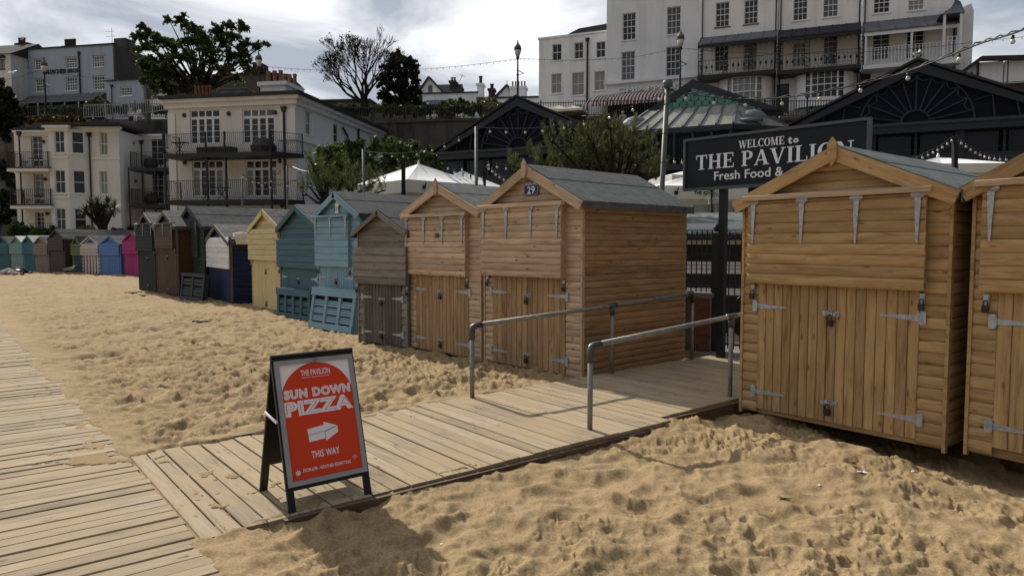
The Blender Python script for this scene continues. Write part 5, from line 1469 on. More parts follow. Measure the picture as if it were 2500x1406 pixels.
# lower white shop windows
boxpart(r, 'lower_wall', M['pav'], uL, PV.u(1560), 0.1, 0.3, 0, zw0-0.751)
for k in range(14):
    x = PV.u(1560)+k*1.75; z1 = zw0-0.80
    o = boxpart(r, 'white_bay', M['upvc'], x, x+1.72, 0.05, 0.2, 0, z1)
    boxpart(o, 'pane', M['whiter'], x+0.10, x+1.62, 0.03, 0.047, 0.1, z1-0.14)
    g = MB(); g.box(x+0.08, x+1.64, 0.015, 0.028, z1-0.14, z1-0.115); g.box(x+0.08,x+0.10,0.015,0.028,0.1,z1-0.115); g.box(x+1.62,x+1.64,0.015,0.028,0.1,z1-0.115); g.build('dark_bead', M['pav'], o)
def gable(apx, apy, lx, rx):
    A = pvp(apx, apy); zb = zfas+0.121
    a, b_ = PV.u(lx), PV.u(rx)
    m = MB(); m.prism([Vector((a,0.06,zb)), Vector((b_,0.06,zb)), Vector((A.x,0.06,A.z-0.15))], (0,0.1,0)); m.build('gable_panel', M['pavp'], r)
    m = MB()
    for e in (a-0.35, b_+0.35):
        P0 = Vector((e, -0.2, zb-0.05)); P1 = Vector((A.x, -0.2, A.z)); dn = Vector((0,0,-0.42))
        m.prism([P0, P1, P1+dn, P0+dn*0.5], (0, 0.5, 0))
    m.build('gable_rake', M['pav'], r)
    m = MB()
    for e in (a-0.5, b_+0.5):
        P0 = Vector((e, -0.3, zb-0.02)); P1 = Vector((A.x, -0.3, A.z+0.06)); m.prism([P0, P1, P1+Vector((0,0,0.1)), P0+Vector((0,0,0.1))], (0, 12.0, 0))
    m.build('gable_roof', M['slate'], r)
    # fan of glazing bars
    c = Vector((A.x, 0, zb)); H = A.z-zb; r1, r2 = H*0.21, H*0.80; t = MB(); y = 0.0; rb = 0.035
    def ap(rr, an, ex=1.12): return Vector((c.x+rr*ex*cos(an), y, c.z+rr*sin(an)))
    t.tube([ap(r1, pi*i/24, 1.0) for i in range(25)], rb*1.3, 4, False)
    ns = 10; sx = 1.05
    for i in range(ns+1):
        an = pi*(0.06+0.88*i/ns); t.tube([ap(r1, an, 1.0), ap(r2, an, sx)], rb, 4, False)
        if i < ns:
            a2 = pi*(0.06+0.88*(i+1)/ns); p0, p1 = ap(r2, an, sx), ap(r2, a2, sx); mid = (p0+p1)/2; inw = (c-mid).normalized()*((p1-p0).length*0.42)
            t.tube([p0.lerp(p1, s_)+inw*sin(pi*s_)**0.7 for s_ in [q/8 for q in range(9)]], rb*0.9, 4, False)
    t.tube([ap(r2*1.0, pi*i/36, sx) for i in range(37)], rb*1.2, 4, False)
    for sgn in (-1, 1):                                     # side lobes
        x0 = c.x+sgn*r2*sx; w = H*0.62
        L_ = [Vector((x0+sgn*w*s_, y, zb+0.03+(H*0.40)*(1-(2*s_-1)**2)**0.5*(1 if s_ > .5 else .0)+ (H*0.40*(0.75+0.5*s_)) *(0 if s_ > .5 else 1))) for s_ in [q/14 for q in range(15)]]
        t.tube(L_, rb, 4, False); xm = x0+sgn*w*0.45; t.tube([(xm,y,zb),(xm-sgn*0.1,y,zb+H*0.38)], rb, 4, False)
    t.build('fan_tracery', M['pavt'], r)
gable(1265, 241, 1075, 1497)
gable(2240, 153, 1925, 2600)
m = MB()
q = pvp(1640,250)
m.prism([Vector((PV.u(1500),1.0,zfas)), Vector((PV.u(1925),1.0,zfas)), Vector((PV.u(1925),1.0,zfas+0.5)), Vector((PV.u(1500),1.0,zfas+0.5))], (0,10,0)); m.build('flat_roof', M['slate'], r)
# scale roof turret between the gables
A = pvp(1692,197,1.0); L_ = pvp(1545,292,1.0); R2 = pvp(1905,306,1.0)
T_ = MB(); T_.prism([L_+Vector((0,.05,0)), Vector((R2.x,L_.y+.05,L_.z)), A+Vector((0,.05,0))], (0,2.0,0)); T_.build('turret_gable', M['pav'], r)
M['scale'] = plain('green_scale_tiles', (0.075, 0.185, 0.15), 0.6, 0, 0.25, 5, 0.3); M['scaled'] = plain('green_tile_bed', (0.012, 0.04, 0.03), 0.7)
bz = L_.z; sw_, sh_ = 0.34, 0.20
row_ = 0; tl = MB(); tl2 = None; sc_me = MB()
hw_ = sw_*0.455
pts = [Vector((-hw_,0,0.10)), Vector((-hw_,0,0.02))]+[Vector((-hw_*cos(pi*k/6),0,-0.14*sin(pi*k/6))) for k in range(7)]+[Vector((hw_,0,0.10))]
dd = []
for p_ in pts:
    if not dd or (p_-dd[-1]).length > 1e-4: dd.append(p_)
sc_me.prism(dd, (0,-0.025,0)); scm = sc_me.mesh('scale_tile', M['scale'])
z = bz+0.12; cnt = 0
boxpart(r, 'tile_bed', M['scaled'], 0,0.01,0,0.01,0,0.01) if False else None
tb = MB(); k1 = 0.88; tb.prism([Vector((A.x+(L_.x-A.x)*k1,L_.y+0.02,bz+0.02)), Vector((A.x+(R2.x-A.x)*k1,L_.y+0.02,bz+0.02)), Vector((A.x,L_.y+0.02,A.z-0.25))], (0,-0.03,0)); tbo = tb.build('tile_bed', M['scaled'], r)
while z < A.z-0.35:
    t_ = (z-bz)/(A.z-bz); xa = L_.x+(A.x-L_.x)*t_+0.30; xb = R2.x+(A.x-R2.x)*t_-0.38
    x = xa+(sw_/2 if row_ % 2 else 0)
    x = math.ceil((x-L_.x)/sw_)*sw_+L_.x+(sw_/2 if row_ % 2 else 0)
    while x < xb and cnt < 290:
        inst('scale_tile', scm, tbo, (x, L_.y-0.015+(-0.008 if row_ % 2 else 0), z), (radians(-4),0,0)); x += sw_; cnt += 1
    z += sh_; row_ += 1
m = MB()
for e in (L_, Vector((R2.x,L_.y,L_.z))): m.prism([e+Vector((0,-0.06,-0.05)), A+Vector((0,-0.06,0.05)), A+Vector((0,-0.06,-0.35)), e+Vector((0.6 if e is L_ else -0.6,-0.06,-0.05))], (0,0.1,0))
m.build('turret_rake', M['pav'], r)
# glazed lean roof in front of the turret
M['roofg'] = render_mat('weathered_sheet_roof', (0.30, 0.30, 0.27), 0.35, 0.6, 0.55, 0.4)
tl_, tr_ = pvp(1583,270,1.1), pvp(1800,256,1.1); bl_, br_ = pvp(1512,322,3.0), pvp(1790,301,3.0); rr_ = pvp(1925,312,1.1)
tl_.z = tr_.z = (tl_.z+tr_.z)/2; bl_.z = br_.z = rr_.z = (bl_.z+br_.z)/2
m = MB(); m.poly([bl_, br_, tr_, tl_]); m.poly([br_, rr_, tr_]); ll_ = Vector((bl_.x-1.2, -1.1, bl_.z)); m.poly([ll_, bl_, tl_]); m.build('sheet_roof', M['roofg'], r)
for k in range(8):
    t_ = k/7; b = MB(); b.bar(bl_.lerp(br_, t_)+Vector((0,0,.03)), tl_.lerp(tr_, t_)+Vector((0,0,.03)), 0.09, 0.07); b.build('roof_rib', M['lead'], r)
b = MB(); b.bar(rr_+Vector((0,0,.03)), tr_+Vector((0,0,.03)), .09, .07); b.bar(br_.lerp(rr_,.5)+Vector((0,0,.03)), br_.lerp(tr_,.6)+Vector((0.1,0,.03)), .07,.05); b.build('roof_rib', M['lead'], r)
m = MB(); e0 = [ll_, bl_, br_, rr_]
for a_, c_ in zip(e0[:-1], e0[1:]): m.bar(a_+Vector((0,0,-.12)), c_+Vector((0,0,-.12)), 0.14, 0.22)
m.build('gutter', M['pav'], r)
m = MB(); m.prism([ll_*1.0+Vector((0.1,0,-3)), bl_+Vector((0.1,.1,-3)), br_+Vector((0,.1,-3)), rr_+Vector((-.1,0,-3))], (0,0,2.75)); m.build('bay_body', M['pavp'], r)
for k in range(7):
    x = bl_.x+0.1+(br_.x-bl_.x-0.2)*k/6; boxpart(r, 'bay_mullion', M['pav'], x-0.05, x+0.05, -3.0, -2.92, bl_.z-1.6, bl_.z-0.24)
boxpart(r, 'bay_sill', M['pav'], bl_.x, br_.x, -3.03, -2.93, bl_.z-1.85, bl_.z-1.601)
# rounded roof vents
for (px, py) in ((1835,276), (1548,292)):
    c = pvp(px, py, 2.0); m = MB(); n = 12
    for k in range(n):
        a0, a1_ = pi*k/n, pi*(k+1)/n
        for j in range(6):
            b0, b1 = pi/2*j/6, pi/2*(j+1)/6
            f = lambda a, b: Vector((c.x+0.62*cos(a)*cos(b) , c.y-0.45*sin(a)*cos(b)+0.2, c.z-0.25+0.42*sin(b)))
            m.quad(f(a0,b0), f(a1_,b0), f(a1_,b1), f(a0,b1))
    m.box(c.x-0.4,c.x+0.5,c.y-0.5,c.y-0.25,c.z-0.42,c.z-0.27)
    m.build('roof_vent', M['lead'], r, smooth=True)

# ================================================================== parasols on the terrace
M['canvas'] = plain('white_parasol_canvas', (0.80, 0.80, 0.78), 0.85, 0, 0.05, 1.5, 0.1, 0.5, 3)
M['canvasv'] = plain('cream_valance', (0.62, 0.60, 0.54), 0.85, 0, 0.06, 1.5, 0.1)
M['ink'] = plain('black_print', (0.02, 0.02, 0.03), 0.7)
def parasol(apx, apy, D, half, label, zr=0.85, rot=0.5, val=0.34, canvas='canvas', texts=True, ground=1.25, cat='parasol', group='white terrace parasols'):
    a = at(apx, apy, D); H = a.z-ground
    t = thing('parasol', label, cat, (a.x, a.y, ground), rot, group)
    cs = [Vector((-half,-half,H-zr)), Vector((half,-half,H-zr)), Vector((half,half,H-zr)), Vector((-half,half,H-zr))]
    top = Vector((0,0,H)); m = MB(); N = 8
    for k in range(4):                                      # slightly sagging cloth panels
        A, B = cs[k], cs[(k+1)%4]
        for i in range(N):
            for j in range(N):
                def f(s, q):
                    p = top.lerp(A.lerp(B, q), s); e = sin(pi*s)*sin(pi*q)
                    return p+Vector((0,0,-0.07*e+0.012*sin(9*q*pi)*s*(1-s)*2))
                m.quad(f(i/N,j/N), f((i+1)/N,j/N), f((i+1)/N,(j+1)/N), f(i/N,(j+1)/N))
    co = m.build('canopy', M[canvas], t, smooth=True)
    for k in range(4):
        A, B = cs[k], cs[(k+1)%4]; v = MB(); n = 8; out = Vector(((A+B)/2)); out.z = 0; out.normalize()
        for i in range(n):
            p0, p1 = A.lerp(B, i/n), A.lerp(B, (i+1)/n); w0, w1 = 0.02*sin(i*1.7), 0.02*sin((i+1)*1.7)
            v.quad(p0, p0+Vector((0,0,-val))+out*w0, p1+Vector((0,0,-val))+out*w1, p1)
        vo = v.build('valance', M['canvasv'], co)
    if texts:
        for k, an in ((0, 0.0), (1, pi/2)):
            A, B = cs[k], cs[(k+1)%4]; mid = (A+B)/2; out = Vector((mid.x, mid.y, 0)).normalized()
            me = text_mesh('THE KIWI', 0.12, M['ink'], 0.002, 0.003); o = inst('lettering', me, co, tuple(mid+out*0.03+Vector((0,0,-val*0.55))), (pi/2,0,an))
            b = MB(); b.lathe([(0.01,-.004),(0.06,0),(0.01,.004)], 10); b.bar((0.03,0.03,0),(0.06,0.13,0),0.02); o2 = b.build('bird_mark', M['ink'], co, loc=tuple(mid+out*0.035+Vector((0,0,-val*0.55))-(B-A).normalized()*half*0.6), rot=(pi/2,0,an))
    m = MB(); m.tube([(0,0,0),(0,0,H-0.1)], 0.035, 8); m.build('pole', M['upvc'], t)
    m = MB()
    for c in cs: m.bar(Vector((0,0,H-0.08)), c+Vector((0,0,-0.03)), 0.03)
    m.build('ribs', M['upvc'], t)
    m = MB(); m.box(-0.4,0.4,-0.4,0.4,0,0.08); m.build('base', M['tarmac'], t)
    m = MB(); m.lathe([(0.03,0),(0.04,0.03),(0.01,0.1)], 8, (0,0,H)); m.build('cap', M['upvc'], t)
    return t
parasol(1022, 400, 21, 1.35, 'largest white parasol behind the number 30 hut', zr=0.62, rot=0.75)
parasol(1128, 417, 27, 1.5, 'white parasol half hidden behind the larger one, left of the number 29 hut', zr=0.8, rot=0.3, texts=False)
parasol(1672, 432, 20, 1.25, 'white parasol between the number 29 hut roof and the dark welcome board', zr=0.35, rot=0.15)
parasol(1690, 413, 26, 1.4, 'pale parasol just behind and above the one at the welcome board', zr=0.35, rot=0.2, texts=False)
parasol(2290, 384, 17, 1.05, 'small white parasol seen in the gap between the two new huts', zr=0.26, rot=-0.1, val=0.2, texts=False)
parasol(900, 452, 25, 0.9, 'white parasol end showing through the pine, left of the largest one', zr=0.3, rot=0.2, texts=False)
M['tan'] = plain('beige_canvas', (0.42, 0.37, 0.29), 0.85, 0, 0.08, 1.5, 0.1)
# beige cafe parasols on the promenade
P0 = at(1325, 257, 55.5)
for k in range(3):
    a = at(1325+k*36, 257, 55.5-k*0.9)
    parasol(1325+k*36, 257.5, 55.5-k*0.9, 1.05, ['left', 'middle', 'right'][k]+'most of the three beige cafe parasols on the promenade', zr=0.42, rot=-0.35, val=0.18, canvas='tan', texts=False, ground=at(1325,292,55).z, group='beige cafe parasols')

# ================================================================== vegetation
def leafmat(name, c0, c1, rough=0.6, trans=0.15):
    m, nt, b = newmat(name); L = nt.links.new
    g = nd(nt, 'ShaderNodeNewGeometry')
    n = nd(nt, 'ShaderNodeTexNoise', Scale=0.9, Detail=4.0); L(g.outputs['Position'], n.inputs['Vector'])
    r_ = ramp(nt, [(0.3, c0), (0.7, c1)]); L(n.outputs['Fac'], r_.inputs['Fac'])
    hs = nd(nt, 'ShaderNodeHueSaturation'); mr = nd(nt, 'ShaderNodeMapRange'); mr.inputs['To Min'].default_value = 0.6; mr.inputs['To Max'].default_value = 1.45
    L(g.outputs['Random Per Island'], mr.inputs['Value']); L(mr.outputs[0], hs.inputs['Value']); L(r_.outputs[0], hs.inputs['Color']); L(hs.outputs[0], b.inputs['Base Color'])
    b.inputs['Roughness'].default_value = rough; b.inputs['Specular IOR Level'].default_value = 0.25
    tr = nd(nt, 'ShaderNodeBsdfTranslucent'); L(hs.outputs[0], tr.inputs['Color'])
    mx = nd(nt, 'ShaderNodeMixShader'); mx.inputs[0].default_value = trans
    out = [x for x in nt.nodes if x.type == 'OUTPUT_MATERIAL'][0]
    L(b.outputs[0], mx.inputs[1]); L(tr.outputs[0], mx.inputs[2]); L(mx.outputs[0], out.inputs[0])
    return m
M['leaf'] = leafmat('broad_leaves', (0.03, 0.048, 0.014), (0.085, 0.11, 0.032), trans=0.45)
M['leafd'] = leafmat('dark_evergreen_leaves', (0.008, 0.013, 0.005), (0.02, 0.028, 0.010), trans=0.08)
M['leafb'] = leafmat('shrub_leaves', (0.035, 0.06, 0.015), (0.09, 0.125, 0.038), trans=0.3)
M['leafy'] = leafmat('yellow_green_leaves', (0.09, 0.11, 0.035), (0.18, 0.20, 0.08), trans=0.2)
M['leaff'] = leafmat('cream_flowering_leaves', (0.12, 0.12, 0.06), (0.38, 0.36, 0.24), trans=0.1)
M['leafr'] = leafmat('rusty_leaves', (0.08, 0.055, 0.02), (0.16, 0.11, 0.04), trans=0.1)
M['needle'] = leafmat('pine_needles', (0.055, 0.072, 0.022), (0.14, 0.155, 0.055), trans=0.3)
M['palm'] = leafmat('cordyline_leaves', (0.025, 0.035, 0.012), (0.075, 0.085, 0.035), trans=0.15)
M['bark'] = plain('dark_bark', (0.028, 0.024, 0.020), 0.95, 0, 0.35, 5, 0.1, 0.8, 14)
def leaves(blobs, n, size, rg, squash=0.8, hollow=0.35, elong=1.9):
    """leaf-sized pointed quads spread through ellipsoid clumps: blobs = [(centre Vector, radius)]"""
    w = np.array([b[1]**1.9 for b in blobs]); w /= w.sum()
    idx = rg.choice(len(blobs), n, p=w)
    C = np.array([tuple(b[0]) for b in blobs])[idx]; R = np.array([b[1] for b in blobs])[idx]
    d = rg.normal(size=(n,3)); d /= np.linalg.norm(d, axis=1)[:,None]
    rad = (hollow+(1-hollow)*rg.random(n)**0.6)*(1+0.30*rg.normal(size=n))
    P = C+d*(R*rad)[:,None]*np.array([1,1,squash])
    nrm = d*0.5+rg.normal(size=(n,3))*0.7+np.array([0,0,0.35]); nrm /= np.linalg.norm(nrm,axis=1)[:,None]
    t = np.cross(nrm, rg.normal(size=(n,3))); t /= np.linalg.norm(t,axis=1)[:,None]; b = np.cross(nrm, t)
    s = size*(0.6+0.8*rg.random(n))[:,None]
    a = P-t*s*elong/2; c = P+t*s*elong/2; e = P+b*s/2+t*s*0.12; f = P-b*s/2+t*s*0.12
    V = np.stack([a,f,c,e],1).reshape(-1,3); F_ = np.arange(4*n).reshape(-1,4)
    return V, F_
def tree(name, label, base, tops, blobs, nleaf, size, mat, trunk_r=0.3, fork=0.35, seed=1, cat='tree', group=None, squash=0.8, hollow=0.3, limbs=True, elong=1.9, twigs=0, spray=False):
    rg = np.random.default_rng(seed); rd = random.Random(seed)
    base = Vector(base); t = thing(name, label, cat, tuple(base), group=group)
    cen = sum((b[0] for b in blobs), Vector())/len(blobs); H = cen.z-base.z
    fk = base+Vector(((cen.x-base.x)*0.3,(cen.y-base.y)*0.3,max(0.3,H*fork)))
    if limbs:
        m = MB(); m.tube([(0,0,-0.2), (fk-base)*0.5+Vector((rd.uniform(-.1,.1)*trunk_r*3,0,0)), fk-base], [trunk_r*1.25, trunk_r, trunk_r*0.85], 8)
        for b in blobs:
            e = b[0]-base; s = fk-base; mid = s.lerp(e, 0.5)+Vector((rd.uniform(-1,1),rd.uniform(-1,1),rd.uniform(-0.2,0.6)))*(e-s).length*0.08
            rr0 = trunk_r*rd.uniform(0.25,0.45); m.tube([s, mid, e], [rr0, rr0*0.6, rr0*0.22], 5, False)
            for q in range(3+twigs):
                d = Vector((rd.gauss(0,1),rd.gauss(0,1),rd.gauss(0.2,0.8))).normalized()*b[1]*rd.uniform(.6,1.05); m.tube([e, e+d*0.5+Vector((0,0,.03)), e+d], [rr0*0.25, rr0*0.14, rr0*0.06], 3, False)
        m.build('trunk', M['bark'], t)
    sub_ = []
    if spray:
        for b in blobs:
            sub_.append((b[0]-base, b[1]*0.38))
            for q in range(11):
                d = Vector((rd.gauss(0,1), rd.gauss(0,1), rd.gauss(0.1,.7))).normalized()
                for k_ in range(4):
                    sub_.append((b[0]-base+d*b[1]*(0.35+0.33*k_)-Vector((0,0,0.04*k_*k_*b[1])), b[1]*(0.28-0.055*k_)))
    for b in ([] if spray else blobs):
        sub_.append((b[0]-base, b[1]*0.72))
        for q in range(7):
            d = Vector((rd.gauss(0,1), rd.gauss(0,1), rd.gauss(0,.75))).normalized()*b[1]*rd.uniform(.5,1.15)
            sub_.append((b[0]-base+d, b[1]*rd.uniform(.22,.48)))
    V, F_ = leaves(sub_, nleaf, size, rg, squash, hollow, elong)
    o = bpy.data.objects.new('crown' if limbs else 'foliage', np_mesh('crown', V, F_, mat)); link(o, t)
    return t
def B(D, lst, dj=1.0, seed=0):
    rd = random.Random(seed); out = []
    for x, y, rpx in lst: out.append((at(x, y, D+rd.uniform(-1,1)*dj), rpx*D/FPX))
    return out
# big spreading tree, upper left
bl = B(67, [(352,66,13),(340,88,16),(368,82,16),(392,98,20),(330,92,12),(420,110,26),(360,118,22),(455,62,14),(438,50,13),(412,48,12),(478,70,20),(470,100,26),(500,92,24),(505,120,26),(535,75,20),(560,62,18),(585,55,12),(595,68,12),(545,100,24),(572,88,18),(600,110,16),(625,112,14),(648,108,9),(590,130,20),(560,135,20),(450,140,28),(410,145,26),(375,150,20),(350,165,18),(390,175,28),(425,185,26),(365,190,18),(345,150,12),(520,150,20),(600,152,16),(545,170,20),(480,180,22),(455,205,24),(520,200,18),(575,190,16),(610,170,12),(400,205,18),(380,215,14),(415,225,14),(490,215,20),(350,200,10),(450,38,7),(335,120,10)], 2.2, 4)
tree('spreading_tree', 'big spreading leafy tree on the cliff above the cream apartment block', at(500,262,67), None, [(p_, r_*0.95) for p_, r_ in bl], 23000, 0.17, M['leaf'], 0.42, 0.25, 5, hollow=0.0, squash=0.7, twigs=4, spray=True, elong=2.4)
# dark evergreen beside the bare tree
bl = B(62, [(975,140,18),(1000,155,16),(955,165,20),(985,180,24),(1010,165,12),(1015,180,8),(945,200,22),(975,215,28),(1000,225,22),(955,245,26),(985,255,26),(1010,250,16),(940,262,14),(1015,200,9),(960,150,12),(935,230,12)], 1.5, 9)
tree('evergreen_tree', 'dense black green evergreen standing right behind the bare tree', at(980,275,62), None, bl, 20000, 0.19, M['leafd'], 0.3, 0.2, 6, hollow=0.1, spray=True)
# bare tree
def bare_tree():
    base = at(888, 272, 59); t = thing('bare_tree', 'leafless tree with a wide fan of fine twigs against the sky', 'tree', tuple(base))
    rd = random.Random(21); m = MB(); tips = []; k = 59/FPX
    def grow(p, d, L, r0, dep):
        q = p+d*L*0.5+Vector((rd.gauss(0,1),rd.gauss(0,1),rd.gauss(0,1)))*L*0.06; e = p+d*L
        m.tube([p, q, e], [r0, r0*0.82, r0*0.62], 6 if dep < 2 else 3, False)
        if dep >= 7: tips.append(e); return
        n = 3 if rd.random() < (0.55 if dep > 1 else 0.9) else 2
        for i in range(n):
            ax = Vector((rd.gauss(0,1),rd.gauss(0,1)*0.8,rd.gauss(0,1)*0.7)).normalized()
            nd_ = (d+ax*rd.uniform(0.28,0.52)).normalized(); nd_ = (nd_+Vector((0,0,0.10))).normalized()
            grow(e, nd_, L*rd.uniform(0.68,0.88), max(0.020, r0*(0.5 if i else 0.64)), dep+1)
    m.tube([(0,0,-.5),(0.02,0,0.7),(0.1,0,1.2)], [0.55,0.5,0.46], 8)
    tg = [(-0.9,0.25,1.0),(-0.45,-0.2,1.3),(-0.15,0.2,1.5),(0.15,-.2,1.5),(0.5,.2,1.2),(-1.3,0,0.75),(0.25,.3,1.4)]
    for a in tg: grow(Vector((0.05+a[0]*0.2,0,1.0)), Vector(a).normalized(), 1.85*rd.uniform(.95,1.12), 0.23, 1)
    t.scale = (0.70,)*3
    m.build('trunk', M['bark'], t)
    bl = [(v, 0.3) for v in tips if (v.x < -1.2 and v.z < 6.2 and rd.random() < 0.10) or (v.z > 6.3 and v.x < 0 and rd.random() < 0.25)] or [(tips[0], .3)]
    V, F_ = leaves(bl, 900, 0.14, np.random.default_rng(2)); link(bpy.data.objects.new('remaining_leaves', np_mesh('remaining_leaves', V, F_, M['leafd'])), t)
bare_tree()
# shrubs and hedges along the cliff top
def hedge(name, label, D, lst, n, size, mat, seed, cat='shrub', group=None, dj=0.4, kind=None, squash=0.8):
    bl = B(D, lst, dj, seed); b0 = min(b[0].z-b[1]*0.7 for b in bl); c = bl[len(bl)//2][0]
    return tree(name, label, (c.x, c.y, b0), None, bl, n, size, mat, 0.06, 0.2, seed, cat, group, squash=squash, hollow=0.2, limbs=False)
hedge('flowering_hedge', 'long hedge with pale flowers behind the promenade railing', 59, [(x, 268+3*sin(x*0.21)-1, 11) for x in range(800, 1180, 12)], 9000, 0.17, M['leafb'], 31, 'hedge')
hedge('flowering_hedge', 'cream flowering bush behind the apex of the left pavilion gable', 60, [(1150,268,10),(1170,264,13),(1190,258,14),(1205,262,13),(1220,262,10),(1180,272,12),(1140,272,9),(1205,273,12),(1225,272,9)], 7000, 0.15, M['leaff'], 32, 'bush')
hedge('rust_shrub', 'rusty brown shrub above the cream flowering bush', 61, [(1178,250,9),(1192,245,10),(1205,246,8)], 1600, 0.16, M['leafr'], 33)
hedge('green_shrub', 'green shrub in front of the white low cottage', 61, [(1090,258,10),(1108,254,12),(1125,254,12),(1140,262,10),(1075,264,9),(1155,262,9)], 3600, 0.18, M['leafb'], 34)
hedge('golden_shrub', 'round yellow green shrub in front of the blue grey building', 66, [(233,250,12),(245,252,14),(222,258,10),(258,257,10),(240,264,14),(225,266,9),(262,266,8)], 4500, 0.18, M['leafy'], 35)
hedge('cliff_hedge', 'dark hedge behind the cliff top railing right of the golden shrub', 65, [(x, 268+2*sin(x*.3), 10) for x in range(270, 420, 10)], 4500, 0.2, M['leafb'], 36, 'hedge')
hedge('cliff_hedge', 'dull green planting on the cliff top left of the golden shrub', 65, [(x, 271+2*sin(x*.3), 9) for x in range(110, 222, 10)], 3500, 0.2, M['leafb'], 37, 'hedge')
hedge('cliff_bush', 'dark overgrown bushes on the cliff edge at the far left', 58, [(-10,205,20),(8,228,18),(20,248,16),(10,268,22),(32,272,18),(-5,292,22),(22,298,18),(42,290,12),(5,318,14),(48,276,10),(15,338,10)], 9000, 0.24, M['leafd'], 38, 'bush', dj=0.8)
hedge('cliff_bush', 'dark scrub at the foot of the cliff left of the cream apartment block', 55, [(8,480,20),(30,450,12),(12,430,16),(25,505,18),(8,530,18),(38,520,12),(0,400,14)], 4500, 0.2, M['leafd'], 39, 'bush')
hedge('grass_bank', 'dry brown bank below the railing on the cliff top', 61, [(x, 292+4*sin(x*.2), 8) for x in range(45, 200, 9)], 4000, 0.16, M['leafr'], 40, 'bank')
hedge('garden_shrub', 'bright green rounded shrub below the lowest left balcony', 47, [(42,555,14),(30,565,12),(55,562,13),(68,566,11),(35,548,9),(48,568,12)], 3800, 0.12, M['leafb'], 41)
hedge('garden_hedge', 'long low green hedge behind the grey and beige distant huts', 47, [(x, 566+3*sin(x*.4), 10) for x in range(75, 150, 8)], 3500, 0.12, M['leafb'], 42, 'hedge')
hedge('garden_shrub', 'yellow green shrub at the foot of the cordyline', 47, [(200,561,9),(215,560,10),(228,564,9),(190,565,7),(210,570,9)], 2600, 0.11, M['leafy'], 43)
hedge('garden_shrub', 'dark glossy shrub right of the cordyline trunk', 47, [(270,568,9),(285,566,10),(300,568,9),(318,562,9),(330,560,9)], 3000, 0.12, M['leafd'], 44)
hedge('terrace_bush', 'large glossy green bush between the apartment block and the dark pavilion', 25, [(800,375,26),(830,365,22),(860,360,20),(790,400,28),(835,395,32),(880,380,28),(920,362,20),(955,362,22),(985,370,22),(1010,372,20),(1035,385,20),(1055,395,20),(1000,400,30),(950,395,30),(905,410,30),(860,430,34),(1040,420,28),(1060,430,20),(810,440,30),(980,430,30),(778,430,20),(1000,352,8),(1050,362,7)], 30000, 0.085, M['leafb'], 45, 'bush', dj=0.8)
# pines behind the huts: limbs ending in brushes of needles
def pine(name, label, base, limbs, D, seed, tl=0.34, dens=46, r0=0.09):
    rd = random.Random(seed); rg = np.random.default_rng(seed); base = Vector(base)
    t = thing(name, label, 'pine tree', tuple(base)); m = MB(); Vs = []
    root_ = Vector((0,0,0))
    fk = Vector((0,0,(at(limbs[0][0],limbs[0][1],D).z-base.z)*0.25))
    m.tube([(0,0,-.3),fk], [r0*1.3, r0], 7)
    for (x, y, rp) in limbs:
        c = at(x, y, D+rd.uniform(-.5,.5))-base; rr = rp*D/FPX
        mid = fk.lerp(c, .5)+Vector((0,0,-0.12)); m.tube([fk, mid, c], [r0*.7, r0*.42, r0*.2], 5, False)
        for q in range(max(3, int(rp*0.34))):
            e = c+Vector((rd.gauss(0,1),rd.gauss(0,1)*.7,rd.gauss(0.1,.75))).normalized()*rr*rd.uniform(.25,1.0)
            sh = (e-c).normalized()*0.45+Vector((rd.gauss(0,.25),rd.gauss(0,.25),1.1)); sh.normalize()
            m.tube([c, (c+e)/2+Vector((0,0,-.03)), e], [r0*.2, r0*.13, r0*.1], 3, False)
            n = dens; L_ = tl*rd.uniform(.75,1.15)
            s = rg.random(n); P = np.array(e)+np.outer(s*L_, np.array(sh))
            d = rg.normal(size=(n,3)); d -= np.outer(d@np.array(sh), np.array(sh)); d /= np.linalg.norm(d,axis=1)[:,None]
            d = d*(1.0-0.35*s)[:,None]+np.array(sh)*(0.45+0.75*s)[:,None]; d /= np.linalg.norm(d,axis=1)[:,None]
            w = np.cross(d, rg.normal(size=(n,3))); w /= np.linalg.norm(w,axis=1)[:,None]
            nl = tl*0.36*(0.8+0.4*rg.random(n))[:,None]; ww = 0.006
            Vs.append(np.stack([P-w*ww, P+w*ww, P+d*nl], 1).reshape(-1,3))
    m.build('trunk', M['bark'], t)
    V = np.concatenate(Vs); F_ = np.arange(len(V)).reshape(-1,3)
    link(bpy.data.objects.new('crown', np_mesh('crown', V, F_, M['needle'])), t)
pine('pine', 'bushy pine behind the number 29 hut roof', at(1500,520,15), [(1350,345,16),(1385,340,14),(1362,375,20),(1400,385,22),(1430,355,20),(1490,312,22),(1475,335,24),(1500,350,26),(1525,345,22),(1550,335,16),(1545,360,24),(1460,375,26),(1500,390,28),(1420,405,24),(1545,395,24),(1345,405,18),(1300,385,14),(1315,405,14),(1350,420,16),(1475,410,22),(1585,358,11),(1580,380,14),(1590,405,18),(1600,425,18),(1580,430,14),(1385,415,16),(1440,340,16),(1450,352,22),(1515,368,24),(1475,362,22),(1530,415,18),(1445,395,22),(1250,405,10),(1258,425,12)], 15, 51, 0.29, 95)
pine('pine', 'dark pine left of the largest white parasol, over the pale blue hut', at(800,520,18), [(770,405,20),(790,425,24),(765,440,18),(800,450,26),(835,440,26),(860,460,24),(780,465,22),(820,475,24),(850,420,20),(755,455,12),(870,478,20),(900,480,16),(748,475,12),(760,395,10),(880,440,16),(925,440,7),(912,455,9),(938,465,10)], 18, 52, 0.34, 60)
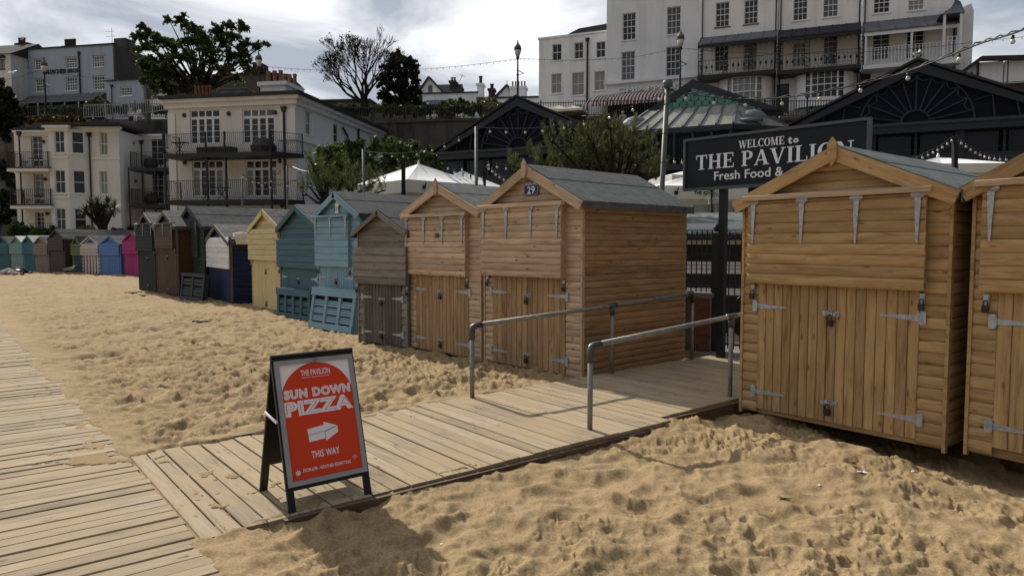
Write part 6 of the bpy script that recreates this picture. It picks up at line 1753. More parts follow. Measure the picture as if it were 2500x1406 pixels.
# cordyline in front of the left flats
def cordyline(label, base, D, heads, seed, ll=0.85, nl=120, r0=0.16, name='cordyline'):
    rd = random.Random(seed); rg = np.random.default_rng(seed); base = Vector(base); t = thing(name, label, 'palm tree', tuple(base)); m = MB(); Vs = []
    for (x, y) in heads:
        c = at(x, y, D+rd.uniform(-.6,.6))-base; m.tube([(0,0,-.3), Vector((c.x*.15,c.y*.15,c.z*.35)), Vector((c.x*.6,c.y*.6,c.z*.7)), c], [r0, r0*.75, r0*.55, r0*.45], 7)
        for i in range(nl):
            el = math.asin(rd.uniform(-0.55,1)); az = rd.uniform(0,2*pi); d = Vector((cos(el)*cos(az),cos(el)*sin(az),sin(el))); L_ = ll*rd.uniform(.75,1.1); w = d.cross(Vector((0,0,1)))
            w = (w.normalized() if w.length > .01 else Vector((1,0,0)))*0.028*(ll/0.85); dr = Vector((0,0,-L_*0.28*(1-max(0,d.z))))
            p1, p2 = c+d*L_*.55+dr*.25, c+d*L_+dr
            Vs += [c-w*.6, c+w*.6, p1+w, p1-w, p1-w, p1+w, p2+w*.1, p2-w*.1]
    m.build('trunk', M['bark'], t); V = np.array([tuple(v) for v in Vs]); link(bpy.data.objects.new('crown', np_mesh('crown', V, np.arange(len(V)).reshape(-1,4), M['palm'])), t)
cordyline('tall branching cordyline in front of the left apartment block', at(252,572,45), 45, [(222,502),(238,495),(262,497),(279,508),(210,517),(250,510),(270,515),(230,512)], 3, 0.62, 130, 0.22)
cordyline('small cordyline under the dark welcome board', at(1738,560,16), 16, [(1737,468)], 4, 0.30, 90, 0.035)
# ================================================================== around the gate
SBP = Plane((at(1750,500,9.7).x, 9.7), -0.803, 0.08)
t = thing('welcome_sign', 'large slate welcome board with pale serif lettering on a black post by the gate', 'sign', (SBP.o.x, SBP.o.y, 0.08), SBP.a)
ua, ub_ = SBP.u(1677, 400), SBP.u(2118, 380); z1, z0_ = SBP.z(1677, 347), SBP.z(1677, 461)
boxpart(t, 'board', M['signp'], ua, ub_, -0.02, 0.02, z0_, z1)
M['frameg'] = plain('sign_frame_grey', (0.055,0.065,0.072), 0.4, 0.1, 0.1, 4, 0.5)
for a in ((ua-0.02,ub_+0.02,z1-0.0,z1+0.035),(ua-0.02,ub_+0.02,z0_-0.035,z0_)): boxpart(t, 'frame_rail', M['frameg'], a[0], a[1], -0.045, 0.03, a[2], a[3])
for a in ((ua-0.035,ua),(ub_,ub_+0.035)): boxpart(t, 'frame_stile', M['frameg'], a[0], a[1], -0.0455, 0.031, z0_-0.034, z1+0.034)
up = SBP.u(1757, 600); boxpart(t, 'post', M['black'], up-0.045, up+0.045, 0.035, 0.125, -0.1, z1-0.02)
def serif(txt, root, u0, u1, z0, z1, y, mat):
    K, n_, s = 0.21, 0.075, 0.055
    R = lambda a,b,c,d: [(a,c),(b,c),(b,d),(a,d)]
    D_ = lambda x0,x1,w: [(x0,0),(x0+w,0),(x1+w,1),(x1,1)]
    def ring(cx,cz,rx,rz,kx,kz,a0,a1,n=22):
        out = []
        for i in range(n):
            A, B_ = a0+(a1-a0)*i/n, a0+(a1-a0)*(i+1)/n
            out.append([(cx+rx*cos(A),cz+rz*sin(A)),(cx+rx*cos(B_),cz+rz*sin(B_)),(cx+(rx-kx)*cos(B_),cz+(rz-kz)*sin(B_)),(cx+(rx-kx)*cos(A),cz+(rz-kz)*sin(A))])
        return out
    G = {
     'T': (0.84,[R(.315,.525,0,1),R(0,.84,1-n_,1),R(.2,.64,0,s),R(0,.05,.72,1),R(.79,.84,.72,1)]),
     'H': (1.0,[R(.1,.1+K,0,1),R(.69,.69+K,0,1),R(.3,.7,.47,.47+n_)]+[R(a,b,c,d) for a,b in ((0,.41),(.59,1)) for c,d in ((0,s),(1-s,1))]),
     'E': (0.84,[R(.1,.1+K,0,1),R(0,.76,1-n_,1),R(0,.8,0,n_),R(.3,.6,.47,.47+n_),R(.72,.77,.72,1),R(.77,.82,0,.3),R(.56,.61,.36,.66)]),
     'P': (0.80,[R(.1,.1+K,0,1),R(0,.42,0,s),R(0,.45,1-n_,1),R(.3,.45,.44,.44+n_)]+ring(.42,.72,.36,.28,K,n_,-pi/2,pi/2)),
     'A': (1.0,[D_(.06,.44,.09),[(.70,0),(.94,0),(.58,1),(.40,1)],R(.2,.75,.28,.28+n_),R(-.02,.26,0,s),R(.6,1.04,0,s)]),
     'V': (1.0,[[(.40,0),(.60,0),(.28,1),(.05,1)],[(.46,0),(.55,0),(.92,1),(.83,1)],R(-.04,.40,1-s,1),R(.72,1.02,1-s,1)]),
     'I': (0.42,[R(.105,.105+K,0,1),R(0,.42,0,s),R(0,.42,1-s,1)]),
     'L': (0.80,[R(.1,.1+K,0,1),R(0,.42,1-s,1),R(0,.76,0,n_),R(.73,.78,0,.32)]),
     'O': (1.0,ring(.5,.5,.5,.52,K*1.1,n_*.8,0,2*pi,36)),
     'N': (1.02,[R(.12,.2,0,1),R(.82,.9,0,1),[(.74,0),(.9,0),(.3,1),(.06,1)],R(0,.34,0,s),R(.68,1.02,1-s,1),R(-.02,.2,1-s,1)]),
     'W': (1.35,[[(.34,0),(.5,0),(.25,1),(.03,1)],[(.38,0),(.46,0),(.72,1),(.64,1)],[(.86,0),(1.02,0),(.80,1),(.58,1)],[(.92,0),(1.0,0),(1.3,1),(1.22,1)],R(-.04,.34,1-s,1),R(.52,.86,1-s,1),R(1.1,1.38,1-s,1)]),
     'C': (0.88,ring(.5,.5,.5,.52,K*1.05,n_,radians(42),radians(318),30)+[R(.80,.86,.66,.98)]),
     'M': (1.2,[R(.12,.2,0,1),R(.86,1.07,0,1),[(.48,0),(.6,0),(.32,1),(.08,1)],[(.50,0),(.58,0),(.96,1),(.88,1)],R(0,.32,0,s),R(.76,1.18,0,s),R(-.02,.24,1-s,1),R(.94,1.18,1-s,1)]),
     ' ': (0.34,[])}
    gap = 0.10; tot = sum(G[c][0]+gap for c in txt)-gap; sx_ = (u1-u0)/tot; sz = z1-z0; x = u0; k = 0
    for ch in txt:
        w, polys = G[ch]; m = MB()
        for P in polys:
            k += 1; yy = y-0.0025-0.00025*(k % 9)
            m.prism([Vector((x+px_*sx_, yy, z0+pz*sz)) for px_, pz in P], (0, 0.006, 0))
        if m.f: m.build('letter', mat, root)
        x += (w+gap)*sx_
bo = [o for o in t.children if o.name.startswith('board')][0]
serif('WELCOME', bo, SBP.u(1806,350), SBP.u(1917,345), SBP.z(1806,364), SBP.z(1806,345), -0.022, M['letter'])
put_text(bo, 't', SBP.u(1926,345), SBP.u(1936,345), SBP.z(1938,351), SBP.z(1938,334), -0.024, M['letter'], bold=0.03, name='letter'); put_text(bo, 'o', SBP.u(1939,345), SBP.u(1952,345), SBP.z(1938,350), SBP.z(1938,339), -0.024, M['letter'], bold=0.03, name='letter')
serif('THE PAVILION', bo, SBP.u(1702,400), SBP.u(2086,360), SBP.z(1715,415), SBP.z(1715,380), -0.022, M['letter'])
put_text(bo, 'Fresh Food &', SBP.u(1746,430), SBP.u(1915,425), SBP.z(1750,441), SBP.z(1750,420), -0.024, M['letter'], bold=0.008, name='letters')

# iron fence and gate
GP = Plane((at(1745,600,10.3).x, 10.3), -0.55, 0.09)
t = thing('iron_fence', 'black spear topped iron fence panel on the low wall by the gate', 'fence', (GP.o.x, GP.o.y, 0.09), GP.a)
def spears(t, x0, x1, zb, zt, n, bars):
    for i in range(n):
        x = x0+(x1-x0)*i/(n-1); m = MB(); m.bar((x,0,zb),(x,0,zt-0.10),0.014); m.lathe([(0.006,0),(0.014,0.012),(0.005,0.03),(0.019,0.05),(0.004,0.11)], 6, (x,0,zt-0.11)); m.build('spear_bar', M['black'], t)
    for z in bars: boxpart(t, 'rail', M['black'], x0-0.03, x1+0.03, -0.012, 0.012, z-0.012, z+0.012)
zz = lambda y: GP.z(1700, y)
spears(t, GP.u(1640,640), GP.u(1738,640), zz(712), zz(562), 9, [zz(y) for y in (583,620,672,697)])
boxpart(t, 'post', M['black'], GP.u(1741,640), GP.u(1741,640)+0.10, -0.05, 0.05, 0, zz(560)-0.06); m = MB(); m.lathe([(0.02,-.06),(0.05,-0.03),(0.055,0),(0.04,0.04),(0.01,0.06)], 10, (GP.u(1741,640)+0.05,0,zz(556))); m.build('ball_finial', M['black'], t)
t2 = thing('iron_gate', 'black iron gate standing against the new wide larch hut', 'gate', tuple(GP.at(GP.u(1762,640),0.0,0)), GP.a)
spears(t2, 0.02, 0.62, 0.05, zz(565), 8, [0.12, 0.95, zz(600), zz(583)]); boxpart(t2, 'stile', M['black'], -0.04, 0.0, -0.02, 0.02, 0.03, zz(585))
m = MB(); m.tube([(0.28+0.06*cos(a), 0, 0.72+0.09*sin(a)) for a in [2*pi*i/16 for i in range(17)]], 0.007, 4, False); m.build('scroll', M['black'], t2)
t = thing('gate_pier', 'low rendered wall with red brick pier and stone cap under the fence', 'wall', (GP.o.x, GP.o.y, 0.05), GP.a)
zc = GP.z(1700,722)+0.03; a, b_, c = GP.u(1625,800), GP.u(1702,800), GP.u(1739,800)
boxpart(t, 'render', M['concrete'], a, b_, -0.09, 0.12, 0, zc); boxpart(t, 'mortar_core', M['mortar'], b_, c, -0.10, 0.12, 0, zc); boxpart(t, 'cap', M['tarmac'], a-0.03, c+0.04, -0.14, 0.16, zc, zc+0.06)
core = [o for o in t.children if o.name.startswith('mortar_core')][0]
bm_ = MB(); bm_.box(0,0.104,-0.012,0.02,0,0.063); bm1 = bm_.mesh('brick', M['brickred']); bm_ = MB(); bm_.box(0,0.213,-0.012,0.02,0,0.063); bm2 = bm_.mesh('brick', M['brickred'])
k = 0; z = 0.005
while z < zc-0.05:
    x = b_
    seq = [bm1, bm2] if k % 2 else [bm2, bm1]
    while x < c-0.09:
        me = seq[0]; w = 0.213 if me is bm2 else 0.104
        if x+w > c+0.01: me = bm1; w = 0.104
        if x+w > c+0.03: break
        inst('brick', me, core, (x, -0.101-random.random()*0.003, z)); x += w+0.010; seq = [bm2, bm2]
    z += 0.073; k += 1
# kiosk behind the gate
KP = Plane((at(1640,600,13.2).x, 13.2), -0.25, 0.0)
t = thing('kiosk', 'low kiosk with a pale sheet roof and black and white banded side behind the gate', 'kiosk', (KP.o.x, KP.o.y, 0), KP.a)
a, b_ = KP.u(1600), KP.u(1900)
bands = [(760,720,'black'),(720,703,'whiter'),(703,668,'black'),(668,638,'whiter'),(638,597,'black'),(597,545,'whiter')]
for i, (yb, yt, c) in enumerate(bands):
    boxpart(t, 'wall_band', M[c], a, b_, 0.0-0.012*(i % 2), 2.5, KP.z(1740,yb) if i else 0, KP.z(1740,yt)-0.002)
for i in range(3):
    z = KP.z(1740, 668)+0.08+i*0.07; boxpart(t, 'groove', M['lead'], a, b_, -0.02, -0.013, z, z+0.008)
ze = KP.z(1740,560); zr = ze+0.32
m = MB(); m.prism([Vector((a-0.2,-0.35,ze-0.12)), Vector((b_,-0.35,ze-0.12)), Vector((b_,1.7,zr)), Vector((a-0.2,1.7,zr))], (0,0,0.05)); m.build('roof', M['feltg'], t); 
m = MB(); m.prism([Vector((a-0.2,-0.352,ze-0.2)), Vector((b_,-0.352,ze-0.2)), Vector((b_,-0.352,ze-0.1)), Vector((a-0.2,-0.352,ze-0.1))], (0,-0.03,0)); m.build('fascia', M['pav'], t)
# terrace balustrade behind it
t = thing('terrace_balustrade', 'dark braced balustrade on the terrace above the kiosk', 'railing', tuple(at(1640,560,16.5)), -0.3); A = Vector((0,0,0))
m = MB(); z0_ = 1.25-t.location.z
for i in range(8):
    x = i*0.75; m.bar((x,0,z0_),(x,0,z0_+0.95),0.03)
    if i < 7: m.bar((x,0,z0_),(x+0.75,0,z0_+0.5),0.015); m.bar((x+0.75,0,z0_),(x,0,z0_+0.5),0.015)
m.bar((0,0,z0_+0.95),(5.3,0,z0_+0.95),0.035); m.bar((0,0,z0_+0.5),(5.3,0,z0_+0.5),0.025); m.build('bars', M['black'], t)['kind'] = 'stuff'

# handrails
def pipe_rail(label, p0, ts, tops, bases, ext=0.0):
    t = thing('handrail', label, 'handrail', (p0.x, p0.y, 0), atan2(E_S[1], E_S[0])); R_ = 0.0235
    for i, (s_, zt_, zb_) in enumerate(zip(ts, tops, bases)):
        m = MB(); m.tube([(s_,0,zb_),(s_,0,zt_-0.03)], R_, 12); m.build('post', M['pipe'], t, smooth=True)
        m = MB()
        if i == 0: m.tube([(s_,0,zt_-0.13),(s_,0,zt_-0.03),(s_+0.012,0,zt_-0.004),(s_+0.045,0,zt_+0.008),(s_+0.12,0,zt_+0.012)], R_*1.38, 12)
        elif i == len(ts)-1 and not ext: m.tube([(s_,0,zt_-0.13),(s_,0,zt_-0.02),(s_-0.03,0,zt_),(s_-0.10,0,zt_-0.004)], R_*1.38, 12)
        else: m.tube([(s_,0,zt_-0.11),(s_,0,zt_)], R_*1.35, 12); m.tube([(s_-0.07,0,zt_-0.004),(s_+0.07,0,zt_+0.004)], R_*1.38, 12)
        m.build('elbow_fitting', M['elbow'], t, smooth=True)
    P = [(s_,0,z) for s_, z in zip(ts, tops)]; P[0] = (P[0][0]+0.03,0,P[0][2]+0.01)
    if ext: P.append((ts[-1]+ext, 0, tops[-1]+0.02))
    m = MB(); m.tube(P, R_, 14); m.build('rail', M['pipe'], t, smooth=True)
p1_ = gnd(1153, 976, 0.04); pipe_rail('grey pipe handrail in front of the number 29 hut', p1_, [0,2.07,3.62], [0.80,0.905,0.99], [0.02,0.03,0.05])
p2_ = gnd(1440, 1066, 0.0); pipe_rail('grey pipe handrail on the near side of the crossing, ending at the wide new hut', p2_, [0,2.02], [0.775,0.905], [-0.1,-0.12], 0.35)

# ================================================================== the A-board
f1, f2, rr1 = gnd(706,1256,0.03), gnd(908,1207,0.03), gnd(632,1199,0.03)
W = (f2-f1).length; S = (rr1-f1).length; az = atan2((f2-f1).y,(f2-f1).x)
t = thing('pavement_sign', 'black A-board with a red and white pizza poster standing on the crossing', 'pavement sign', (f1.x,f1.y,0.036), az)
Ht = 0.915; lean = math.atan(S/2/Ht); Lp = sqrt(Ht*Ht+S*S/4)
def face(name, back=False):
    e = bpy.data.objects.new(name, None)
    return e
m = MB(); m.box(0,W,0.13*Lp,Lp,-0.018,0); pan = m.build('front_panel', M['blackp'], t, rot=(pi/2-lean,0,0))
for x in (0, W-0.045): m = MB(); m.box(x,x+0.045,0,0.13*Lp-0.001,-0.018,0); m.build('leg', M['blackp'], t, rot=(pi/2-lean,0,0))
m = MB(); m.box(0,W,0.20*Lp,Lp-0.012,0,0.018); m.build('rear_panel', M['blackp'], t, loc=(0,S,0), rot=(pi/2+lean,0,0))
for x in (0, W-0.05): m = MB(); m.box(x,x+0.05,0,0.20*Lp-0.001,0,0.018); m.build('leg', M['blackp'], t, loc=(0,S,0), rot=(pi/2+lean,0,0))
m = MB(); m.tube([(0.0,S/2,Ht-0.003),(W,S/2,Ht-0.003)],0.012,8); m.build('hinge_bar', M['blackp'], t)
m = MB(); m.bar((-0.006,S*0.30,Ht*0.57),(-0.006,S*0.69,Ht*0.60),0.012,0.014); m.build('strap', M['white'], t)
fx0, fx1, fy0, fy1 = 0.012, W-0.012, 0.155*Lp, 0.965*Lp; fw = 0.030
for (x0,x1,y0,y1,nm) in ((fx0,fx1,fy0,fy0+fw,0),(fx0,fx1,fy1-fw,fy1,0),(fx0,fx0+fw,fy0+fw,fy1-fw,1),(fx1-fw,fx1,fy0+fw,fy1-fw,1)):
    m = MB(); m.prism([Vector((x0,y0,0.001)),Vector((x1,y0,0.001)),Vector((x1,y1,0.001)),Vector((x0,y1,0.001))] , (0,0,0.011)); m.build('snap_frame', M['alu'], pan)
px0, px1, py0, py1 = fx0+fw, fx1-fw, fy0+fw, fy1-fw; PW, PH = px1-px0, py1-py0; cxm = (px0+px1)/2
m = MB(); m.box(px0,px1,py0,py1,0.001,0.0025); post_ = m.build('poster', M['whitep'], pan)
drop = 0.245*PH; R0_ = (PW*PW/4+drop*drop)/(2*drop); yc = py1-R0_*1.0
pts = [(px0,py0),(px1,py0)]+[(cxm+R0_*sin(a), yc+R0_*cos(a)) for a in [math.asin(PW/2/R0_)*(1-2*i/28) for i in range(29)]]
m = MB(); m.prism([Vector((x,y,0.0026)) for x,y in pts], (0,0,0.0006)); m.build('red_arch', M['red'], post_)
Y = lambda f: py1-PH*f
def ptxt(body, wf, hf, cf, mat=None, bold=0.0, z=0.0036, dx=0.0, sp_=1.0, nm='print'):
    me = text_mesh(body, 1.0, mat or M['whitep'], 0.0002, bold, sp_, nm)
    xs = [v.co.x for v in me.vertices]; ys = [v.co.y for v in me.vertices]; w, h = max(xs)-min(xs), max(ys)-min(ys); cx_, cy_ = (max(xs)+min(xs))/2, (max(ys)+min(ys))/2
    for v in me.vertices: v.co.x = (v.co.x-cx_)*wf*PW/w; v.co.y = (v.co.y-cy_)*hf*PH/h
    return inst(nm, me, post_, (cxm+dx*PW, Y(cf), z))
ptxt('THE PAVILION', 0.42, 0.052, 0.085, bold=0.012)
ptxt('BROADSTAIRS', 0.11, 0.011, 0.128)
m = MB(); m.box(cxm-0.205*PW,cxm-0.07*PW,Y(0.129),Y(0.126),0.0034,0.0038); m.box(cxm+0.07*PW,cxm+0.205*PW,Y(0.129),Y(0.126),0.0034,0.0038); m.build('print', M['whitep'], post_)
ptxt('SUN DOWN', 0.955, 0.084, 0.262, bold=0.07, sp_=1.16); ptxt('SUN DOWN', 0.925, 0.060, 0.262, M['red'], bold=-0.034, z=0.0042, sp_=1.16)
ptxt('PIZZA', 0.975, 0.13, 0.388, bold=0.08, sp_=1.16); ptxt('PIZZA', 0.93, 0.095, 0.388, M['red'], bold=-0.036, z=0.0042, sp_=1.16)
ay, ah_ = Y(0.615), PH
A = [(-.215,.045),(.03,.045),(.03,.078),(.215,.02),(.215,-.032),(.03,-.092),(.03,-.072),(-.215,-.072)]
A = [(-.215,.035),(.02,.05),(.02,.078),(.215,.028),(.215,-.03),(.03,-.09),(.028,-.068),(-.205,-.078)]
m = MB(); m.prism([Vector((cxm+x*PW, ay+y*ah_, 0.0034)) for x,y in A], (0,0,0.0005)); m.build('arrow', M['whitep'], post_)
m = MB()
for (x0,y0),(x1,y1) in (((-.213,-.018),(.018,-.004)),((.018,-.004),(.215,.028)),((.028,-.068),(.026,-.012)),((.026,-.012),(.03,-.012)),((.022,-.012),(.21,.026))): m.bar((cxm+x0*PW,ay+y0*ah_,0.0043),(cxm+x1*PW,ay+y1*ah_,0.0043),0.0016,0.0016)
m.build('arrow_outline', M['ink'], post_)
ptxt('THIS WAY', 0.40, 0.062, 0.805, bold=0.018, sp_=1.1)
ptxt('FROM 6PM - WEATHER PERMITTING', 0.68, 0.030, 0.925, bold=0.006)
m = MB(); c0 = Vector((cxm-0.41*PW, Y(0.935), 0.0038))
for k in range(7):
    a = 2*pi*k/7; m.lathe([(0.0045,0),(0.0045,0.0004)], 8, tuple(c0+Vector((cos(a),sin(a),0))*0.013))
m.lathe([(0.008,0),(0.008,0.0006)], 10, tuple(c0)); m.build('print', M['whitep'], post_)
m = MB(); c0 = Vector((cxm+0.41*PW, Y(0.895), 0.0038))
for dx_, dy_, r_ in ((-.008,0,.007),(0,.006,.009),(.009,0,.007)): m.tube([c0+Vector((dx_+r_*cos(a),dy_+r_*sin(a),0)) for a in [2*pi*i/10 for i in range(11)]], 0.0007, 3, False)
m.bar(c0+Vector((0.002,-0.005,0)), c0+Vector((-0.004,-0.02,0)), 0.0014); m.build('print', M['whitep'], post_)
m = MB(); m.box(cxm-0.012,cxm+0.012,fy1-0.022,fy1-0.002,0.0125,0.020); m.build('catch', M['galv'], pan)

# ================================================================== marks on the huts
def hplane(h): return Plane((h.location.x, h.location.y), h.rotation_euler.z, h.location.z)
PB = hplane(HB)
a, b_, z0_, z1 = PB.rect(1279,441,1315,477,0.03)
m = MB(); c_ = 0.02; zz_ = [(a+c_,z0_),(b_-c_,z0_),(b_,z0_+c_),(b_,z1-c_),(b_-c_,z1),(a+c_,z1),(a,z1-c_),(a,z0_+c_)]
m.prism([Vector((x,-0.026,z)) for x,z in zz_], (0,-0.006,0)); pl = m.build('number_plate', M['blue29'], HB)
m = MB(); q = [Vector((x+(0.010 if x < (a+b_)/2 else -0.010), -0.0345, z+(0.010 if z < (z0_+z1)/2 else -0.010))) for x,z in zz_]
for i in range(8): m.bar(q[i], q[(i+1)%8], 0.0045, 0.002)
m.bar((a+0.022,-0.0345,z0_+(z1-z0_)*.66),(b_-0.022,-0.0345,z0_+(z1-z0_)*.66),0.004,0.002); m.build('plate_border', M['letter'], pl)
put_text(pl, 'VIKING BAY', a+0.022, b_-0.022, z0_+(z1-z0_)*.70, z0_+(z1-z0_)*.88, -0.0335, M['letter'], bold=0.01, extrude=0.0005)
put_text(pl, '29', a+(b_-a)*.24, b_-(b_-a)*.24, z0_+(z1-z0_)*.11, z0_+(z1-z0_)*.60, -0.0335, M['letter'], bold=0.01, extrude=0.0005)
P3 = hplane(H30); a, b_, z0_, z1 = P3.rect(1061,569,1072,581,0.10)
M['burn'] = plain('scorched_mark', (0.05,0.028,0.018), 0.9)
put_text(H30, '30', a, b_, z0_, z1, -0.1005, M['burn'], bold=0.015, extrude=0.001, name='burnt_number')
m = MB(); g0 = P3.u(1080,560,0.1); gz = P3.z(1080,560,0.1); m.tube([(g0-0.06,-0.1,gz+0.05),(g0-0.02,-0.1,gz+0.01),(g0,-0.1,gz-0.01),(g0+0.05,-0.1,gz-0.01)],[0.003,0.008,0.007,0.003],5); m.tube([(g0-0.015,-0.1,gz),(g0+0.01,-0.1,gz-0.04)],[0.007,0.003],5); m.build('burnt_bird_mark', M['burn'], H30)
PL = hplane(HBL); a, b_, z0_, z1 = PL.rect(817,497,828,521,0.03)
m = MB(); m.prism([Vector((a,-0.022,z0_)),Vector((b_,-0.022,z0_)),Vector((b_,-0.022,z1-0.03)),Vector(((a+b_)/2,-0.022,z1+0.05)),Vector((a,-0.022,z1-0.03))],(0,-0.012,0)); pq = m.build('striped_plaque', M['white'], HBL)
m = MB()
for k in range(6):
    z = z0_+0.01+(z1-z0_-0.05)*k/6
    m.box(a-0.003,a+0.018,-0.038,-0.0345,z,z+0.022); m.box(b_-0.018,b_+0.003,-0.038,-0.0345,z,z+0.022)
m.build('navy_dashes', M['blue29'], pq); put_text(pq, '31', a+0.03, b_-0.03, z1-0.14, z1-0.06, -0.036, M['blue29'], extrude=0.001)
# slatted racks leaning on the huts
def rack(pa, pb, htop, mat, bays, label, lean_=0.22, louv=9, top=0.16, zb=0.0):
    A, B_ = gnd(*pa, zb), gnd(*pb, zb); w = (B_-A).length; t = thing('slatted_rack', label, 'rack', tuple(A), rot=(-lean_,0,atan2((B_-A).y,(B_-A).x)))
    boxpart(t, 'top_rail', mat, -0.03, w+0.03, -0.055, -0.01, htop-top, htop); boxpart(t, 'bottom_rail', mat, 0, w, -0.05, -0.01, 0.0, 0.12)
    for i in range(bays+1):
        x = i*(w-0.09)/bays; boxpart(t, 'upright', mat, x, x+0.09, -0.04, -0.008, 0.121, htop-top-0.001)
        if i < bays:
            x1 = (i+1)*(w-0.09)/bays
            for k in range(louv):
                z = 0.15+(htop-top-0.2)*k/louv; boxpart(t, 'louvre', mat, x+0.092, x1-0.002, -0.02+0.012*(k % 3 == 2), -0.005, z, z+(htop-top-0.2)/louv*(0.82 if k % 3 != 2 else 0.45))
    for x in (0.0, w-0.04): boxpart(t, 'side_board', mat, x, x+0.04, -0.0, 0.10, 0.0, htop-0.02)
    boxpart(t, 'backing', M['dark'], 0.04, w-0.04, 0.03, 0.05, 0.02, htop-0.04)
    return t
rack((757,798), (862,815), 0.80, blue, 3, 'pale blue slatted rack leaning against the pale blue hut', 0.16)
rack((680,772), (760,786), 0.66, teal, 4, 'dark teal slatted rack standing against the teal hut', 0.03, 6, 0.15)
rack((442,731), (497,738), 0.80, slate, 2, 'slate green slatted rack leaning against the slate green hut', 0.12, 5, 0.10)
# rolled sheet on the low hut, white plastic
m = MB(); W_ = HN['W']; e_ = HN['EH']
rdr = random.Random(3)
for k in range(5): m.tube([(W_-0.12+0.05*k, 0.1+0.22*i, e_+0.20-0.05*k+0.02*sin(i*1.3+k)) for i in range(9)], [0.055+0.012*sin(i*2.1+k) for i in range(9)], 7)
M['sheet'] = plain('cream_tarpaulin', (0.55,0.50,0.38), 0.8, 0, 0.12, 6)
o = m.build('rolled_sheet', M['sheet'], HN, smooth=True)

# ================================================================== poles and strings of bulbs
def pole(label, x0, y0, x1, y1, D, wpx, mat, zb=None, cap=None, sq=False, group=None, nm='pole'):
    top = at(x0, y0, D); bot = at(x1, y1, D); d = (bot-top).normalized(); g = zb if zb is not None else 1.25
    L_ = (top.z-g)/-d.z; bot = top+d*L_; r_ = wpx*D/FPX/2
    t = thing(nm, label, 'pole', tuple(bot), group=group); m = MB(); tp = top-bot
    if sq: m.bar((0,0,0), tp, r_*2)
    else: m.tube([(0,0,0), tp], r_, 12)
    m.build('shaft', mat, t, smooth=not sq)
    if cap: m = MB(); m.lathe([(r_*1.0,-0.02),(r_*1.9,0.0),(r_*2.0,0.06),(r_*1.6,0.09),(0.01,0.1)], 14, tuple(tp)); m.build('cap', mat, t)
    if cap:
        for k in range(3): q = tp*(0.93-0.11*k); m = MB(); m.lathe([(r_*1.06,0),(r_*1.06,0.012)],12,tuple(q)); m.build('band', M['black'], t)
    return top
pole('thick grey steel pole with a disc cap behind the number 29 hut', 1630,212,1616,465,10.8,12.5,M['pole'],0.1,True)
pole('slim grey pole rising in front of the left pavilion gable', 1163,310,1163,475,14,8,M['pole'],0.1)
pole('slim grey pole at the left end of the bulb string', 887,365,890,490,17,7,M['pole'],0.1)
for x, y, D, w, lb in ((985,382,19,9,'square dark post in front of the largest white parasol'),(1087,392,21,7,'square dark post right of the largest white parasol'),(1183,390,21,7,'square dark post left of the number 29 gable'),(2331,335,15,10,'square dark post in the gap between the two new huts')):
    pole(lb, x, y, x, y+80, D, w, M['signp'], 1.25, sq=True, nm='lighting_post')
pole('slim pole in front of the lower apartment balcony', 592,428,592,520,30,4,M['pole'],0.4); pole('slim pole at the corner of the cream apartment block', 701,405,702,510,30,5,M['pole'],0.4)
M['bulbm'] = plain('frosted_bulb', (0.55,0.53,0.46), 0.12, 0, 0.03, 3, 0.6); M['cable'] = plain('black_cable', (0.010,0.010,0.011), 0.5)
def bulb_meshes(r_):
    key = ('bulb', round(r_,3))
    if key not in _bc:
        b = MB(); b.lathe([(r_*0.45,0),(r_*0.62,-r_*0.35),(r_*0.98,-r_*0.95),(r_*0.95,-r_*1.5),(r_*0.6,-r_*2.0),(r_*0.05,-r_*2.2)], 12); c = MB(); c.lathe([(r_*0.25,r_*1.5),(r_*0.6,r_*1.2),(r_*0.7,0.0),(r_*0.6,-r_*0.15)], 8)
        _bc[key] = (b.mesh('bulb', M['bulbm'], True), c.mesh('bulb_holder', M['cable'], True))
    return _bc[key]
def string(label, pts, bulbs, r_, cr_, seg=8, twin=False, name='string_of_bulbs'):
    """pts: (px,py,D) along the cable; bulbs: px positions (or a count)"""
    P = [at(*p) for p in pts]; t = thing(name, label, 'string lights', tuple(P[0])); o = P[0]
    # smooth curve through the points (Catmull-Rom)
    C = []
    for i in range(len(P)-1):
        a, b_, c, d = P[max(i-1,0)], P[i], P[i+1], P[min(i+2,len(P)-1)]
        for k in range(seg):
            s = k/seg; C.append(0.5*((2*b_)+(c-a)*s+(2*a-5*b_+4*c-d)*s*s+(3*b_-a-3*c+d)*s**3))
    C.append(P[-1]); m = MB(); m.tube([q-o for q in C], cr_, 5)
    m.build('cable', M['cable'], t)
    if twin: m = MB(); m.tube([q-o+Vector((0,0.01,0.016+0.012*sin(i*1.9))) for i, q in enumerate(C)], cr_*0.8, 5); m.build('support_wire', M['cable'], t)
    bm, hm = bulb_meshes(r_)
    if isinstance(bulbs, int): ts = [(k+0.5)/bulbs*(len(C)-1) for k in range(bulbs)]
    else:
        xs = [1250+FPX*q.x/q.y for q in C]; ts = []
        for bx in bulbs:
            for i in range(len(C)-1):
                if (xs[i]-bx)*(xs[i+1]-bx) <= 0: ts.append(i+(bx-xs[i])/(xs[i+1]-xs[i]+1e-9)); break
    for s in ts:
        i = min(int(s), len(C)-2); q = C[i].lerp(C[i+1], s-i)-o-Vector((0,0,r_*1.6+cr_))
        ho = inst('bulb_holder', hm, t, tuple(q)); inst('bulb', bm, ho)
    return t
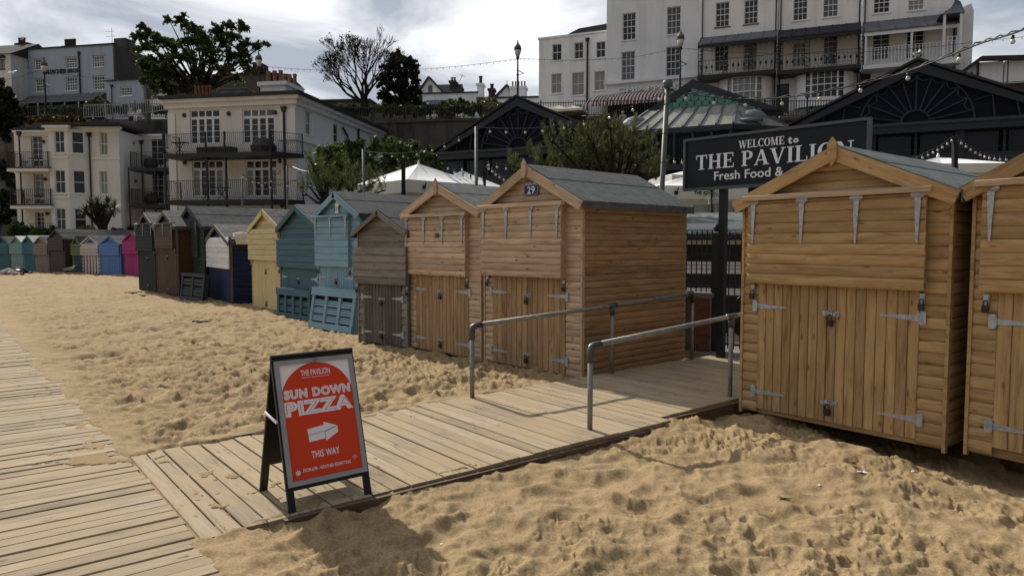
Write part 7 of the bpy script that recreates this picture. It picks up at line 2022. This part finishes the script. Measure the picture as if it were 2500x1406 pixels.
string('heavy black cable of round bulbs from the capped pole to the upper right', [(1634,220,10.7),(1700,232,10.4),(1760,240,10.1),(1812,243,9.9),(1900,240,9.5),(1990,228,9.1),(2090,208,8.7),(2201,180,8.3),(2320,136,7.8),(2400,105,7.5),(2470,84,7.2),(2560,50,6.9)], [1668,1736,1812,1900,1990,2088,2201,2322,2449], 0.025, 0.009, twin=True)
string('cable of round bulbs from the capped pole down to the slim grey pole', [(1622,226,10.8),(1560,252,11.3),(1484,278,11.9),(1423,294,12.4),(1376,303,12.8),(1323,311,13.2),(1280,314,13.4),(1235,314,13.6),(1165,311,14)], [1605,1541,1485,1424,1376,1324,1282,1236,1197], 0.025, 0.006)
string('cable of bulbs from the slim grey pole left over the glossy bush', [(1160,318,14),(1123,333,14.4),(1085,350,14.9),(1056,359,15.3),(1020,369,15.7),(985,374,16),(935,374,16.5),(890,369,17)], [1122,1087,1057,1020,987,960,936,907], 0.025, 0.005)
string('small bulbs strung between the two slim poles by the apartment block', [(592,426,29),(608,434,29),(625,440,29),(655,440,29),(680,422,29),(700,403,29)], [598,607,622,636,652,666,684], 0.036, 0.009)
string('small bulbs running right from the apartment corner into the pine', [(702,403,29),(716,408,29),(740,417,28),(770,420,27),(800,416,26),(840,404,25)], [714,729,754,771,793,813,838], 0.036, 0.009)
string('lower row of small bulbs in front of the apartment balcony', [(625,441,28),(645,448,28),(665,452,28),(690,450,28),(715,443,28),(735,433,28)], [643,664,688,706,724,734], 0.036, 0.009)
string('left arm of bulbs falling from the dark post between the new huts', [(2328,332,15),(2300,352,15),(2270,368,15),(2235,384,15.2),(2200,392,15.4),(2165,394,15.6)], 13, 0.026, 0.006)
string('right arm of bulbs falling from the dark post between the new huts', [(2334,332,15),(2360,350,15),(2390,368,14.8),(2420,378,14.6),(2455,381,14.4),(2500,378,14.2)], 13, 0.026, 0.006)
string('small bulbs sagging between the square posts left of the number 29 gable', [(1087,398,21),(1110,412,21),(1140,424,21),(1165,428,21),(1183,430,21)], 6, 0.04, 0.008)
string('small bulbs falling right from the square post left of the number 29 gable', [(1183,394,21),(1200,408,22),(1220,424,23),(1245,436,24),(1275,428,24)], 9, 0.04, 0.008)
string('small bulbs crossing in front of the left pavilion windows', [(1186,392,21),(1210,398,22),(1240,404,23),(1280,412,24)], 4, 0.04, 0.008)
string('small bulbs climbing between the pine and the capped pole', [(1520,403,18),(1545,396,18),(1560,382,18),(1580,368,18),(1600,380,18),(1640,385,18),(1672,388,18)], 11, 0.035, 0.007)

# promenade lamps and the long festoon between them
def lamp(label, x, ytop, ybase, D, xb=None):
    top = at(x, ytop, D); z0_ = at(x, ybase, D).z; H_ = top.z-z0_; t = thing('promenade_lamp', label, 'street lamp', (top.x, D, z0_), group='promenade lamps'); G_ = 0.78
    m = MB(); m.lathe([(0.16,0),(0.16,0.5),(0.11,0.6),(0.085,1.0),(0.07,H_*0.55),(0.095,H_*0.56),(0.065,H_*0.58),(0.055,H_-1.45),(0.10,H_-1.4),(0.13,H_-1.25)], 10); m.build('post', M['black'], t)
    m = MB(); m.lathe([(0.10,H_-1.25),(0.20,H_-1.0),(0.27,H_-0.72)], 12); m.build('glass_bowl', M['bulbm'], t, smooth=True)
    m = MB(); m.lathe([(0.285,H_-0.74),(0.285,H_-0.68)], 12); m.build('lantern_band', M['black'], t)
    m = MB(); m.lathe([(0.27,H_-0.675),(0.235,H_-0.45),(0.13,H_-0.33)], 12); m.build('lantern_dome', M['lead'], t, smooth=True); m = MB(); m.lathe([(0.16,H_-0.34),(0.07,H_-0.24),(0.05,H_-0.15),(0.02,H_)], 8); m.build('finial', M['black'], t)
    m = MB(); m.bar((0,0,H_-2.2),(0.45,-0.1,H_-2.45),0.05); m.bar((0,0,H_-2.6),(0.4,-0.1,H_-2.45),0.03); m.build('bracket', M['black'], t)
lamp('street lamp in front of the blue grey building', 107,140,292,62)
lamp('street lamp to the right of the big spreading tree', 631,124,292,57)
lamp('street lamp above the left pavilion gable', 1264,98,292,53.5)
lamp('street lamp in front of the tall white lettered house', 1662,71,292,50.5)
string('long festoon of tiny bulbs hung between the promenade lamps, left half', [(-40,205,60),(40,190,62),(105,172,62),(160,182,62),(260,193,61),(400,194,60),(520,182,58.5),(631,163,57)], 44, 0.03, 0.013, name='festoon')
string('long festoon of tiny bulbs hung between the promenade lamps, middle', [(640,163,57),(740,170,56.5),(850,174,56),(950,172,55.5),(1050,168,55),(1160,158,54.3),(1262,144,53.5)], 44, 0.03, 0.013, name='festoon')
string('long festoon of tiny bulbs hung between the promenade lamps, right half', [(1268,143,53.5),(1350,147,53),(1440,147,52),(1550,139,51),(1660,120,50.5),(1760,127,49.5),(1900,131,48.5),(2050,130,47),(2200,122,45.5),(2360,106,44),(2520,88,42)], 70, 0.03, 0.013, name='festoon')

# ================================================================== people and birds
def skin_mesh(joints, edges, mat, name, sub=1):
    me = bpy.data.meshes.new(name); ks = list(joints)
    me.from_pydata([joints[k][0] for k in ks], [(ks.index(a), ks.index(b_)) for a, b_ in edges], [])
    o = bpy.data.objects.new(name, me); COL.objects.link(o); md = o.modifiers.new('s', 'SKIN'); md.use_smooth_shade = True
    for i, k in enumerate(ks): me.skin_vertices[0].data[i].radius = (joints[k][1],)*2; me.skin_vertices[0].data[i].use_root = (i == 0)
    s2 = o.modifiers.new('u', 'SUBSURF'); s2.levels = s2.render_levels = sub
    bpy.context.view_layer.update(); m2 = bpy.data.meshes.new_from_object(o.evaluated_get(bpy.context.evaluated_depsgraph_get())); m2.name = name
    bpy.data.objects.remove(o); bpy.data.meshes.remove(me); m2.materials.clear(); m2.materials.append(mat); return m2
M['skin'] = plain('skin', (0.42,0.25,0.18), 0.6); M['hairg'] = plain('fair_hair', (0.35,0.29,0.2), 0.8); M['haird'] = plain('dark_hair', (0.03,0.02,0.015), 0.8)
def person(label, loc, rz, top, bottom, hair='haird', pose='stand', sc=1.0, group=None, hold=None):
    t = thing('person', label, 'person', tuple(loc), rz, group); t.scale = (sc,)*3
    if pose == 'stand': J = dict(pel=((0,0,.95),.13),wai=((0,0,1.1),.125),che=((0,0.01,1.34),.15),nk=((0,0.0,1.5),.06),hd=((0,-.02,1.62),.095),ht=((0,-.02,1.70),.085),
        sl=((-.19,0,1.42),.065),el=((-.25,.03,1.15),.045),hl=((-.22,-.12,.93),.035),sr=((.19,0,1.42),.065),er=((.25,.03,1.15),.045),hr=((.2,-.14,.95),.035),
        tl=((-.1,0,.88),.10),kl=((-.12,-.03,.5),.065),al=((-.12,.02,.09),.045),fl=((-.13,-.13,.04),.04),tr=((.1,0,.88),.10),kr=((.12,.0,.5),.065),ar=((.12,.06,.09),.045),fr=((.13,-.09,.04),.04))
    elif pose == 'sit': J = dict(pel=((0,0,.55),.14),wai=((0,-.02,.7),.125),che=((0,-.05,.94),.15),nk=((0,-.06,1.1),.06),hd=((0,-.09,1.22),.095),ht=((0,-.09,1.30),.085),
        sl=((-.19,-.05,1.02),.065),el=((-.25,-.1,.78),.045),hl=((-.14,-.32,.68),.035),sr=((.19,-.05,1.02),.065),er=((.25,-.1,.78),.045),hr=((.14,-.32,.68),.035),
        tl=((-.1,-.05,.52),.10),kl=((-.12,-.45,.52),.065),al=((-.12,-.46,.1),.045),fl=((-.13,-.6,.04),.04),tr=((.1,-.05,.52),.10),kr=((.12,-.45,.52),.065),ar=((.12,-.44,.1),.045),fr=((.13,-.58,.04),.04))
    else: J = dict(pel=((0,0,.14),.13),wai=((-.16,0,.13),.12),che=((-.42,0,.15),.14),nk=((-.6,0,.16),.06),hd=((-.72,0,.17),.095),ht=((-.8,0,.18),.085),
        sl=((-.5,-.2,.12),.065),el=((-.3,-.36,.08),.045),hl=((-.1,-.3,.06),.035),sr=((-.5,.2,.12),.065),er=((-.7,.36,.08),.045),hr=((-.85,.2,.1),.035),
        tl=((.08,-.1,.13),.10),kl=((.45,-.14,.34),.065),al=((.75,-.12,.08),.045),fl=((.86,-.12,.12),.04),tr=((.08,.1,.13),.10),kr=((.5,.1,.12),.065),ar=((.9,.12,.07),.045),fr=((.97,.13,.14),.04))
    E = [('pel','wai'),('wai','che'),('che','nk'),('nk','hd'),('hd','ht'),('che','sl'),('sl','el'),('el','hl'),('che','sr'),('sr','er'),('er','hr'),('pel','tl'),('tl','kl'),('kl','al'),('al','fl'),('pel','tr'),('tr','kr'),('kr','ar'),('ar','fr')]
    inst('body', skin_mesh(J, E, M['skin'], 'body'), t)
    g = lambda ks, f: {k: (J[k][0], J[k][1]*f) for k in ks}
    inst('shirt', skin_mesh(g(['pel','wai','che','sl','el','sr','er'],1.2), [('pel','wai'),('wai','che'),('che','sl'),('sl','el'),('che','sr'),('sr','er')], top, 'shirt'), t)
    inst('trousers', skin_mesh(g(['pel','tl','kl','al','tr','kr','ar'],1.22), [('pel','tl'),('tl','kl'),('kl','al'),('pel','tr'),('tr','kr'),('kr','ar')], bottom, 'trousers'), t)
    h = Vector(J['ht'][0])*0.7+Vector(J['hd'][0])*0.3; m = MB(); m.lathe([(0.02,-.08),(0.105,-.04),(0.115,0.0),(0.10,0.06),(0.05,0.095),(0.01,0.105)], 10, tuple(h+Vector((0,.025,0)))); m.build('hair', M[hair], t, smooth=True)
    return t
cl = lambda n, c: plain(n, c, 0.85)
cw, cn, cp_, cbk, cj = cl('white_cotton',(0.6,0.6,0.62)), cl('navy_cotton',(0.03,0.04,0.08)), cl('pink_cotton',(0.45,0.12,0.16)), cl('black_cotton',(0.015,0.015,0.018)), cl('mauve_cotton',(0.28,0.2,0.26))
def stand_at(px, py_head, D, h=1.75): p = at(px, py_head, D); p.z -= h; return p
person('person in a white top with fair hair standing with their back to the railing', stand_at(1060,271,57.8), pi, cw, cw, 'hairg')
person('person in a pink top behind the railing right of the one in white', stand_at(1117,277,57.8,1.45), 0.4, cp_, cp_, 'haird', sc=0.83)
person('small person in a pale dress beside the one in pink', stand_at(1132,281,57.8,1.3), 0, cl('pale_cotton',(0.45,0.38,0.38)), cw, 'hairg', sc=0.75)
person('white haired man in a pale shirt at the railing under the striped awning', stand_at(1521,272,52.6), 0, cl('grey_cotton',(0.35,0.37,0.38)), cbk, 'hairg')
person('person in dark clothes walking past the bow window', stand_at(1980,248,51.5), 1.2, cbk, cn, 'haird')
person('person in white seated at the cliff path railing, left one of the couple', at(322,288,60.8)-Vector((0,0,0.55)), 0.3, cw, cn, 'hairg', 'sit')
person('person in white seated at the cliff path railing, right one of the couple', at(342,286,60.8)-Vector((0,0,0.5)), -0.4, cw, cw, 'haird', 'sit')
person('cafe customer in white left of the awning', stand_at(1358,275,54), 0.3, cw, cw, 'hairg', sc=0.95); person('cafe customer in black beside the one in white', stand_at(1376,274,54), -0.3, cbk, cbk, 'haird', sc=0.95)
person('sunbather in mauve lying on the sand at the left edge', gnd(4,672), 0.1, cj, cw, 'haird', 'lie'); 
person('second sunbather in dark clothes lying beside the first', gnd(28,670)+Vector((0,.4,0)), 0.15, cbk, cbk, 'haird', 'lie', sc=0.9)
b0 = thing('beach_bag', 'dark beach bag on the sand beside the sunbathers', 'bag', tuple(gnd(44,671)), 0.2)
m = MB(); m.lathe([(0.22,0),(0.30,0.08),(0.26,0.22),(0.12,0.28),(0.03,0.29)], 10); m.build('bag_body', M['blackp'], b0, smooth=True); m = MB(); m.tube([(-.15,0,.22),(-.1,0,.4),(.1,0,.4),(.15,0,.22)],0.015,5); m.build('handle', M['red'], b0)
M['gullw'] = plain('gull_white_feathers', (0.75,0.75,0.73), 0.8); M['gullg'] = plain('gull_grey_wings', (0.32,0.33,0.35), 0.8); M['beak'] = plain('yellow_beak', (0.5,0.35,0.05), 0.5)
def gull(label, p, rz, sc=1.0):
    t = thing('gull', label, 'seagull', tuple(p), rz); t.scale = (sc,)*3
    J = dict(b=((0,0,.22),.085),c=((.12,0,.26),.075),n=((.17,0,.34),.042),h=((.19,0,.41),.045),t=((-.16,0,.19),.05),e=((-.27,0,.18),.02))
    inst('body', skin_mesh(J, [('b','c'),('c','n'),('n','h'),('b','t'),('t','e')], M['gullw'], 'body'), t)
    for s_ in (-1,1): inst('wing', skin_mesh(dict(a=((.1,.07*s_,.27),.04),b=((-.08,.085*s_,.24),.045),c=((-.3,.05*s_,.2),.015)), [('a','b'),('b','c')], M['gullg'], 'wing'), t)
    m = MB(); m.bar((.22,0,.405),(.29,0,.395),.014); m.build('beak', M['beak'], t); 
    for s_ in (-1,1): m = MB(); m.bar((.02,.04*s_,.16),(.02,.04*s_,0),.01); m.bar((.02,.04*s_,.005),(.07,.04*s_,.005),.02,.008); m.build('leg', M['beak'], t)
gull('white gull standing on the sand in front of the grey brown distant hut', gnd(172,668,0.01), 0.4, 1.15)
pg = PV.at(PV.hit(2240,153)[0], 0.3, PV.hit(2240,153)[1]+0.12); gull('white gull perched on the apex of the right pavilion gable', pg, 0.6, 1.25)
gull('tiny gull on the left chimney pot of the blue grey building', at(54,101,90), 0, 1.1)
g = thing('gull', 'white gull in flight against the cream house at the far left', 'seagull', tuple(at(28,178,55)), 0.3, rot=(0.4,0.35,0.2))
J = dict(b=((0,0,0),.08),c=((.15,0,.02),.06),h=((.24,0,.04),.045),t=((-.2,0,0),.04)); inst('body', skin_mesh(J, [('b','c'),('c','h'),('b','t')], M['gullw'], 'body'), g)
for s_ in (-1,1):
    m = MB(); m.prism([Vector((.1,.04*s_,.02)),Vector((.16,.3*s_,.12)),Vector((.02,.66*s_,.06)),Vector((-.03,.3*s_,.1)),Vector((-.08,.04*s_,.02))],(0,0,.02)); m.build('wing', M['gullw'], g)

# ================================================================== small things on the sand
sand_o = bpy.data.objects['sand']
def on_sand(px, py):
    r_ = ray(px, py).normalized(); ok, p, n_, _ = sand_o.ray_cast(Vector((0,0,CH)), r_)
    return p if ok else gnd(px, py)
def lump(name, label, cat, px, py, s, mat, seed, flat=0.4, group=None, strands=0):
    p = on_sand(px, py); rd = random.Random(seed); m = MB(); n = 9
    t = m.lathe([(s*.3,0),(s*(.9+rd.uniform(-.2,.2)),s*.15*flat),(s,s*.5*flat),(s*.6,s*.9*flat),(s*.1,s*flat)], n)
    m.v = [(x*(1+rd.uniform(-.3,.3)),y*(0.7+rd.uniform(-.3,.3)),z) for x,y,z in m.v]
    for k in range(strands):
        a = rd.uniform(0,2*pi); q = Vector((cos(a)*s*.3,sin(a)*s*.3,s*.2)); P_ = [q]
        for _ in range(4): a += rd.uniform(-.6,.6); q = q+Vector((cos(a),sin(a),rd.uniform(-.15,.25)))*s*.45; P_.append(Vector((q.x,q.y,max(0.004,q.z))))
        m.tube(P_, s*.09, 4)
    o = m.build(name, mat, None, smooth=True, loc=tuple(p-Vector((0,0,0.002))), rot=(0,0,rd.uniform(0,6))); tag(o, label, cat, group)
M['weed'] = plain('dried_seaweed', (0.025,0.018,0.012), 0.9); M['shell'] = plain('bleached_shell', (0.75,0.72,0.66), 0.6); M['pebb'] = plain('grey_pebble', (0.12,0.10,0.085), 0.8)
for i, (x, y, s, lb) in enumerate(((491,787,.10,'tuft of dried seaweed on the open sand left of the pale blue rack'),(326,716,.13,'dark seaweed scrap below the black green hut'),(350,722,.08,'smaller seaweed scrap below the brown hut'),(1914,1217,.022,'dark twist of weed on the foreground sand below the bolt of the wide hut'),(2083,1128,.014,'small black scrap on the sand under the left bolt of the wide hut'),(1843,1076,.018,'brown crumb on the sand beside the near handrail post'))):
    lump('seaweed', lb, 'seaweed', x, y, s, M['weed'], 100+i, 0.35, strands=5)
for i, (x, y, s, lb) in enumerate(((2098,1152,.022,'white shell left of a pair on the sand before the wide new hut'),(2112,1154,.024,'white shell right of a pair on the sand before the wide new hut'),(2229,1151,.02,'single round white shell below the right corner of the wide new hut'),(1078,1328,.012,'tiny white shell beside the shadow of the A-board'),(2001,1184,.013,'tiny white shell in the middle of the foreground sand'))):
    lump('shell', lb, 'shell', x, y, s, M['shell'], 200+i, 0.5)
for i, (x, y, s, lb) in enumerate(((2045,1358,.013,'dark pebble near the bottom edge below the wide new hut'),(1885,1247,.009,'tiny dark pebble in the trodden sand'),(1870,1076,.01,'dark pebble on the sand right of the near handrail post'),(230,1094,.016,'dark flat scrap lying on the boardwalk edge'),(2380,1225,.018,'brown sliver on the sand at the lower right'))):
    lump('pebble', lb, 'pebble', x, y, s, M['pebb'], 300+i, 0.5)
